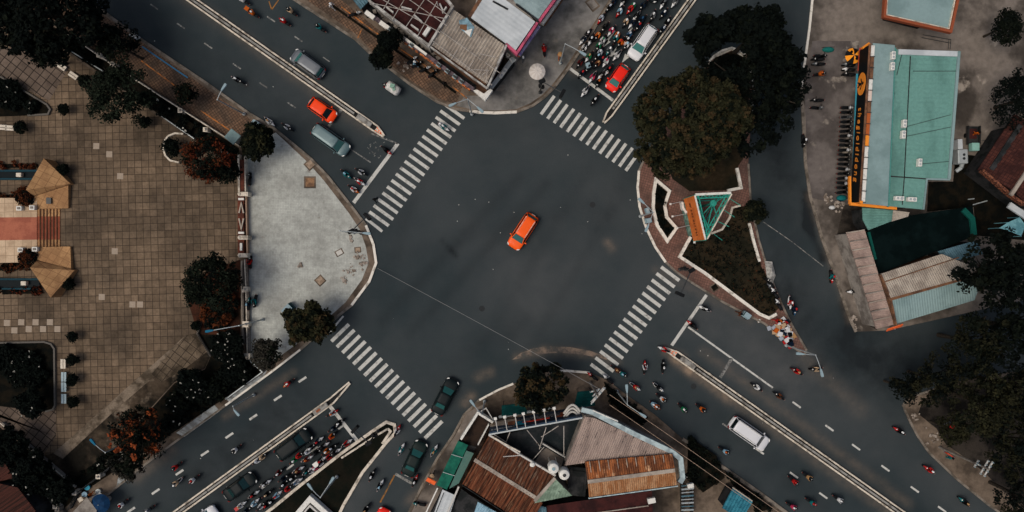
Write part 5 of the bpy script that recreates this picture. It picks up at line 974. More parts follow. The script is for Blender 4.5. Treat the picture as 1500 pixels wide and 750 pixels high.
for a, b in ((T1, T2), (T2, T3), (T3, T1)):
    mb = MB(); u = (b - a).normalized(); inn = ((T1 + T2 + T3) / 3 - (a + b) / 2); inn.z = 0; inn.normalize(); a2, b2 = a + inn * .38 + u * .3, b + inn * .38 - u * .3
    for z in (5.85, 1.2): mb.tube(at(a, z), at(b, z), .09, n=6); mb.tube(at(a2, z), at(b2, z), .07, n=6)
    n_ = 9
    for k in range(n_): 
        p, q = a.lerp(b, k / n_), a2.lerp(b2, (k + 1) / n_) if k % 2 == 0 else a2.lerp(b2, k / n_)
        if k % 2: p = a.lerp(b, (k + 1) / n_)
        mb.tube(at(p, 5.85), at(q, 5.85), .045, n=5)
    mb.build('truss', M_teal, o)
for v in (T1, T2, T3): mb = MB(); mb.tube(at(v, .12), at(v, 5.9), .11); mb.build('post', M_teal, o)
hub = W(1044.5, 298, 5.6); mb = MB(); mb.lathe((hub.x, hub.y, .12), [(.14, 0), (.14, 5.2), (.36, 5.3), (.36, 5.65), (0, 5.65)], 16); mb.build('mast', M_teal, o)
mb = MB(); [mb.tube((hub.x, hub.y, 5.5), at(v, 5.5), .06, n=6) for v in ((T1 + T3) / 2, T3, (T2 + T3) / 2, T2)]; q = (T1 * .3 + T3 * .7); mb.tube(at(q, 5.6), at((T2 * .35 + T3 * .65), 5.6), .07); mb.tube(at(T1 * .8 + T3 * .2, 5.6), at(T3 * .8 + T2 * .2, 5.6), .12); mb.build('brace', M_teal, o)
for a, b in (((1000, 295), (982, 299)), ((1007, 313), (985, 317)), ((1010, 330), (992, 334)), ((1030, 347), (1017, 355))):
    p, q = W(*a, 1.0), W(*b, 1.1); mb = MB(); mb.tube(W(*a, 1.0), q, .035, n=5); x = mb.build('lamp_arm', M_steel, o); mb = MB(); mb.box((q.x, q.y, 1.05), (.22, .22, .16)); mb.build('spotlight', M_white, x)
for a, b in (((1069, 291), (1085, 301)), ((1061, 308), (1076, 318)), ((1051, 324), (1068, 332)), ((1046, 343), (1058, 352))):
    mb = MB(); mb.tube(W(*a, 5.8), W(*b, 5.9), .04, n=5); mb.build('lamp_arm', M_teal, o)
mb = MB(); mb.strip(WP([(1001, 296), (1013, 345)], .9), .5, .12, .9); mb.build('plinth', mat('grey_green_plinth', P(84, 110, 100), .7, col2=P(60, 84, 76), ns=2, var=.2), o)
mb = MB(); mb.strip(WP([(999.5, 296), (1001, 305), (1006, 312)], 1.1), .24, .12, 1.1); mb.build('rail', M_white, o)
o = thing('grey_unit', 'small light grey cabinet on the red brick by the slim curved bed', 'cabinet', W(949, 309, .12)[:]); c = W(949, 309, 1); mb = MB(); mb.box((c.x, c.y, .12), (.45, .8, 1.0), .3); mb.build('casing', M_lamp, o, bevel=.05); mb = MB(); mb.box((c.x, c.y + .1, 1.13), (.2, .3, .1), .3); mb.build('lid', M_steel, o)

# ================================================================== left park
TAN = mat('tan_stone', P(158, 122, 84), .85, col2=P(136, 102, 70), ns=.5, lo=.4, hi=.62, var=.16, grid=(.8, .5), joint=P(112, 82, 56), jw=.04, tvar=.1)
o = thing('monument_wall', 'upper folded tan stone slab beside the monument steps', 'stone slab', W(70, 272, .12)[:])
def slab(o, px, hs, nm, m=TAN):
    mb = MB(); n = len(px); top = [tuple(W(x, y, h)) for (x, y), h in zip(px, hs)]; bot = [(x, y, .12) for x, y, _ in top]
    ar = sum(p[0] * r[1] - r[0] * p[1] for p, r in zip(top, top[1:] + top[:1]))
    if ar < 0: top, bot = top[::-1], bot[::-1]
    mb.add(bot + top, [(i, (i + 1) % n, n + (i + 1) % n, n + i) for i in range(n)] + [tuple(range(n, 2 * n))]); return mb.build(nm, m, o)
slab(o, [(64, 232), (103, 269), (49.5, 287), (38, 278)], [2.3, .9, 1.2, 2.6], 'sloping_slab'); slab(o, [(50, 287.6), (100, 271.5), (100, 305), (52, 306)], [1.1, .7, .5, .9], 'low_slab')
mb = MB(); c = W(71, 294, 1.0); mb.box((c.x, c.y, .85), (.6, .75, .14)); mb.build('grating', M_dark, o)
o = thing('monument_wall', 'lower folded tan stone slab beside the monument steps', 'stone slab', W(75, 400, .12)[:])
slab(o, [(54, 382), (109, 396), (74, 436), (44, 392)], [1.2, .9, 2.3, 2.6], 'sloping_slab'); slab(o, [(57, 362), (103, 361), (104, 394), (54.5, 381)], [.9, .5, .7, 1.1], 'low_slab')
BEI = mat('beige_platform', P(172, 150, 124), .85, col2=P(150, 128, 104), ns=.5, lo=.4, hi=.62, var=.12, grid=(1.05, -.02), joint=P(120, 100, 80), jw=.03, tvar=.06); CARP = mat('salmon_paving', P(146, 88, 68), .9, col2=P(128, 74, 58), ns=.6, lo=.4, hi=.6, var=.12); CARD = mat('red_brown_step', P(122, 66, 48), .9, col2=P(104, 56, 42), ns=1, var=.15)
pf = thing('monument_platform', 'beige platform with salmon centre strip and six steps at the left edge', 'platform', W(40, 336, .12)[:])
mb = MB(); mb.prism(WP([(-60, 290), (54, 290), (54, 384), (-60, 386)], 1.0), .12, 1.0); mb.build('base', BEI, pf); mb = MB(); mb.prism(WP([(-60, 319), (54, 318), (54, 351), (-60, 353)], 1.0), .9, 1.006); mb.build('carpet_strip', CARP, pf)
for k in range(7):
    x0, x1 = 54 + 4.9 * k, 54 + 4.9 * (k + 1); z = 1.0 - .125 * (k + .5)
    mb = MB(); mb.prism(WP([(x0, 306), (x1, 306), (x1, 362), (x0, 362)], z), .12, z); st = mb.build('step', TAN, pf)
    mb = MB(); mb.prism(WP([(x0 + .1, 317), (x1 - .9, 317), (x1 - .9, 351), (x0 + .1, 351)], z), z - .02, z + .005); mb.build('tread', CARD, st)
    mb = MB(); mb.prism(WP([(x1 - .9, 306.2), (x1 - .1, 306.2), (x1 - .1, 361.8), (x1 - .9, 361.8)], z), z - .02, z + .004); mb.build('nosing', mat('dark_nosing', P(62, 42, 34), .9), st)
for x, y, lb in ((27, 305, 'upper left white block on the beige platform'), (46, 304, 'upper right white block on the beige platform'), (29, 366, 'lower left white block on the beige platform'), (50, 365, 'lower right white block on the beige platform')):
    c = W(x, y, 1.5); b_ = thing('planter_block', lb, 'block', (c.x, c.y, 1.0)); mb = MB(); mb.box((c.x, c.y, 1.0), (.65, .55, .45)); mb.build('block', M_white, b_, bevel=.04); mb = MB(); mb.box((c.x, c.y, 1.45), (.35, .28, .06)); mb.build('cap', M_conc, b_)
for y0, y1, lb, bx in ((250, 262, 'upper dark water channel with teal rims beside the monument', (27, 256)), (409, 423, 'lower dark water channel with teal rims beside the monument', (34, 415))):
    o = thing('water_channel', lb, 'channel', W(25, (y0 + y1) / 2, .12)[:]); mb = MB(); mb.prism(WP([(-60, y0 - 3), (56, y0), (58, y1), (-60, y1 + 3)], .4), .12, .3); mb.build('basin', mat('dark_water', (.005, .009, .011), .5, var=0, spec=.05), o)
    for y in (y0, y1): mb = MB(); mb.strip(WP([(-60, y), (56, y)], .5), .22, .12, .5); mb.build('rim', mat('dark_teal_rim', P(24, 50, 58), .7, var=.15), o)
    c = W(*bx, .8); mb = MB(); mb.box((c.x, c.y, .3), (.65, .5, .5)); tag(mb.build('floodlight_box', M_cream, bevel=.05), 'pale box standing in the ' + ('upper' if y0 < 300 else 'lower') + ' dark water channel', 'light box')
def bench(px, py, a, label, m=M_cream, ln=1.15, double=True):
    c = W(px, py, .5); o = thing('bench', label, 'bench', (c.x, c.y, .12), a)
    mb = MB(); mb.box((0, -.14, .36), (ln, .26, .07)); mb.build('seat', m, o, local=True, bevel=.015); mb = MB(); mb.box((0, .2, .36), (ln, .3, .07)); mb.build('seat', m, o, local=True, bevel=.015)
    for s_ in (-1, 1): mb = MB(); mb.box((s_ * ln * .36, 0, 0), (.12, .5, .36)); mb.build('leg', M_conc, o, local=True)
M_bb = mat('bluish_bench', P(140, 156, 160), .7, var=.15)
for x, y, a, lb, m_ in ((90, 98, -.6, 'left of the two slanted benches near the top left hedge', M_cream), (107, 111, -.6, 'right of the two slanted benches near the top left hedge', M_cream), (3, 187, -.05, 'bench cut off by the left edge under the pointed planter', M_cream), (15, 188, -.05, 'bench just right of the cut off bench at the left edge', M_cream),
                        (93, 533, 1.57, 'topmost bench of the column beside the rounded planter', M_cream), (94, 552, 1.57, 'second bench down the column beside the rounded planter', M_bb), (94, 567, 1.57, 'third bench down the column beside the rounded planter', M_bb), (94, 584, 1.57, 'lowest bench of the column beside the rounded planter', M_bb)): bench(x, y, a, lb, m_)
KG = mat('plaza_kerb_grey', P(84, 80, 74), .85, var=.15)
def soilbed(px, z): mb = MB(); mb.prism(WP(px, z), z - .05, z); return struct('soil', mb, M_soil, origin=(0, 0, 0))
Q1 = [(-40, 503), (64, 501), (74, 504), (79, 511), (80, 594), (77, 600), (66, 603), (40, 600), (-40, 590)]; soilbed(Q1, .3); rim(Q1[:7], False, .2, .4, 'grey rounded kerb round the black planter left of the benches', KG)
Q2 = [(-40, 80), (0, 112), (68, 153), (73, 160), (70, 167), (40, 169), (-40, 172)]; soilbed(Q2, .3); rim(Q2[1:6], False, .2, .4, 'pale kerb round the pointed planter at upper left', KG)
rim([(268, 196), (256, 195), (246, 199), (240, 207), (239, 218), (242, 228), (249, 235), (262, 238)], False, .2, .45, 'pale curved kerb round the planter left of the orange red tree', M_cream)
# fences
def fence(pts, pillars, label, h=1.1, m=M_cream, rail_m=None, base_m=None, wd=.16, cap=.42):
    o = thing('fence', label, 'fence', W(*pts[0], .12)[:])
    mb = MB(); mb.strip(WP(pts, h), wd, .12, .5); mb.build('base_wall', base_m or M_conc, o)
    mb = MB(); mb.strip(WP(pts, h), .1, h - .12, h)
    P3 = [W(x, y, h) for x, y in pts]
    for a, b in zip(P3, P3[1:]):
        n_ = int((b - a).length / .5)
        for k in range(n_ + 1): q = a.lerp(b, k / max(n_, 1)); mb.tube((q.x, q.y, .5), (q.x, q.y, h - .1), .025, n=4)
    mb.build('railing', rail_m or m, o)
    for x, y in pillars:
        c = W(x, y, h + .2); mb = MB(); mb.box((c.x, c.y, .12), (cap, cap, h + .1)); mb.box((c.x, c.y, h + .22), (cap + .12, cap + .12, .08)); pl = mb.build('pillar', m, o); mb = MB(); mb.ball((c.x, c.y, h + .44), .16); mb.build('finial', m, pl)
fence([(98, 50), (160, 92), (232, 139), (350, 214)], [(113, 56), (145, 81), (165, 94), (264, 162), (301, 190)], 'low fence with pale pillars between the brick pavement and the black hedges', m=M_cream)
fence([(96, 70), (150, 104)], [], 'thin pale inner fence rail by the wide dark green tree', .7, m=M_steel); fence([(236, 170), (284, 203)], [], 'thin pale inner fence rail by the round planter', .7, m=M_steel)
fence([(358, 380), (360, 424), (361, 475), (362, 522)], [(359, 424), (360, 475), (362, 522)], 'pale double rail fence along the left of the mosaic plaza', m=M_cream, wd=.3, cap=.6)
fence([(353.5, 382), (354, 440), (355, 505)], [], 'thin tan inner rail beside the pale double rail fence', .9, m=BEIGER)
fence([(363, 526), (384, 545), (330, 585)], [], 'thin pale rail round the black shrub at the fence corner', .8, m=M_steel)
fence([(0, 620), (110, 714)], [], 'long pale line of wall below the turned tiles at the lower left', .8, m=M_cream, rail_m=M_cream)
fence([(98, 748), (112, 722), (145, 697), (180, 668), (220, 640)], [(81, 742), (109, 722), (144, 698), (181, 667)], 'dark fence with white pillars along the lower left kerb', m=M_cream, base_m=WALLD, rail_m=WALLD)
fence([(289, 487), (297, 462)], [], 'short white rail beside the round dark green tree', .5, m=M_white); fence([(288, 488), (308, 522)], [], 'short white rail at the end of the bare lawn', .5, m=M_white)
o = thing('boundary_wall', 'low red brown wall with raised pale letter shapes at the plaza entrance', 'wall', W(353, 300, .12)[:])
WB = mat('red_brown_wall', P(92, 52, 40), .85, col2=P(66, 40, 32), ns=1, var=.2)
mb = MB(); mb.strip(WP([(354, 234), (354, 284)], 1.0), .62, .12, 1.0); mb.build('wall', WB, o); mb = MB(); mb.strip(WP([(352.5, 284), (353, 376)], .9), .75, .12, .9); mb.build('wall', WB, o)
mb = MB(); mb.strip(WP([(349, 226), (350, 284)], 1.1), .22, .12, 1.1); mb.build('coping', M_cream, o); mb = MB(); mb.strip(WP([(358.5, 226), (359.3, 284)], 1.1), .12, .12, 1.1); mb.build('coping', M_cream, o); mb = MB(); mb.strip(WP([(360, 284), (362, 376)], .8), .14, .12, .8); mb.build('coping', mat('tan_coping', P(140, 116, 98), .8, var=.15), o)
for y in (284, 348, 374): 
    c = W(356, y, 1.6); mb = MB(); mb.box((c.x, c.y, .12), (1.15, .5, 1.45)); mb.box((c.x + .15, c.y, 1.57), (.6, .34, .05)); mb.build('pillar', M_cream, o, bevel=.02); c = W(350, y, 1.7); mb = MB(); mb.ball((c.x, c.y, 1.5), .22); mb.build('finial', M_cream, o)
for q in ([(349, 291.5), (357, 291.5)], [(349, 341), (357, 341)], [(353, 356), (353, 367)]): mb = MB(); mb.strip(WP(q, 1.1), .26, .9, 1.12); mb.build('raised_bar', M_white, o)
for q in ([(350, 312), (353.2, 297), (356.5, 312)], [(350, 320), (353.2, 336), (356.5, 320)]): mb = MB(); mb.strip(WP(q, 1.1), .15, .9, 1.12); mb.build('letter', mat('worn_letter', P(156, 146, 132), .8, var=.15), o)
# shelter, cabinets, covers on the pavements
o = thing('guard_booth', 'booth with pale blue square roof beside the lumpy olive tree', 'booth', W(340.5, 200, .12)[:])
px_ = [(339, 188), (353, 199), (342, 212), (328, 201)]; mb = MB(); mb.prism(inset(WP(px_, 2.8), .3), .12, 2.7); mb.build('wall', WALLC, o); mb = MB(); mb.prism(WP(px_, 2.8), 2.7, 2.84); mb.build('roof', PALER, o, bevel=.05); mb = MB(); p = inset(WP(px_, 2.8), .26); mb.strip([p[0], p[1]], .06, 1.1, 2.1); mb.build('window', M_glassd, o)
def cover(px, py, w_, h_, a, label, m, fr=True):
    c = W(px, py, .15); o = thing('pavement_cover', label, 'pavement cover', (c.x, c.y, .128), a); mb = MB(); mb.box((0, 0, 0), (w_, h_, .012)); mb.build('frame', MUD, o, local=True); mb = MB(); mb.box((0, 0, .012), (w_ * .72, h_ * .72, .008)); mb.build('plate', m, o, local=True)
TANC = mat('tan_cover', P(140, 122, 104), .85, col2=P(112, 96, 80), ns=2, var=.2)
cover(454, 241, 1.15, 1.15, .75, 'tan diamond cover by the kerb of the pale plaza', TANC); cover(454, 267, 1.45, 1.45, 0, 'square of bare brown earth in the pale plaza', mat('bare_earth', P(128, 98, 72), .95, col2=P(92, 70, 54), ns=1.2, var=.25)); cover(469, 411, 1.1, 1.1, .75, 'tan diamond cover in the middle of the pale plaza', TANC); cover(497, 370, 1.0, .75, .5, 'pale grey slab near the signal on the plaza', mat('pale_cover', P(166, 163, 155), .8, var=.1))
cover(524, 366, .8, .7, .1, 'cracked stone tray near the plaza corner kerb', TANC); cover(1047, 421, 1.0, .9, .6, 'white framed square tree pit on the lower left kerb of the island', M_soil); cover(1112, 470, .5, .5, .3, 'small white slab near the goods on the island', M_white)
cover(868, 6, 1.6, 1.2, -.9, 'square grey cover in the alley near the top edge', M_conc)
rub = MB(); rr = random.Random(12)
for cx, cy, n_, sp in ((525, 375, 14, 8), (513, 395, 14, 8), (532, 388, 10, 6), (505, 408, 12, 6), (515, 350, 5, 5), (440, 388, 5, 3), (1228, 300, 30, 9), (1213, 290, 16, 8), (1370, 640, 16, 12), (1340, 615, 10, 8), (595, 95, 10, 8), (1250, 470, 10, 8)):
    for k in range(n_): c = W(cx + rr.gauss(0, sp * .5), cy + rr.gauss(0, sp * .5), .2); s_ = rr.uniform(.08, .3); rub.box((c.x, c.y, .12), (s_ * 1.4, s_, s_ * .5), rr.random() * 3)
rub.build('rubble', mat('rubble_grey', P(140, 130, 120), .9, col2=P(90, 80, 70), ns=3, var=.3))['kind'] = 'stuff'
lit = MB()
for k in range(70):
    x, y = rr.uniform(0, 1500), rr.uniform(0, 750)
    if 240 < x < 1300 and 180 < y < 640 or rr.random() < .35: c = W(x, y, .02); s_ = rr.uniform(.03, .09); lit.box((c.x, c.y, .004), (s_, s_ * .8, .02), rr.random() * 3)
for x, y in ((696, 292), (716, 296), (670, 324), (832, 227), (923, 293), (753, 311), (361, 124), (1026, 514), (1037, 521), (400, 127), (672, 300), (887, 179)): c = W(x, y, .02); lit.box((c.x, c.y, .004), (.08, .07, .02), rr.random() * 3)
lit.build('litter', M_white)['kind'] = 'stuff'
# striped pavement beside the lower left kerb
for px_ in ([(258, 634), (270, 640), (322, 602), (314, 593)], [(330, 583), (337, 590), (384, 556), (392, 541), (384, 548)], [(173, 700), (186, 690), (195, 697), (170, 716)]): surf(px_, mat('pale_striped_slab', P(136, 140, 138), .85, col2=P(104, 104, 100), ns=.7, lo=.4, hi=.62, var=.2, stretch=(1, 3, 1), rot=.6), .133)
# lower left corner: maroon roof, dividing fence
o, _ = bld('maroon_roof_house', 'house with dark maroon roof in the bottom left corner', [(-40, 700), (26, 712), (50, 745), (40, 800), (-40, 800)], 4, WALLD); roof(o, [(-40, 700), (26, 714), (52, 748), (40, 800), (-40, 800)], 4, rustmat('maroon_sheet', .6, P(62, 36, 30), P(38, 26, 22)), .6, .3, .06, h=4); roof(o, [(-40, 672), (6, 676), (20, 700), (0, 705), (-40, 690)], 3.6, mat('maroon_sheet'), .6, .3, .06, h=3.6, name='rear_roof')
fence([(60, 718), (82, 744), (95, 760)], [(84, 746)], 'short pale wall leading to the lower left fence', .9, m=BEIGER, wd=.4)
# white framed pit on the triangular island below the queue
o = thing('framed_pit', 'white bent frame round a dark pit on the triangular island', 'frame', W(455, 735, .12)[:]); mb = MB(); mb.strip(WP([(425, 765), (454, 731), (492, 765)], 1.0), .62, .12, 1.0); mb.build('frame', M_white, o, bevel=.05); mb = MB(); mb.strip(WP([(431, 768), (454.5, 740), (486, 768)], .9), .2, .12, 1.15); mb.build('lip', M_steelw, o)
# ================================================================== cars
def loft(mb, rings, cap=True):
    n = len(rings[0]); vs = [p for r in rings for p in r]; fs = []
    for k in range(len(rings) - 1):
        for i in range(n): fs.append((k * n + i, k * n + (i + 1) % n, (k + 1) * n + (i + 1) % n, (k + 1) * n + i))
    if cap: fs += [tuple(range(n - 1, -1, -1)), tuple(range((len(rings) - 1) * n, len(rings) * n))]
    mb.add(vs, fs)
def car(px, py, hd, kind, pm, label, L=4.4, Wd=1.82, roof_m=None, glass=None, hood_m=None, rails=None, lights=True, h0=.75, group=None, seams=True):
    """hd: heading in photo pixels (dx, dy)"""
    c = W(px, py, h0); c.z = 0.0; o = thing('car', label, 'car', (c.x, c.y, .004), math.atan2(-hd[1], hd[0]), group)
    glass = glass or M_glass; roof_m = roof_m or pm
    tall = {'suv': 1.66, 'van': 1.78, 'hatch': 1.5, 'sedan': 1.44}[kind]; belt = {'suv': 1.02, 'van': 1.05, 'hatch': .95, 'sedan': .9}[kind]
    hood = {'suv': .235, 'van': .2, 'hatch': .22, 'sedan': .27}[kind] * L; trunk = {'suv': .03, 'van': .03, 'hatch': .04, 'sedan': .17}[kind] * L
    h = L / 2; w = Wd / 2
    st = [(-h, .70, .62, .40), (-h + .07, .84, .80, .30), (-h + .3, .94, .93, .24), (-h + .9, 1, 1, .22), (0, 1, 1, .22), (h - hood, 1, 1, .22), (h - hood * .5, .985, .955, .22), (h - .3, .93, .88, .24), (h - .09, .80, .78, .3), (h, .60, .62, .4)]
    rings = []
    for x, kw, kz, zb in st:
        zt = belt * kz; y = w * kw
        rings.append([(x, y * .92, zb), (x, y, zb + .18), (x, y, zt * .62 + .1), (x, y * .965, zt - .06), (x, y * .86, zt), (x, y * .45, zt + .025), (x, 0, zt + .035), (x, -y * .45, zt + .025), (x, -y * .86, zt), (x, -y * .965, zt - .06), (x, -y, zt * .62 + .1), (x, -y, zb + .18), (x, -y * .92, zb)])
    mb = MB(); loft(mb, [r[::-1] for r in rings]); body = mb.build('body', pm, o, local=True, smooth=True, sub=1)
    if hood_m:
        mb = MB(); mb.add([(h - hood - .1, s_ * w * .8, belt + .015) for s_ in (-1, 1)] + [(h - .3, s_ * w * .7, belt * .9 + .03) for s_ in (1, -1)], [(0, 3, 2, 1)]); mb.build('bonnet', hood_m, o, local=True)
    # glasshouse
    xf, xr = h - hood + .12, -h + trunk + .06; rf = {'suv': .72, 'van': .62, 'hatch': .62, 'sedan': .70}[kind]; rr_ = {'suv': .34, 'van': .2, 'hatch': .42, 'sedan': .62}[kind]
    b = [(xf, w * .80), (xf - .28, w * .90), (xr + .25, w * .90), (xr, w * .76)]; t = [(xf - rf, w * .64), (xf - rf - .2, w * .72), (xr + rr_ + .15, w * .72), (xr + rr_, w * .62)]
    zb, zt = belt - .02, tall - .04
    def P_(i, s_, k, off=0.):
        x = b[i][0] + (t[i][0] - b[i][0]) * k; y = (b[i][1] + (t[i][1] - b[i][1]) * k + off) * s_; return (x, y, zb + (zt - zb) * k)
    mb = MB(); loft(mb, [[(x, y, zb) for x, y in b] + [(x, -y, zb) for x, y in b[::-1]], [(x, y, zt) for x, y in t] + [(x, -y, zt) for x, y in t[::-1]]]); mb.f = [f[::-1] for f in mb.f]; mb.build('cabin', M_black, o, local=True)
    def panel(nm, i0, s0, i1, s1, lift, m_, k0=.06, k1=.95, tr=.06):
        a, c_, d_, e = Vector(P_(i0, s0, k0)), Vector(P_(i1, s1, k0)), Vector(P_(i1, s1, k1)), Vector(P_(i0, s0, k1))
        a2, c2 = a.lerp(c_, tr), c_.lerp(a, tr); e2, d2 = e.lerp(d_, tr), d_.lerp(e, tr); lf = Vector(lift)
        mb = MB(); q = [a2, c2, d2, e2]; mb.hexa([v for v in q], [v + lf for v in q]); return mb.build(nm, m_, o, local=True)
    panel('windscreen', 0, 1, 0, -1, (.022, 0, .022), glass, tr=.03); panel('rear_window', 3, 1, 3, -1, (-.022, 0, .018), glass, tr=.06, k0=.2 if kind in ('suv', 'van') else .08)
    for s_ in (1, -1): panel('side_window', 1, s_, 2, s_, (0, .02 * s_, .008), M_glassd, tr=.02, k0=.1, k1=.9)
    # roof shell, slightly domed
    mb = MB(); ring = lambda k, z: [(x * 1 + (0 if k == 1 else 0), y * k, z) for x, y in t] + [(x, -y * k, z) for x, y in t[::-1]]
    cx = (t[0][0] + t[3][0]) / 2; sc = lambda k, z: [(cx + (x - cx) * (k if k < 1 else 1.015), y * k, z) for x, y in t] + [(cx + (x - cx) * (k if k < 1 else 1.015), -y * k, z) for x, y in t[::-1]]
    loft(mb, [sc(1.03, zt - .06), sc(1.03, zt + .0), sc(.93, zt + .045), sc(.55, zt + .06)]); mb.f = [f[::-1] for f in mb.f]; mb.build('roof', roof_m, o, local=True, smooth=True)
    for i in (0, 3):
        for s_ in (1, -1): 
            mb = MB(); mb.tube(P_(i, s_, 0, .0), P_(i, s_, 1, .0), .05, .045, 6); mb.build('pillar', pm, o, local=True)
    if rails:
        for s_ in (1, -1): mb = MB(); mb.path([(t[1][0] + .1, s_ * w * .63, zt + .03), (t[1][0] - .1, s_ * w * .63, zt + .1), (t[2][0] + .1, s_ * w * .63, zt + .1), (t[2][0] - .05, s_ * w * .63, zt + .03)], .035, 6); mb.build('roof_rail', rails, o, local=True)
    for sx in (h - .82, -h + .8):
        for s_ in (1, -1):
            R_ = .34 if kind in ('suv', 'van') else .31; mb = MB(); ax = Matrix.Rotation(math.pi / 2, 3, 'X'); mb.lathe((sx, s_ * (w - .1), R_), [(R_ * .6, -.11), (R_, -.09), (R_, .09), (R_ * .6, .11)], 18, ax); wl = mb.build('wheel', M_rub, o, local=True)
            mb = MB(); mb.lathe((sx, s_ * (w - .1), R_), [(R_ * .62, -.115), (R_ * .62, .115)], 14, ax); mb.build('rim', M_steel, wl, local=True)
    for s_ in (1, -1):
        mb = MB(); x = xf - .32; mb.ball((x, s_ * (w + .1), belt + .1), (.1, .13, .08), 10, 6); mb.tube((x, s_ * (w - .06), belt + .04), (x, s_ * (w + .06), belt + .09), .03); mb.build('mirror', pm, o, local=True, smooth=True)
        zl = belt * .74
        hl = [(h - .36, s_ * w * .93), (h - .14, s_ * w * .83), (h - .04, s_ * w * .58), (h - .2, s_ * w * .62)]
        mb = MB(); mb.prism(hl if s_ < 0 else hl, zl - .06, zl + .11); mb.build('headlight', M_lens, o, local=True, bevel=.02)
        tl = [(-h + .28, s_ * w * .94), (-h + .05, s_ * w * .82), (-h - .01, s_ * w * .6), (-h + .14, s_ * w * .7)]
        mb = MB(); mb.prism(tl, belt * .66, belt * .9); mb.build('tail_light', M_red, o, local=True, bevel=.02)
    mb = MB(); mb.box((h - .02, 0, .42), (.05, Wd * .5, .2)); mb.build('grille', M_black, o, local=True); mb = MB(); mb.box((-h + .0, 0, .55), (.04, .5, .14)); mb.build('number_plate', M_white, o, local=True)
    mb = MB(); mb.box((h - hood + .02, 0, belt - .0), (.12, w * 1.5, .035)); mb.build('wiper_cowl', M_black, o, local=True)
    return o
P_or = mat('car_orange', P(226, 78, 14), .4, var=0, spec=.15, coat=.08); P_or2 = mat('car_red_orange', P(230, 58, 12), .4, var=0, spec=.15, coat=.08); P_rd = mat('car_red', P(206, 34, 20), .4, var=0, spec=.15, coat=.08)
P_gt = mat('car_grey_teal', P(76, 96, 98), .4, metal=.2, var=0, spec=.5, coat=.2); P_sv = mat('car_silver_grey', P(84, 88, 92), .4, metal=.2, var=0, spec=.5, coat=.2); P_wh = mat('car_white', P(186, 186, 186), .4, var=0, spec=.5, coat=.2)
P_bk = mat('car_black', (.004, .008, .009), .45, var=0, spec=.12); P_dg = mat('car_dark_green', (.005, .013, .012), .45, var=0, spec=.12); P_gh = mat('car_grey_bonnet', P(70, 74, 76), .4, var=0)
M_gl2 = mat('bright_teal_glass', P(44, 96, 90), .15, var=0, spec=.5)
car(766, 339, (-.545, .84), 'suv', P_or, 'bright orange car alone in the middle of the junction', 4.75, 1.9, rails=M_cream)
car(472, 161, (.80, .56), 'hatch', P_or2, 'small red orange car on the upper left road beside the median', 3.75, 1.72, glass=M_glassd)
car(484.5, 205, (.80, .57), 'van', P_gt, 'long grey teal car on the upper left road nearest the pale plaza', 5.1, 1.86)
car(451, 94, (-.80, -.57), 'van', P_sv, 'silver grey car driving away up the upper left road', 4.5, 1.8, hood_m=P_gh, glass=M_gl2)
car(941.5, 62, (-.56, .83), 'suv', P_wh, 'white car with black roof rails among the scooters at the top', 4.7, 1.86, rails=M_black, glass=M_gl2)
car(905, 114, (-.57, .82), 'hatch', P_rd, 'red car at the front of the queue at the top', 3.6, 1.66, glass=M_gl2)
car(1097, 635, (.82, .57), 'van', P_wh, 'long white car driving away on the lower right road', 5.3, 1.95, glass=M_glassd, rails=M_white)
car(351, 713, (.81, -.58), 'sedan', P_bk, 'black car near the bottom of the lower left scooter queue', 4.4, 1.76, glass=mat('dark_teal_glass', (.006, .028, .027), .2, var=0, spec=.5))
car(430, 651, (.80, -.60), 'suv', P_bk, 'large black car beside the median in the lower left scooter queue', 4.9, 1.86, glass=mat('dark_teal_glass', (.006, .028, .027), .2))
car(652, 581, (.46, -.89), 'sedan', P_bk, 'black car with teal windows crossing the end of the lower left crosswalk', 4.7, 1.8, glass=mat('mid_teal_glass', (.018, .085, .08), .2, var=0, spec=.2))
car(607, 672, (.42, -.9), 'sedan', P_dg, 'dark green black car on the lower street by the green awning', 4.6, 1.8, glass=mat('mid_teal_glass'))
car(556, 766, (.42, -.9), 'hatch', P_rd, 'red car cut off by the bottom edge on the lower street', 3.8, 1.7)
car(296, 762, (.81, -.58), 'suv', P_wh, 'white car cut off by the bottom edge beside the lower left median', 4.4, 1.8)
car(966, -22, (-.56, .83), 'sedan', P_bk, 'dark car with pale bumper cut off by the top edge', 4.4, 1.8)
# ================================================================== people and scooters
def skin_body(name, joints, edges, mats_by):
    me = bpy.data.meshes.new(name); me.from_pydata([j[0] for j in joints], edges, []); ob = bpy.data.objects.new(name, me); COL.objects.link(ob)
    md = ob.modifiers.new('Skin', 'SKIN'); md.use_smooth_shade = True
    for i, j in enumerate(joints):
        r = j[1]; me.skin_vertices[0].data[i].radius = r if isinstance(r, tuple) else (r, r)
    me.skin_vertices[0].data[0].use_root = True
    sd = ob.modifiers.new('Sub', 'SUBSURF'); sd.levels = sd.render_levels = 1
    bpy.context.view_layer.update(); new = bpy.data.meshes.new_from_object(ob.evaluated_get(bpy.context.evaluated_depsgraph_get())); bpy.data.objects.remove(ob)
    new.name = name; new.materials.clear(); pos = [Vector(j[0]) for j in joints]
    for p in new.polygons:
        i = min(range(len(pos)), key=lambda k: (pos[k] - p.center).length); p.material_index = joints[i][2]
    return new
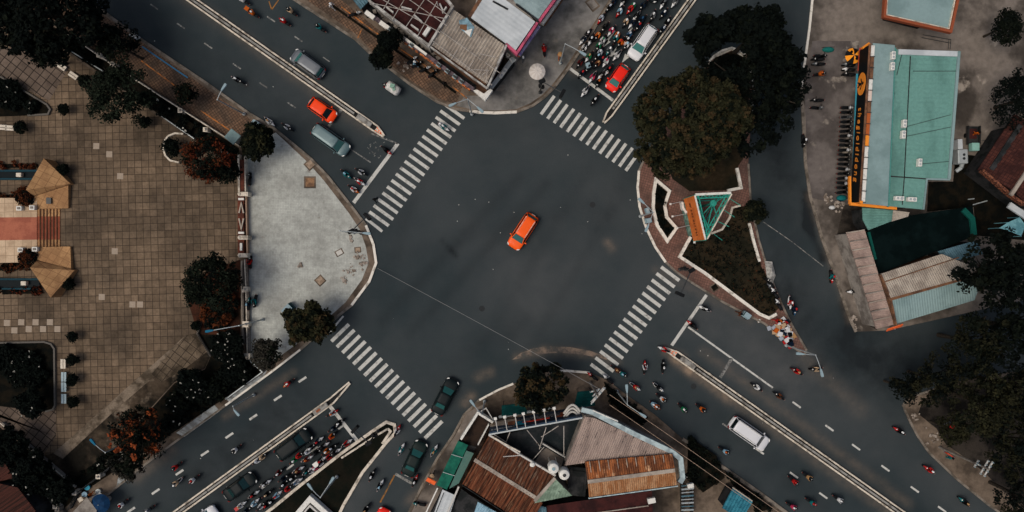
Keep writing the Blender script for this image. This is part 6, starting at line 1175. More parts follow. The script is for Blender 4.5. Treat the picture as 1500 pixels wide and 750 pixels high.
# joint: position, radius, material (0 top, 1 trousers, 2 skin, 3 shoes)
def rider_mesh():
    J = [((-.22, 0, .84), (.17, .15), 1), ((-.22, 0, 1.02), (.16, .14), 0), ((-.16, 0, 1.25), (.17, .13), 0), ((-.10, 0, 1.40), .075, 2), ((-.06, 0, 1.5), .085, 2), ((-.05, 0, 1.64), .095, 2)]; E = [(0, 1), (1, 2), (2, 3), (3, 4), (4, 5)]
    for s in (1, -1):
        b = len(J); J += [((-.14, s * .18, 1.32), .075, 0), ((.06, s * .27, 1.16), .055, 0), ((.30, s * .29, 1.08), .04, 2), ((.42, s * .29, 1.06), .045, 2)]; E += [(2, b), (b, b + 1), (b + 1, b + 2), (b + 2, b + 3)]
        b = len(J); J += [((-.16, s * .13, .82), .11, 1), ((.18, s * .19, .80), .085, 1), ((.13, s * .19, .45), .06, 1), ((.12, s * .19, .37), .05, 3), ((.28, s * .2, .345), .045, 3)]; E += [(0, b), (b, b + 1), (b + 1, b + 2), (b + 2, b + 3), (b + 3, b + 4)]
    return skin_body('seated_body', J, E, None)
def walker_mesh():
    J = [((0, 0, .95), (.15, .13), 1), ((0, 0, 1.12), (.15, .12), 0), ((.02, 0, 1.36), (.18, .13), 0), ((.03, 0, 1.5), .06, 2), ((.04, 0, 1.58), .08, 2), ((.04, 0, 1.7), .09, 2)]; E = [(0, 1), (1, 2), (2, 3), (3, 4), (4, 5)]
    for s in (1, -1):
        b = len(J); J += [((.02, s * .19, 1.42), .075, 0), ((-.04 * s, s * .27, 1.16), .055, 0), ((.16 * s + .05, s * .27, .98), .04, 2), ((.2 * s + .07, s * .26, .9), .045, 2)]; E += [(2, b), (b, b + 1), (b + 1, b + 2), (b + 2, b + 3)]
        b = len(J); J += [((0, s * .1, .9), .1, 1), ((-.16 * s + .06, s * .1, .5), .07, 1), ((-.28 * s, s * .1, .12), .05, 1), ((-.28 * s, s * .1, .06), .05, 3), ((-.28 * s + .16, s * .11, .045), .045, 3)]; E += [(0, b), (b, b + 1), (b + 1, b + 2), (b + 2, b + 3), (b + 3, b + 4)]
    return skin_body('walking_body', J, E, None)
RM, WM = rider_mesh(), walker_mesh()
mb = MB(); mb.ball((-.045, 0, 1.57), (.15, .135, .16), 14, 7, -.25); mb.add([(.08, -.1, 1.56), (.16, -.06, 1.555), (.16, .06, 1.555), (.08, .1, 1.56), (.06, -.1, 1.6), (.1, -.05, 1.61), (.1, .05, 1.61), (.06, .1, 1.6)], [(0, 1, 5, 4), (1, 2, 6, 5), (2, 3, 7, 6), (4, 5, 6, 7)])
tmp = mb.build('helmet', M_white, None, local=True, smooth=True); HM = tmp.data; bpy.data.objects.remove(tmp)
mb = MB(); mb.lathe((.04, 0, 1.63), [(.3, .0), (.22, .06), (.1, .15), (.0, .19)], 18); tmp = mb.build('conical_hat', M_white, None, local=True); CH = tmp.data; bpy.data.objects.remove(tmp)
VAR = {}
def variant(me, key, ms):
    k = (me.name, key)
    if k not in VAR:
        c = me.copy(); c.materials.clear(); [c.materials.append(m_) for m_ in ms]; VAR[k] = c
    return VAR[k]
def obj(name, me, parent, loc=(0, 0, 0), rz=0.):
    o = bpy.data.objects.new(name, me); COL.objects.link(o); o.parent = parent; o.location = loc; o.rotation_euler = (0, 0, rz); return o
TROU = ['navy', 'black', 'grey', 'black', 'brown']
def person(loc, rz, top, hat, label, seated=True, cone=False, k=0, group=None):
    o = thing('person', label, 'person', loc, rz, group)
    if seated: o.scale = (.92,) * 3
    obj('body', variant(RM if seated else WM, (top, k % 5), [cloth(top), cloth(TROU[k % 5]), M_skin, M_black]), o)
    if cone: obj('conical_hat', variant(CH, hat, [cloth(hat)]), o, (0, 0, 0))
    elif hat == 'hair':
        obj('hair', variant(HM, 'hair', [mat('black_hair', (.008, .007, .007), .7, var=0)]), o, (.085 if not seated else 0, 0, .06 if not seated else 0))
    else: obj('helmet', variant(HM, hat, [paint(hat)]), o, (.085 if not seated else 0, 0, .06 if not seated else 0))
    return o
# ---- scooter parts, length 1.85 m, heading +x
def keep(mb, nm, m, **k): t = mb.build(nm, m, None, local=True, **k); me = t.data; bpy.data.objects.remove(t); return me
mb = MB()
def sring(x, w_, z0, z1): return [(x, w_, z0 + .05), (x, w_ * .95, z1 - .05), (x, w_ * .6, z1), (x, -w_ * .6, z1), (x, -w_ * .95, z1 - .05), (x, -w_, z0 + .05), (x, -w_ * .6, z0), (x, w_ * .6, z0)]
loft(mb, [sring(x, w_, a, b) for x, w_, a, b in ((-.86, .06, .62, .74), (-.7, .16, .5, .77), (-.4, .2, .42, .74), (-.05, .2, .36, .72), (.08, .18, .26, .5), (.12, .2, .26, .36), (.36, .19, .26, .36))]); BODY = keep(mb, 'body', M_black, smooth=True)
mb = MB(); loft(mb, [[(x, w_, z), (x + .05, w_ * .8, z + .02), (x + .1, 0, z + .03), (x + .05, -w_ * .8, z + .02), (x, -w_, z), (x - .05, 0, z)] for x, w_, z in ((.36, .18, .3), (.42, .22, .55), (.40, .21, .85), (.36, .15, .98), (.34, .07, 1.04))]); 
loft(mb, [[(x, w_, z), (x, w_ * .6, z + .05), (x, 0, z + .07), (x, -w_ * .6, z + .05), (x, -w_, z), (x, 0, z - .04)] for x, w_, z in ((.34, .17, .9), (.52, .19, .88), (.70, .12, .8), (.92, .035, .62))]); SHIELD = keep(mb, 'front_shield', M_black, smooth=True)
mb = MB(); loft(mb, [sring(x, w_, .73, z) for x, w_, z in ((-.78, .08, .8), (-.7, .13, .83), (-.45, .15, .82), (-.1, .14, .8), (0, .08, .79))]); SEAT = keep(mb, 'seat', M_black, smooth=True)
mb = MB(); mb.path([(.32, -.34, 1.05), (.42, -.18, 1.06), (.42, .18, 1.06), (.32, .34, 1.05)], .032, 6); mb.tube((.44, 0, 1.05), (.6, 0, .4), .03); [mb.box((.42, s * .36, 1.14), (.03, .11, .07)) for s in (1, -1)]; [mb.tube((.4, s * .24, 1.05), (.42, s * .35, 1.16), .01, n=4) for s in (1, -1)]; HB = keep(mb, 'handlebar', M_black)
ax = Matrix.Rotation(math.pi / 2, 3, 'X'); mb = MB(); mb.lathe((0, 0, .27), [(.15, -.04), (.25, -.055), (.27, 0), (.25, .055), (.15, .04)], 16, ax); WH = keep(mb, 'wheel', M_rub)
mb = MB(); mb.box((-.92, 0, .58), (.03, .13, .1), 0, Matrix.Rotation(-.7, 4, 'Y')); PL_ = keep(mb, 'number_plate', M_conc)
mb = MB(); mb.ball((.5, 0, .94), (.08, .1, .06), 10, 6); HLm = keep(mb, 'headlight', M_lens)
mb = MB(); mb.ball((-.86, 0, .7), (.05, .09, .05), 8, 5); TLm = keep(mb, 'tail_light', M_red)
def scooter(loc, rz, colr, label, front=None, group=None, lean=0., plate=True):
    o = thing('scooter', label, 'scooter', loc, rz, group); o.rotation_euler = (lean, 0, rz); o.scale = (.92,) * 3
    pm = paint(colr if colr in ('white', 'grey') else 'black'); fm = paint(front or colr)
    obj('body', variant(BODY, pm.name, [pm]), o); obj('front_shield', variant(SHIELD, front or colr, [fm]), o); obj('seat', SEAT, o); obj('handlebar', HB, o)
    for x in (.62, -.6): obj('wheel', WH, o, (x, 0, 0))
    obj('headlight', HLm, o); obj('tail_light', TLm, o)
    if plate: obj('number_plate', PL_, o)
    return o
ORD = lambda n: f"{n}{'th' if 10 <= n % 100 <= 20 else {1: 'st', 2: 'nd', 3: 'rd'}.get(n % 10, 'th')}"
DIRS = {'TLa': (-.826, -.563), 'TLi': (.826, .563), 'Tq': (-.59, .81), 'BLq': (.80, -.60), 'BLa': (-.80, .60), 'BRi': (-.813, -.582), 'BRa': (.813, .582), 'S': (.46, -.89), 'U': (0.05, -1), 'D': (.1, 1)}
# x, y, scooter, shirt, helmet[, front[, pillion shirt[, pillion helmet]]]
ZONES = [
 ('Tq', 'back from the white line in the top queue', (866, 122), [
  (853, 107, 'black', 'red', 'red'), (862, 99, 'black', None, 'black'), (850, 92, 'maroon', 'maroon', 'black'), (868, 113, 'white', 'pink', 'black'), (882, 109, 'white', 'black', 'black'), (877, 120, 'black', 'black', 'orange'), (892, 102, 'red', 'green', 'red', 'white'), (888, 90, 'white', 'white', 'pink'), (876, 93, 'black', 'brown', 'tan'), (882, 87, 'black', 'red', 'red'),
  (863, 83, 'green', 'green', 'tan', 'white'), (876, 83, 'teal', 'red', 'pale blue'), (904, 81, 'white', 'white', 'black'), (893, 73, 'teal', 'grey', 'white'), (879, 77, 'black', 'silver', 'white'), (856, 70, 'black', 'white', 'black'), (877, 67, 'maroon', 'green', 'white'), (883, 59, 'black', 'white', 'green', 'white'), (866, 58, 'black', 'black', 'white', 'white'), (855, 58, 'white', 'navy', 'black'),
  (861, 50, 'black', 'black', 'white'), (876, 52, 'black', 'orange', 'tan'), (909, 62, 'orange', 'orange', 'red'), (902, 56, 'black', 'teal', 'white', None, 'orange', 'white'), (918, 66, 'black', 'white', 'pale blue'), (919, 59, 'orange', 'black', 'white'), (922, 51, 'blue', 'blue', 'silver'), (896, 45, 'red', 'pink', 'white', 'white'), (881, 27, 'red', 'silver', 'silver'), (908, 17, 'red', 'pale blue', 'white'),
  (924, 13, 'red', 'red', 'red', None, 'green', 'white'), (914, 2, 'white', 'black', 'black'), (917, 32, 'red', 'beige', 'white'), (927, 34, 'maroon', 'maroon', 'black', 'white'), (936, 38, 'black', 'red', 'red'), (940, 29, 'blue', 'navy', 'blue'), (956, 23, 'black', 'grey', 'white'), (972, 20, 'black', 'red', 'white'), (972, 5, 'white', 'black', 'grey'), (977, 33, 'black', 'black', 'white'), (971, 43, 'black', 'navy', 'silver'), (899, 3, 'blue', 'navy', 'black'), (893, 11, 'black', 'black', 'silver'), (989, 3, 'white', 'grey', 'black'), (886, 40, 'black', 'black', 'black'), (932, 24, 'white', 'black', 'black'), (942, 8, 'black', 'navy', 'black')]),
 ('BLq', 'back from the line in the lower left queue', (503, 620), [
  (487, 605, 'red', 'white', 'orange'), (497, 619, 'black', 'black', 'white'), (489, 627, 'black', 'navy', 'grey'), (486, 639, 'black', 'orange', 'red'), (508, 649, 'white', 'red', 'black'), (466, 646, 'white', 'red', 'red'), (456, 655, 'teal', 'teal', 'white'), (451, 661, 'white', 'white', 'silver'), (474, 653, 'white', 'black', 'black'), (479, 660, 'black', 'orange', 'white'), (487, 655, 'black', 'black', 'silver'), (493, 664, 'white', 'black', 'black'), (484, 671, 'black', 'red', 'black'),
  (470, 674, 'white', 'red', 'red'), (475, 684, 'black', 'white', 'black'), (438, 667, 'black', 'red', 'red'), (432, 673, 'green', 'green', 'white'), (450, 672, 'white', 'maroon', 'orange'), (437, 688, 'white', 'maroon', 'tan'), (451, 690, 'white', 'teal', 'teal'), (461, 695, 'black', 'white', 'black', 'white'), (409, 692, 'maroon', 'maroon', 'white'), (464, 662, 'black', 'black', 'black'), (467, 690, 'black', 'pink', 'white'), (389, 708, 'white', 'black', 'white'), (372, 724, 'white', 'green', 'red'), (353, 740, 'white', 'white', 'tan'),
  (373, 737, 'white', 'pale blue', 'white'), (383, 741, 'black', 'white', 'black'), (392, 723, 'black', 'black', 'beige'), (406, 725, 'white', 'pale blue', 'red'), (423, 717, 'black', 'red', 'red'), (440, 712, 'white', 'white', 'blue'), (396, 745, 'red', 'red', 'red'), (404, 739, 'black', 'black', 'white'), (417, 708, 'black', 'black', 'white'), (429, 699, 'black', 'black', 'white'), (385, 669, 'black', 'beige', 'beige'), (378, 674, 'black', 'white', 'silver'), (362, 747, 'black', 'navy', 'grey'), (416, 700, 'black', 'navy', 'black')]),
 ('TLa', 'from the junction leaving up the upper left road', (690, 170), [(371, 20, 'black', 'orange', 'white', 'orange'), (417, 32, 'red', 'red', 'white'), (427, 17, 'black', 'beige', 'black'), (469, 41, 'black', 'teal', 'black'), (568, 128, 'black', 'red', 'black'), (357, 1, 'black', 'white', 'grey')]),
 ('TLi', 'from the junction arriving on the upper left road', (600, 240), [(348, 117, 'white', 'black', 'white', 'black'), (395, 178, 'white', 'white', 'tan'), (421, 186, 'black', 'white', 'black'), (566, 220, 'red', 'black', 'black'), (507, 255, 'teal', 'teal', 'pale blue'), (529, 252, 'black', 'white', 'black'), (527, 266, 'white', 'red', 'white'), (518, 277, 'orange', 'white', 'red'), (650, 186, 'white', 'teal', 'white', None, 'white', 'white')]),
 ('BLa', 'from the junction leaving down lower left road', (560, 460), [(423, 561, 'orange', 'red', 'white'), (346, 658, 'black', 'white', 'black'), (259, 683, 'black', 'red', 'black'), (260, 706, 'white', 'beige', 'black'), (284, 702, 'maroon', 'white', 'red'), (180, 738, 'black', 'white', 'red'), (219, 746, 'black', 'grey', 'white')]),
 ('S', 'up the lower street beside the green awning', (600, 600), [(588, 658, 'white', 'teal', 'white'), (545, 696, 'black', 'black', 'white'), (557, 711, 'white', 'black', 'pale blue'), (608, 704, 'red', 'black', 'white'), (636, 660, 'white', 'teal', 'tan'), (582, 631, 'red', 'white', 'black'), (536, 746, 'black', 'black', 'tan')]),
 ('BRa', 'from the junction leaving down lower right road', (850, 480), [(911, 547, 'black', 'teal', 'pale blue'), (903, 541, 'brown', 'brown', 'tan'), (930, 566, 'white', 'red', 'tan'), (964, 567, 'white', 'black', 'black'), (969, 583, 'black', 'white', 'orange'), (960, 594, 'brown', 'orange', 'white', None, 'pale blue', 'white'), (1000, 598, 'black', 'green', 'white'), (1027, 598, 'black', 'orange', 'black'), (1061, 660, 'black', 'pale blue', 'orange'), (1162, 704, 'black', 'red', 'red'), (1183, 698, 'black', 'tan', 'black'), (1160, 741, 'black', 'pink', 'white'), (1188, 735, 'red', 'teal', 'red'), (1228, 731, 'black', 'white', 'white')]),
 ('BRi', 'from the junction arriving on lower right road', (900, 420), [(973, 512, 'white', 'red', 'black'), (1032, 452, 'white', 'black', 'white'), (1014, 476, 'red', 'black', 'black'), (1108, 567, 'black', 'white', 'white'), (1141, 580, 'black', 'brown', 'black'), (1167, 544, 'maroon', 'red', 'tan'), (1317, 631, 'red', 'black', 'white'), (1361, 688, 'red', 'red', 'white'), (1412, 735, 'teal', 'black', 'tan')]),
 ('U', 'across the junction from the lower right median tip', (960, 520), [(944, 538, 'red', 'white', 'maroon'), (971, 537, 'black', 'black', 'white')]),
 ('D', 'along the side road right of the island', (1170, 0), [(1177, 206, 'black', 'black', 'white'), (1218, 405, 'red', 'teal', 'red'), (1157, 443, 'white', 'red', 'white'), (1163, 452, 'blue', 'navy', 'red')]),
]
rr = random.Random(21); NP = 0
for zn, where, anc, rows in ZONES:
    hd = DIRS[zn]; base_a = math.atan2(-hd[1], hd[0])
    rows = sorted(rows, key=lambda r: (r[0] - anc[0]) ** 2 + (r[1] - anc[1]) ** 2)
    for i, r in enumerate(rows):
        x, y, sc, sh, he = r[:5]; fr = r[5] if len(r) > 5 else None; 
        if zn == 'BLq':
            t_ = ((x - 402) * .793 + (y - 742) * -.61); dd_ = (x - 402) * -.61 + (y - 742) * -.793
            if dd_ < 9: x += -.61 * (9 - dd_); y += -.793 * (9 - dd_)
        c = W(x, y, .6); a = base_a + rr.gauss(0, .10 if zn[-1] == 'q' else .07); NP += 1
        if (x, y) == (973, 512): a = base_a + .2
        if (x, y) == (1195, 540): a = math.pi
        if zn[-1] == 'q' and (fr or sc) not in ('white', 'black') and rr.random() < .55: sc, fr = 'black', None
        scooter((c.x, c.y, .006), a, sc, f"{sc} scooter, {ORD(i + 1)} {where}", fr)
        if zn[-1] == 'q' and sh in ('red', 'orange', 'green', 'maroon', 'teal', 'beige', 'brown') and rr.random() < .4: sh = 'black' if rr.random() < .6 else 'navy'
        if sh is None: sh = 'black'
        k = 'helmet'
        person((c.x, c.y, .006), a, sh, he, f"rider in {sh}, {he} helmet, {ORD(i + 1)} {where}", k=NP)
        if len(r) > 6:
            q = c - Vector((math.cos(a), math.sin(a), 0)) * .42; NP += 1; person((q.x, q.y, .006), a, r[6], r[7], f"pillion in {r[6]}, {ORD(i + 1)} {where}", k=NP)
def single(x, y, hd, sc, sh, he, lab, rlab, fr=None):
    global NP
    c = W(x, y, .6); a = math.atan2(-hd[1], hd[0]); z = .006 if lab.find('road') >= 0 else .13; scooter((c.x, c.y, z), a, sc, lab, fr); NP += 1
    if sh: person((c.x, c.y, z), a, sh, he, rlab, k=NP)
single(1195, 540, (-1, .12), 'black', 'beige', 'black', 'black scooter on the road below the double armed lamp of the island tip', 'rider in beige top and black helmet below the island tip lamp')
single(857, 134, (-.59, .81), 'white', 'white', 'black', 'white scooter stopped past the top white line, nearer the parasol', 'rider in white on the scooter past the top white line'); single(871, 147, (-.59, .81), 'black', 'black', 'white', 'black scooter stopped past the top white line, nearer the median', 'rider in black and white helmet past the top white line')
single(797, 74, (-.1, -1), 'red', 'red', 'red', 'red scooter in the grey alley beside the pink fascia shop', 'rider in red top in the grey alley beside the pink fascia shop')
single(366, 262, (.05, -1), 'black', None, None, 'black scooter parked by the red brown wall of the plaza', '')
single(367, 384, (.05, -1), 'black', 'red', 'black', 'black scooter by the pale rail of the plaza above the teal ones', 'person in red top on the black scooter by the plaza rail', None)
single(365, 445, (.1, -1), 'teal', 'navy', 'pale blue', 'teal scooter nearest the pale rail of the plaza', 'rider in navy top on the teal scooter nearest the rail')
single(374, 441, (-.15, 1), 'black', 'teal', 'black', 'black scooter facing down beside the teal scooter on the plaza', 'rider in teal jacket beside the teal scooter on the plaza')
single(1250, 427, (-1, .05), 'black', None, None, 'black scooter parked alone by the long narrow beige shed', '', 'white')
single(615, 738, (-1, -.2), 'teal', None, None, 'teal scooter parked on the pavement by the white roofed shack', '')
single(1198, 87, (-1, 0), 'black', None, None, 'black scooter parked below the green tarp at the right kerb', ''); single(1199, 94, (-1, 0), 'black', None, None, 'black scooter parked third from the green tarp at the right kerb', '', 'grey')
single(1200, 109, (1, -.15), 'black', 'orange', 'orange', 'black scooter with orange dressed rider at the right kerb', 'rider in orange top and orange helmet at the right kerb'); single(1197, 147, (-1, 0), 'black', None, None, 'upper of two black scooters parked mid yard at the right kerb', ''); single(1196, 158, (1, 0), 'black', None, None, 'lower of two black scooters parked mid yard at the right kerb', '', 'grey')
single(1201, 82, (1, 0), 'black', None, None, 'black scooter facing right just under the green tarp', '')
row = [(1240 - (y - 155) * .055, y) for y in np.arange(157, 284, 6.9)]; oc = ['white', 'black', 'grey', 'black', 'black', 'black', 'white', 'black', 'black', 'white', 'black', 'black', 'black', 'white', 'black', 'white', 'white', 'black', 'black']
for i, (x, y) in enumerate(row): 
    c = W(x, y, .6); scooter((c.x, c.y, .13), rr.gauss(0, .05) + (0 if i % 3 else 0.04), 'black' if oc[i] != 'grey' else 'grey', f"parked scooter, {ORD(i + 1)} from the top of the row under the shop sign", oc[i], 'scooters parked in a row under the shop sign', .12)
for i, y in enumerate((96, 103, 110)): c = W(1243, y, .6); scooter((c.x, c.y, .13), math.pi + rr.gauss(0, .05), 'black', f"parked scooter, {ORD(i + 1)} below the orange and black parasol", ['grey', 'white', 'black'][i], 'scooters parked under the orange parasol', .12)
for i, (x, y, a) in enumerate(((1127, 415, 1.1), (1130, 423, 1.2), (1134, 430, 1.0), (1140, 447, .9))): c = W(x, y, .6); scooter((c.x, c.y, .13), a + 1.2, 'black', f"{ORD(i + 1)} from the top of the scooters parked along the triangular lawn", ['black', 'grey', 'white', 'white'][i], 'scooters parked along the triangular lawn', .12)
for i, (x, y, a) in enumerate(((603, 88, .6), (611, 94, .5), (622, 101, .4), (634, 107, .7), (520, 20, .3))): c = W(x, y, .6); scooter((c.x, c.y, .13), a, 'black', f"parked scooter, {ORD(i + 1)} along the pavement below the shop sign strip", ['white', 'black', 'white', 'black', 'white'][i], 'scooters parked below the shop sign strip', .1)
for i, (x, y, a) in enumerate(((868, 552, 2.5), (890, 556, 2.4), (1000, 700, .6))): c = W(x, y, .6); scooter((c.x, c.y, .13), a, 'black', ['black scooter parked under the crossarms of the utility pole', 'white fronted scooter parked right of the crossarm utility pole', 'black scooter parked by the pipe rack under the cables'][i], ['red', 'white', 'black'][i], None, .1)
# people on foot
for x, y, hd, sh, he, cone, lb in ((550, 292, (.2, 1), 'black', 'hair', False, 'pedestrian in black at the upper left crosswalk end'), (820, 82, (0, 1), 'orange', 'tan', True, 'vendor in orange top and pale conical hat in the grey alley'), (634, 694, (-.3, 1), 'black', 'beige', True, 'person in black with pale hat beside the green awning'), (651, 123, (.3, 1), 'black', 'hair', False, 'person in black standing on the brick pavement by the double lamp'),
                              (135, 724, (1, .2), 'orange', 'hair', False, 'person in orange top at the vendor spot in the lower left'), (766, 86, (.3, 1), 'grey', 'white', False, 'person in grey with white cap beside the round white parasol'), (1136, 470, (1, 0), 'red', 'hair', False, 'vendor in red standing at the upper end of the spread goods'), (1153, 470, (-1, .3), 'navy', 'hair', False, 'vendor in navy standing right of the spread goods'), (1428, 196, (0, -1), 'orange', 'hair', False, 'worker in orange by the dark handcart'),
                              (486, 9, (.8, .5), 'white', 'white', False, 'person in white walking on the upper brick pavement'), (608, 93, (1, .5), 'pale blue', 'white', False, 'person in pale blue on the pavement below the shop sign strip'), (1082, 459, (1, .3), 'brown', 'hair', False, 'person in brown by the glass box cart on the island kerb'), (1389, 668, (.5, .8), 'teal', 'hair', False, 'person in teal beside the banner of the right utility pole')):
    c = W(x, y, .8); NP += 1; person((c.x, c.y, .13 if (x, y) != (550, 292) else .006), math.atan2(-hd[1], hd[0]), sh, he, lb, False, cone, NP)
# ---- loads carried by scooters
def crate(x, y, z, s_, a, m, label, nm='crate'):
    c = W(x, y, z); o = thing(nm, label, nm.replace('_', ' '), (c.x, c.y, z), a); mb = MB(); mb.box((0, 0, 0), (s_[0], s_[1], s_[2])); mb.build('box', m, o, local=True, bevel=.03); mb = MB(); mb.box((0, 0, s_[2]), (s_[0] * 1.04, s_[1] * 1.04, .04)); mb.build('lid', m, o, local=True)
crate(464, 679, .8, (.62, .55, .5), .62, M_white, 'white delivery crate behind the red rider in the lower left queue'); crate(861, 97, .8, (.6, .5, .5), 1.9, M_lamp, 'pale blue crate on a scooter near the top white line'); crate(348, 744, .8, (.42, .42, .38), .62, paint('red'), 'red crate on the last white scooter in the lower left queue'); crate(363, 14, .8, (.5, .45, .4), -.6, cloth('orange'), 'orange crate on the scooter leaving farthest up the upper left road')
o = thing('covered_load', 'bulky white covered load behind the red rider on the upper left road', 'load', W(577, 131, .5)[:], math.atan2(-.563, .826)); mb = MB(); rg = np.random.default_rng(4)
loft(mb, [[(x, w_ * math.cos(t) * (1 + .06 * math.sin(7 * t + x * 9)), .55 + hz * max(-.3, math.sin(t))) for t in np.linspace(0, 2 * math.pi, 14, endpoint=False)] for x, w_, hz in ((-.9, .3, .3), (-.82, .52, .55), (-.4, .6, .75), (.1, .62, .7), (.6, .58, .75), (.84, .5, .55), (.92, .3, .3))]); mb.f = [f[::-1] for f in mb.f]; mb.build('sheet', mat('white_tarp', P(184, 182, 176), .7, col2=P(150, 150, 144), ns=2, var=.1, bump=.4, bs=4), o, local=True, smooth=True); mb = MB(); mb.box((-.05, .12, 1.26), (.55, .5, .14), .3); mb.box((.3, -.1, 1.3), (.3, .35, .1), .8); mb.build('bundle', mat('green_grey_bundle', P(110, 140, 124), .8, var=.25), o, local=True)
mb = MB(); [mb.lathe((x, s * .62, .27), [(.15, -.04), (.27, -.04), (.27, .04), (.15, .04)], 14, ax) for x in (.2,) for s in (-1, 1)]; mb.box((0, 0, .38), (1.7, 1.1, .1)); mb.build('trailer', M_dark, o, local=True)
c = W(573, 124, 0)
# ---- parasols and stalls
def parasol(x, y, h, r, m1, m2, label, n=16, nm='parasol'):
    c = W(x, y, h); o = thing(nm, label, 'parasol', (c.x, c.y, .128)); mb = MB(); b = len(mb.v)
    for k in range(n):
        a0, a1 = 2 * math.pi * k / n, 2 * math.pi * (k + 1) / n; mb.cur = k % 2
        p = [(c.x + q * math.cos(t), c.y + q * math.sin(t), h - dz + .0) for q, t, dz in ((0.001, a0, -.5 * r / 1.2 + .35 * r), (r * .55, a0, .0), (r, a0, .28 * r), (r * .985, (a0 + a1) / 2, .3 * r), (r, a1, .28 * r), (r * .55, a1, .0))]
        mb.add(p, [(0, 1, 5), (1, 2, 3, 4, 5)])
        mb.tube((c.x, c.y, h + .06 * r), p[2], .012, n=4)
    mb.cur = 0; mb.build('canopy', [m1, m2], o); mb = MB(); mb.tube((c.x, c.y, .13), (c.x, c.y, h + .25), .035); mb.build('pole', M_steel, o); mb = MB(); mb.lathe((c.x, c.y, .13), [(.3, 0), (.3, .1), (0, .12)], 14); mb.build('base', M_conc, o); return o
parasol(787, 104, 2.5, .98, mat('parasol_white', P(186, 180, 172), .7, var=.05), mat('parasol_pale', P(176, 168, 160), .7, var=.05), 'round white ribbed parasol on the corner of the grey alley', 20)
pr = parasol(1251, 81, 2.5, .95, mat('parasol_orange', P(226, 134, 36), .7, var=.06), mat('parasol_black', (.01, .01, .01), .7, var=0), 'orange and black sectioned parasol by the teal roofed shop', 8)
mb = MB(); c = W(1251, 81, 2.5)
for a in (2.2, 5.4): mb.lathe((c.x + .5 * math.cos(a), c.y + .5 * math.sin(a), 2.53), [(.17, 0), (.17, .01), (.09, .012), (.09, 0)], 12)
mb.build('printed_ring', mat('parasol_black'), pr)
parasol(145, 739, 2.4, 1.15, mat('parasol_navy', P(18, 46, 74), .7, var=.1), mat('parasol_navy2', P(16, 40, 66), .7, var=.1), 'navy blue parasol at the vendor spot in the lower left', 10)
o = thing('vendor_roof', 'pale sheet roof of the vendor spot at the bottom left edge', 'stall', W(126, 742, .13)[:]); mb = MB(); mb.prism(WP([(105, 752), (127, 728), (142, 748), (130, 775)], 2.4), 2.34, 2.4); mb.build('roof', M_conc, o); mb = MB(); [mb.tube((*p, .13), (*p, 2.36), .05) for p in inset(WP([(105, 752), (127, 728), (142, 748), (130, 775)], 2.4), .3)]; mb.build('posts', M_steel, o)
def table(x, y, w_, l_, a, m, label, h=.7): c = W(x, y, h); o = thing('table', label, 'table', (c.x, c.y, .13), a); mb = MB(); mb.box((0, 0, h), (w_, l_, .05)); mb.build('top', m, o, local=True); mb = MB(); [mb.tube((i * w_ * .42, j * l_ * .42, 0), (i * w_ * .42, j * l_ * .42, h), .025) for i in (-1, 1) for j in (-1, 1)]; mb.build('legs', M_steel, o, local=True)
table(147, 727, .75, .9, .6, M_white, 'white table beside the navy parasol'); table(153, 730, .4, .9, .6, M_white, 'narrow white table at the kerb by the navy parasol', .6); table(119, 731, .6, .5, .6, M_cream, 'cream table left of the navy parasol')
for x, y, m_, lb in ((128, 714, mat('blue_tub', P(56, 140, 160), .5, var=.05), 'round blue tub near the vendor spot fence'), (124, 724, mat('pale_blue_tub', P(130, 160, 176), .5, var=.05), 'pale blue tub between fence and navy parasol'), (144, 720, M_steel, 'grey bucket above the white vendor table'), (139, 729, M_dark, 'dark bucket beside the navy parasol')):
    c = W(x, y, .4); o = thing('tub', lb, 'tub', (c.x, c.y, .13)); mb = MB(); mb.lathe((0, 0, 0), [(.24, 0), (.32, .34), (.3, .34), (.22, .08), (0, .08)], 16); mb.build('tub_shell', m_, o, local=True); mb = MB(); mb.lathe((0, 0, .3), [(.33, 0), (.34, .02), (.33, .05)], 16); mb.build('rim', m_, o, local=True)
def cart(x, y, a, m, label, w_=.9, l_=1.4): c = W(x, y, 1.2); o = thing('food_cart', label, 'food cart', (c.x, c.y, .13), a); mb = MB(); mb.box((0, 0, .3), (l_, w_, .6)); mb.build('body', m, o, local=True, bevel=.03); mb = MB(); mb.box((0, 0, .9), (l_ * .8, w_ * .8, .5)); mb.build('glass_case', M_glass, o, local=True); mb = MB(); mb.box((0, 0, 1.4), (l_ * .86, w_ * .86, .05)); mb.build('lid', M_lamp, o, local=True); [(lambda b_: b_.build('wheel', M_rub, o, local=True))(MB().lathe((i * l_ * .3, j * w_ * .5, .27), [(.2, -.03), (.27, 0), (.2, .03)], 14, ax)) for i in (-1, 1) for j in (-1, 1)]
cart(421, 453, .8, mat('dark_teal_cart', P(36, 60, 62), .5, var=.1), 'dark food cart with pale lid half hidden by the plaza sapling'); cart(1094, 462, -.6, M_lamp, 'pale glass box cart on the lower left kerb of the island', .7, .9); cart(375, 182, -.6, M_steel, 'grey cart at the kerb behind the lumpy olive tree', .8, 1.1); cart(950, 323, .2, M_lamp, 'small pale cart on the red brick by the double lamp', .6, .7)
o = thing('tarp_heap', 'green tarp lying at the top of the right kerb yard', 'tarp', W(1213, 73, .13)[:]); mb = MB(); mb.ball((0, 0, 0), (.75, .35, .4), 12, 6, 0); mb.build('sheet', mat('green_tarp', P(24, 90, 84), .7, var=.2), o, local=True); mb = MB(); mb.tube((-.8, .3, .05), (.8, .35, .05), .03); mb.build('rope', M_dark, o, local=True)
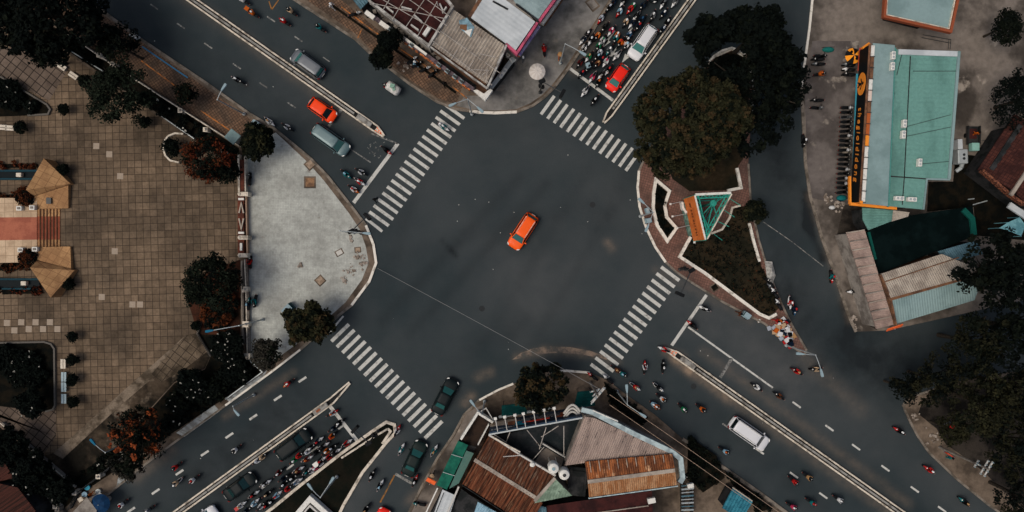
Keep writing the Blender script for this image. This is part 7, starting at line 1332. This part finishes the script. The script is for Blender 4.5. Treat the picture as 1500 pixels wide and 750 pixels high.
for x, y, m_, s_, lb in ((1233, 290, 'teal', .8, 'teal sheet heap at the end of the parked scooter row'), (1269, 455, 'teal', .7, 'teal heap beside the long narrow beige shed'), (1219, 304, 'white', .5, 'white sack by the rubble near the orange beam'), (1232, 293, 'navy', .5, 'dark heap at the end of the parked scooter row'), (1395, 625, 'red', .5, 'red heap on the bare kerb at right'), (1388, 620, 'grey', .6, 'grey heap on the bare kerb at right')):
    mb = MB(); c = W(x, y, .2); mb.ball((c.x, c.y, .13), (s_ * .8, s_ * .5, s_ * .55), 10, 6, 0); ob = mb.build('sack', cloth(m_), None, smooth=True); tag(ob, lb, 'sack')
mb = MB(); c = W(1128, 399, .6); mb.add([(c.x + a, c.y + b, z) for a, b, z in ((-.55, 1.4, .3), (.35, 1.3, .4), (.75, -.4, .4), (.3, -1.7, .2), (-.3, -.9, .5), (.1, .2, .95))], [(0, 4, 5), (4, 3, 5), (3, 2, 5), (2, 1, 5), (1, 0, 5)]); tag(mb.build('plastic_sheet', mat('clear_plastic', P(150, 148, 142), .4, col2=P(110, 108, 104), ns=3, var=.2)), 'crumpled pale plastic sheet over goods at the right edge of the lawn', 'sheet')
mb = MB(); mb.box((*W(195, 52, .9)[:2], .12), (.9, .6, .8), -.6); tag(mb.build('white_cabinet', M_white, bevel=.04), 'white cabinet at the kerb above the blue pavement line', 'cabinet')
o = thing('shop_banner', 'small orange banner sign at the street end of the green awning', 'banner', W(629, 710, .13)[:]); a = pdir((623, 707), (635, 713)); c = W(629, 710, 2.2); mb = MB(); mb.box((c.x, c.y, 1.4), (1.15, .1, 1.0), a, Matrix.Rotation(-.7, 4, 'X')); mb.build('cloth', mat('banner_orange', P(230, 96, 50), .7, var=.08), o); mb = MB(); mb.tube((c.x, c.y, .13), (c.x, c.y, 2.2), .03); mb.build('pole', M_steel, o)
o = thing('shop_banner', 'orange striped sign lying along the foot of the pale teal shed', 'banner', W(1311, 482, .13)[:]); c = W(1311, 482, 1.5); a = pdir((1300, 485), (1322, 478)); mb = MB(); mb.box((c.x, c.y, 1.2), (1.9, .12, .7), a, Matrix.Rotation(-.5, 4, 'X')); mb.build('board', mat('banner_orange'), o); mb = MB(); mb.tube((c.x, c.y, .13), (c.x, c.y, 1.6), .04); mb.build('pole', M_steel, o)
# ---- goods spread on the island tip: each cloth, box and heap is its own thing
gc = ['red', 'white', 'beige', 'black', 'white', 'orange', 'silver', 'navy', 'white', 'beige', 'tan', 'silver', 'black']; quad = [(1124, 480), (1148, 464), (1164, 492), (1158, 510)]; n = 0; rg = random.Random(31)
ROWN = ['top', 'second', 'third', 'fourth', 'fifth', 'bottom']
for i in range(6):
    for j in range(6):
        u, v = (i + .5 + rg.uniform(-.25, .25)) / 6, (j + .5 + rg.uniform(-.25, .25)) / 6
        a_, b_ = (quad[0][0] + (quad[1][0] - quad[0][0]) * u, quad[0][1] + (quad[1][1] - quad[0][1]) * u), (quad[3][0] + (quad[2][0] - quad[3][0]) * u, quad[3][1] + (quad[2][1] - quad[3][1]) * u)
        x, y = a_[0] + (b_[0] - a_[0]) * v, a_[1] + (b_[1] - a_[1]) * v; cl = rg.choice(gc); c = W(x, y, .2); mb = MB(); h_ = rg.choice((.05, .1, .25, .4)); s_ = rg.uniform(.35, .62)
        mb.box((c.x, c.y, .128), (s_ * rg.uniform(.8, 1.3), s_, h_), rg.uniform(0, 3)); ob = mb.build('goods_bundle', cloth(cl), bevel=.04); tag(ob, f"{cl} bundle of street goods, {ROWN[j]} row, {ORD(i + 1)} from the left kerb", 'goods', 'goods spread on the island tip')
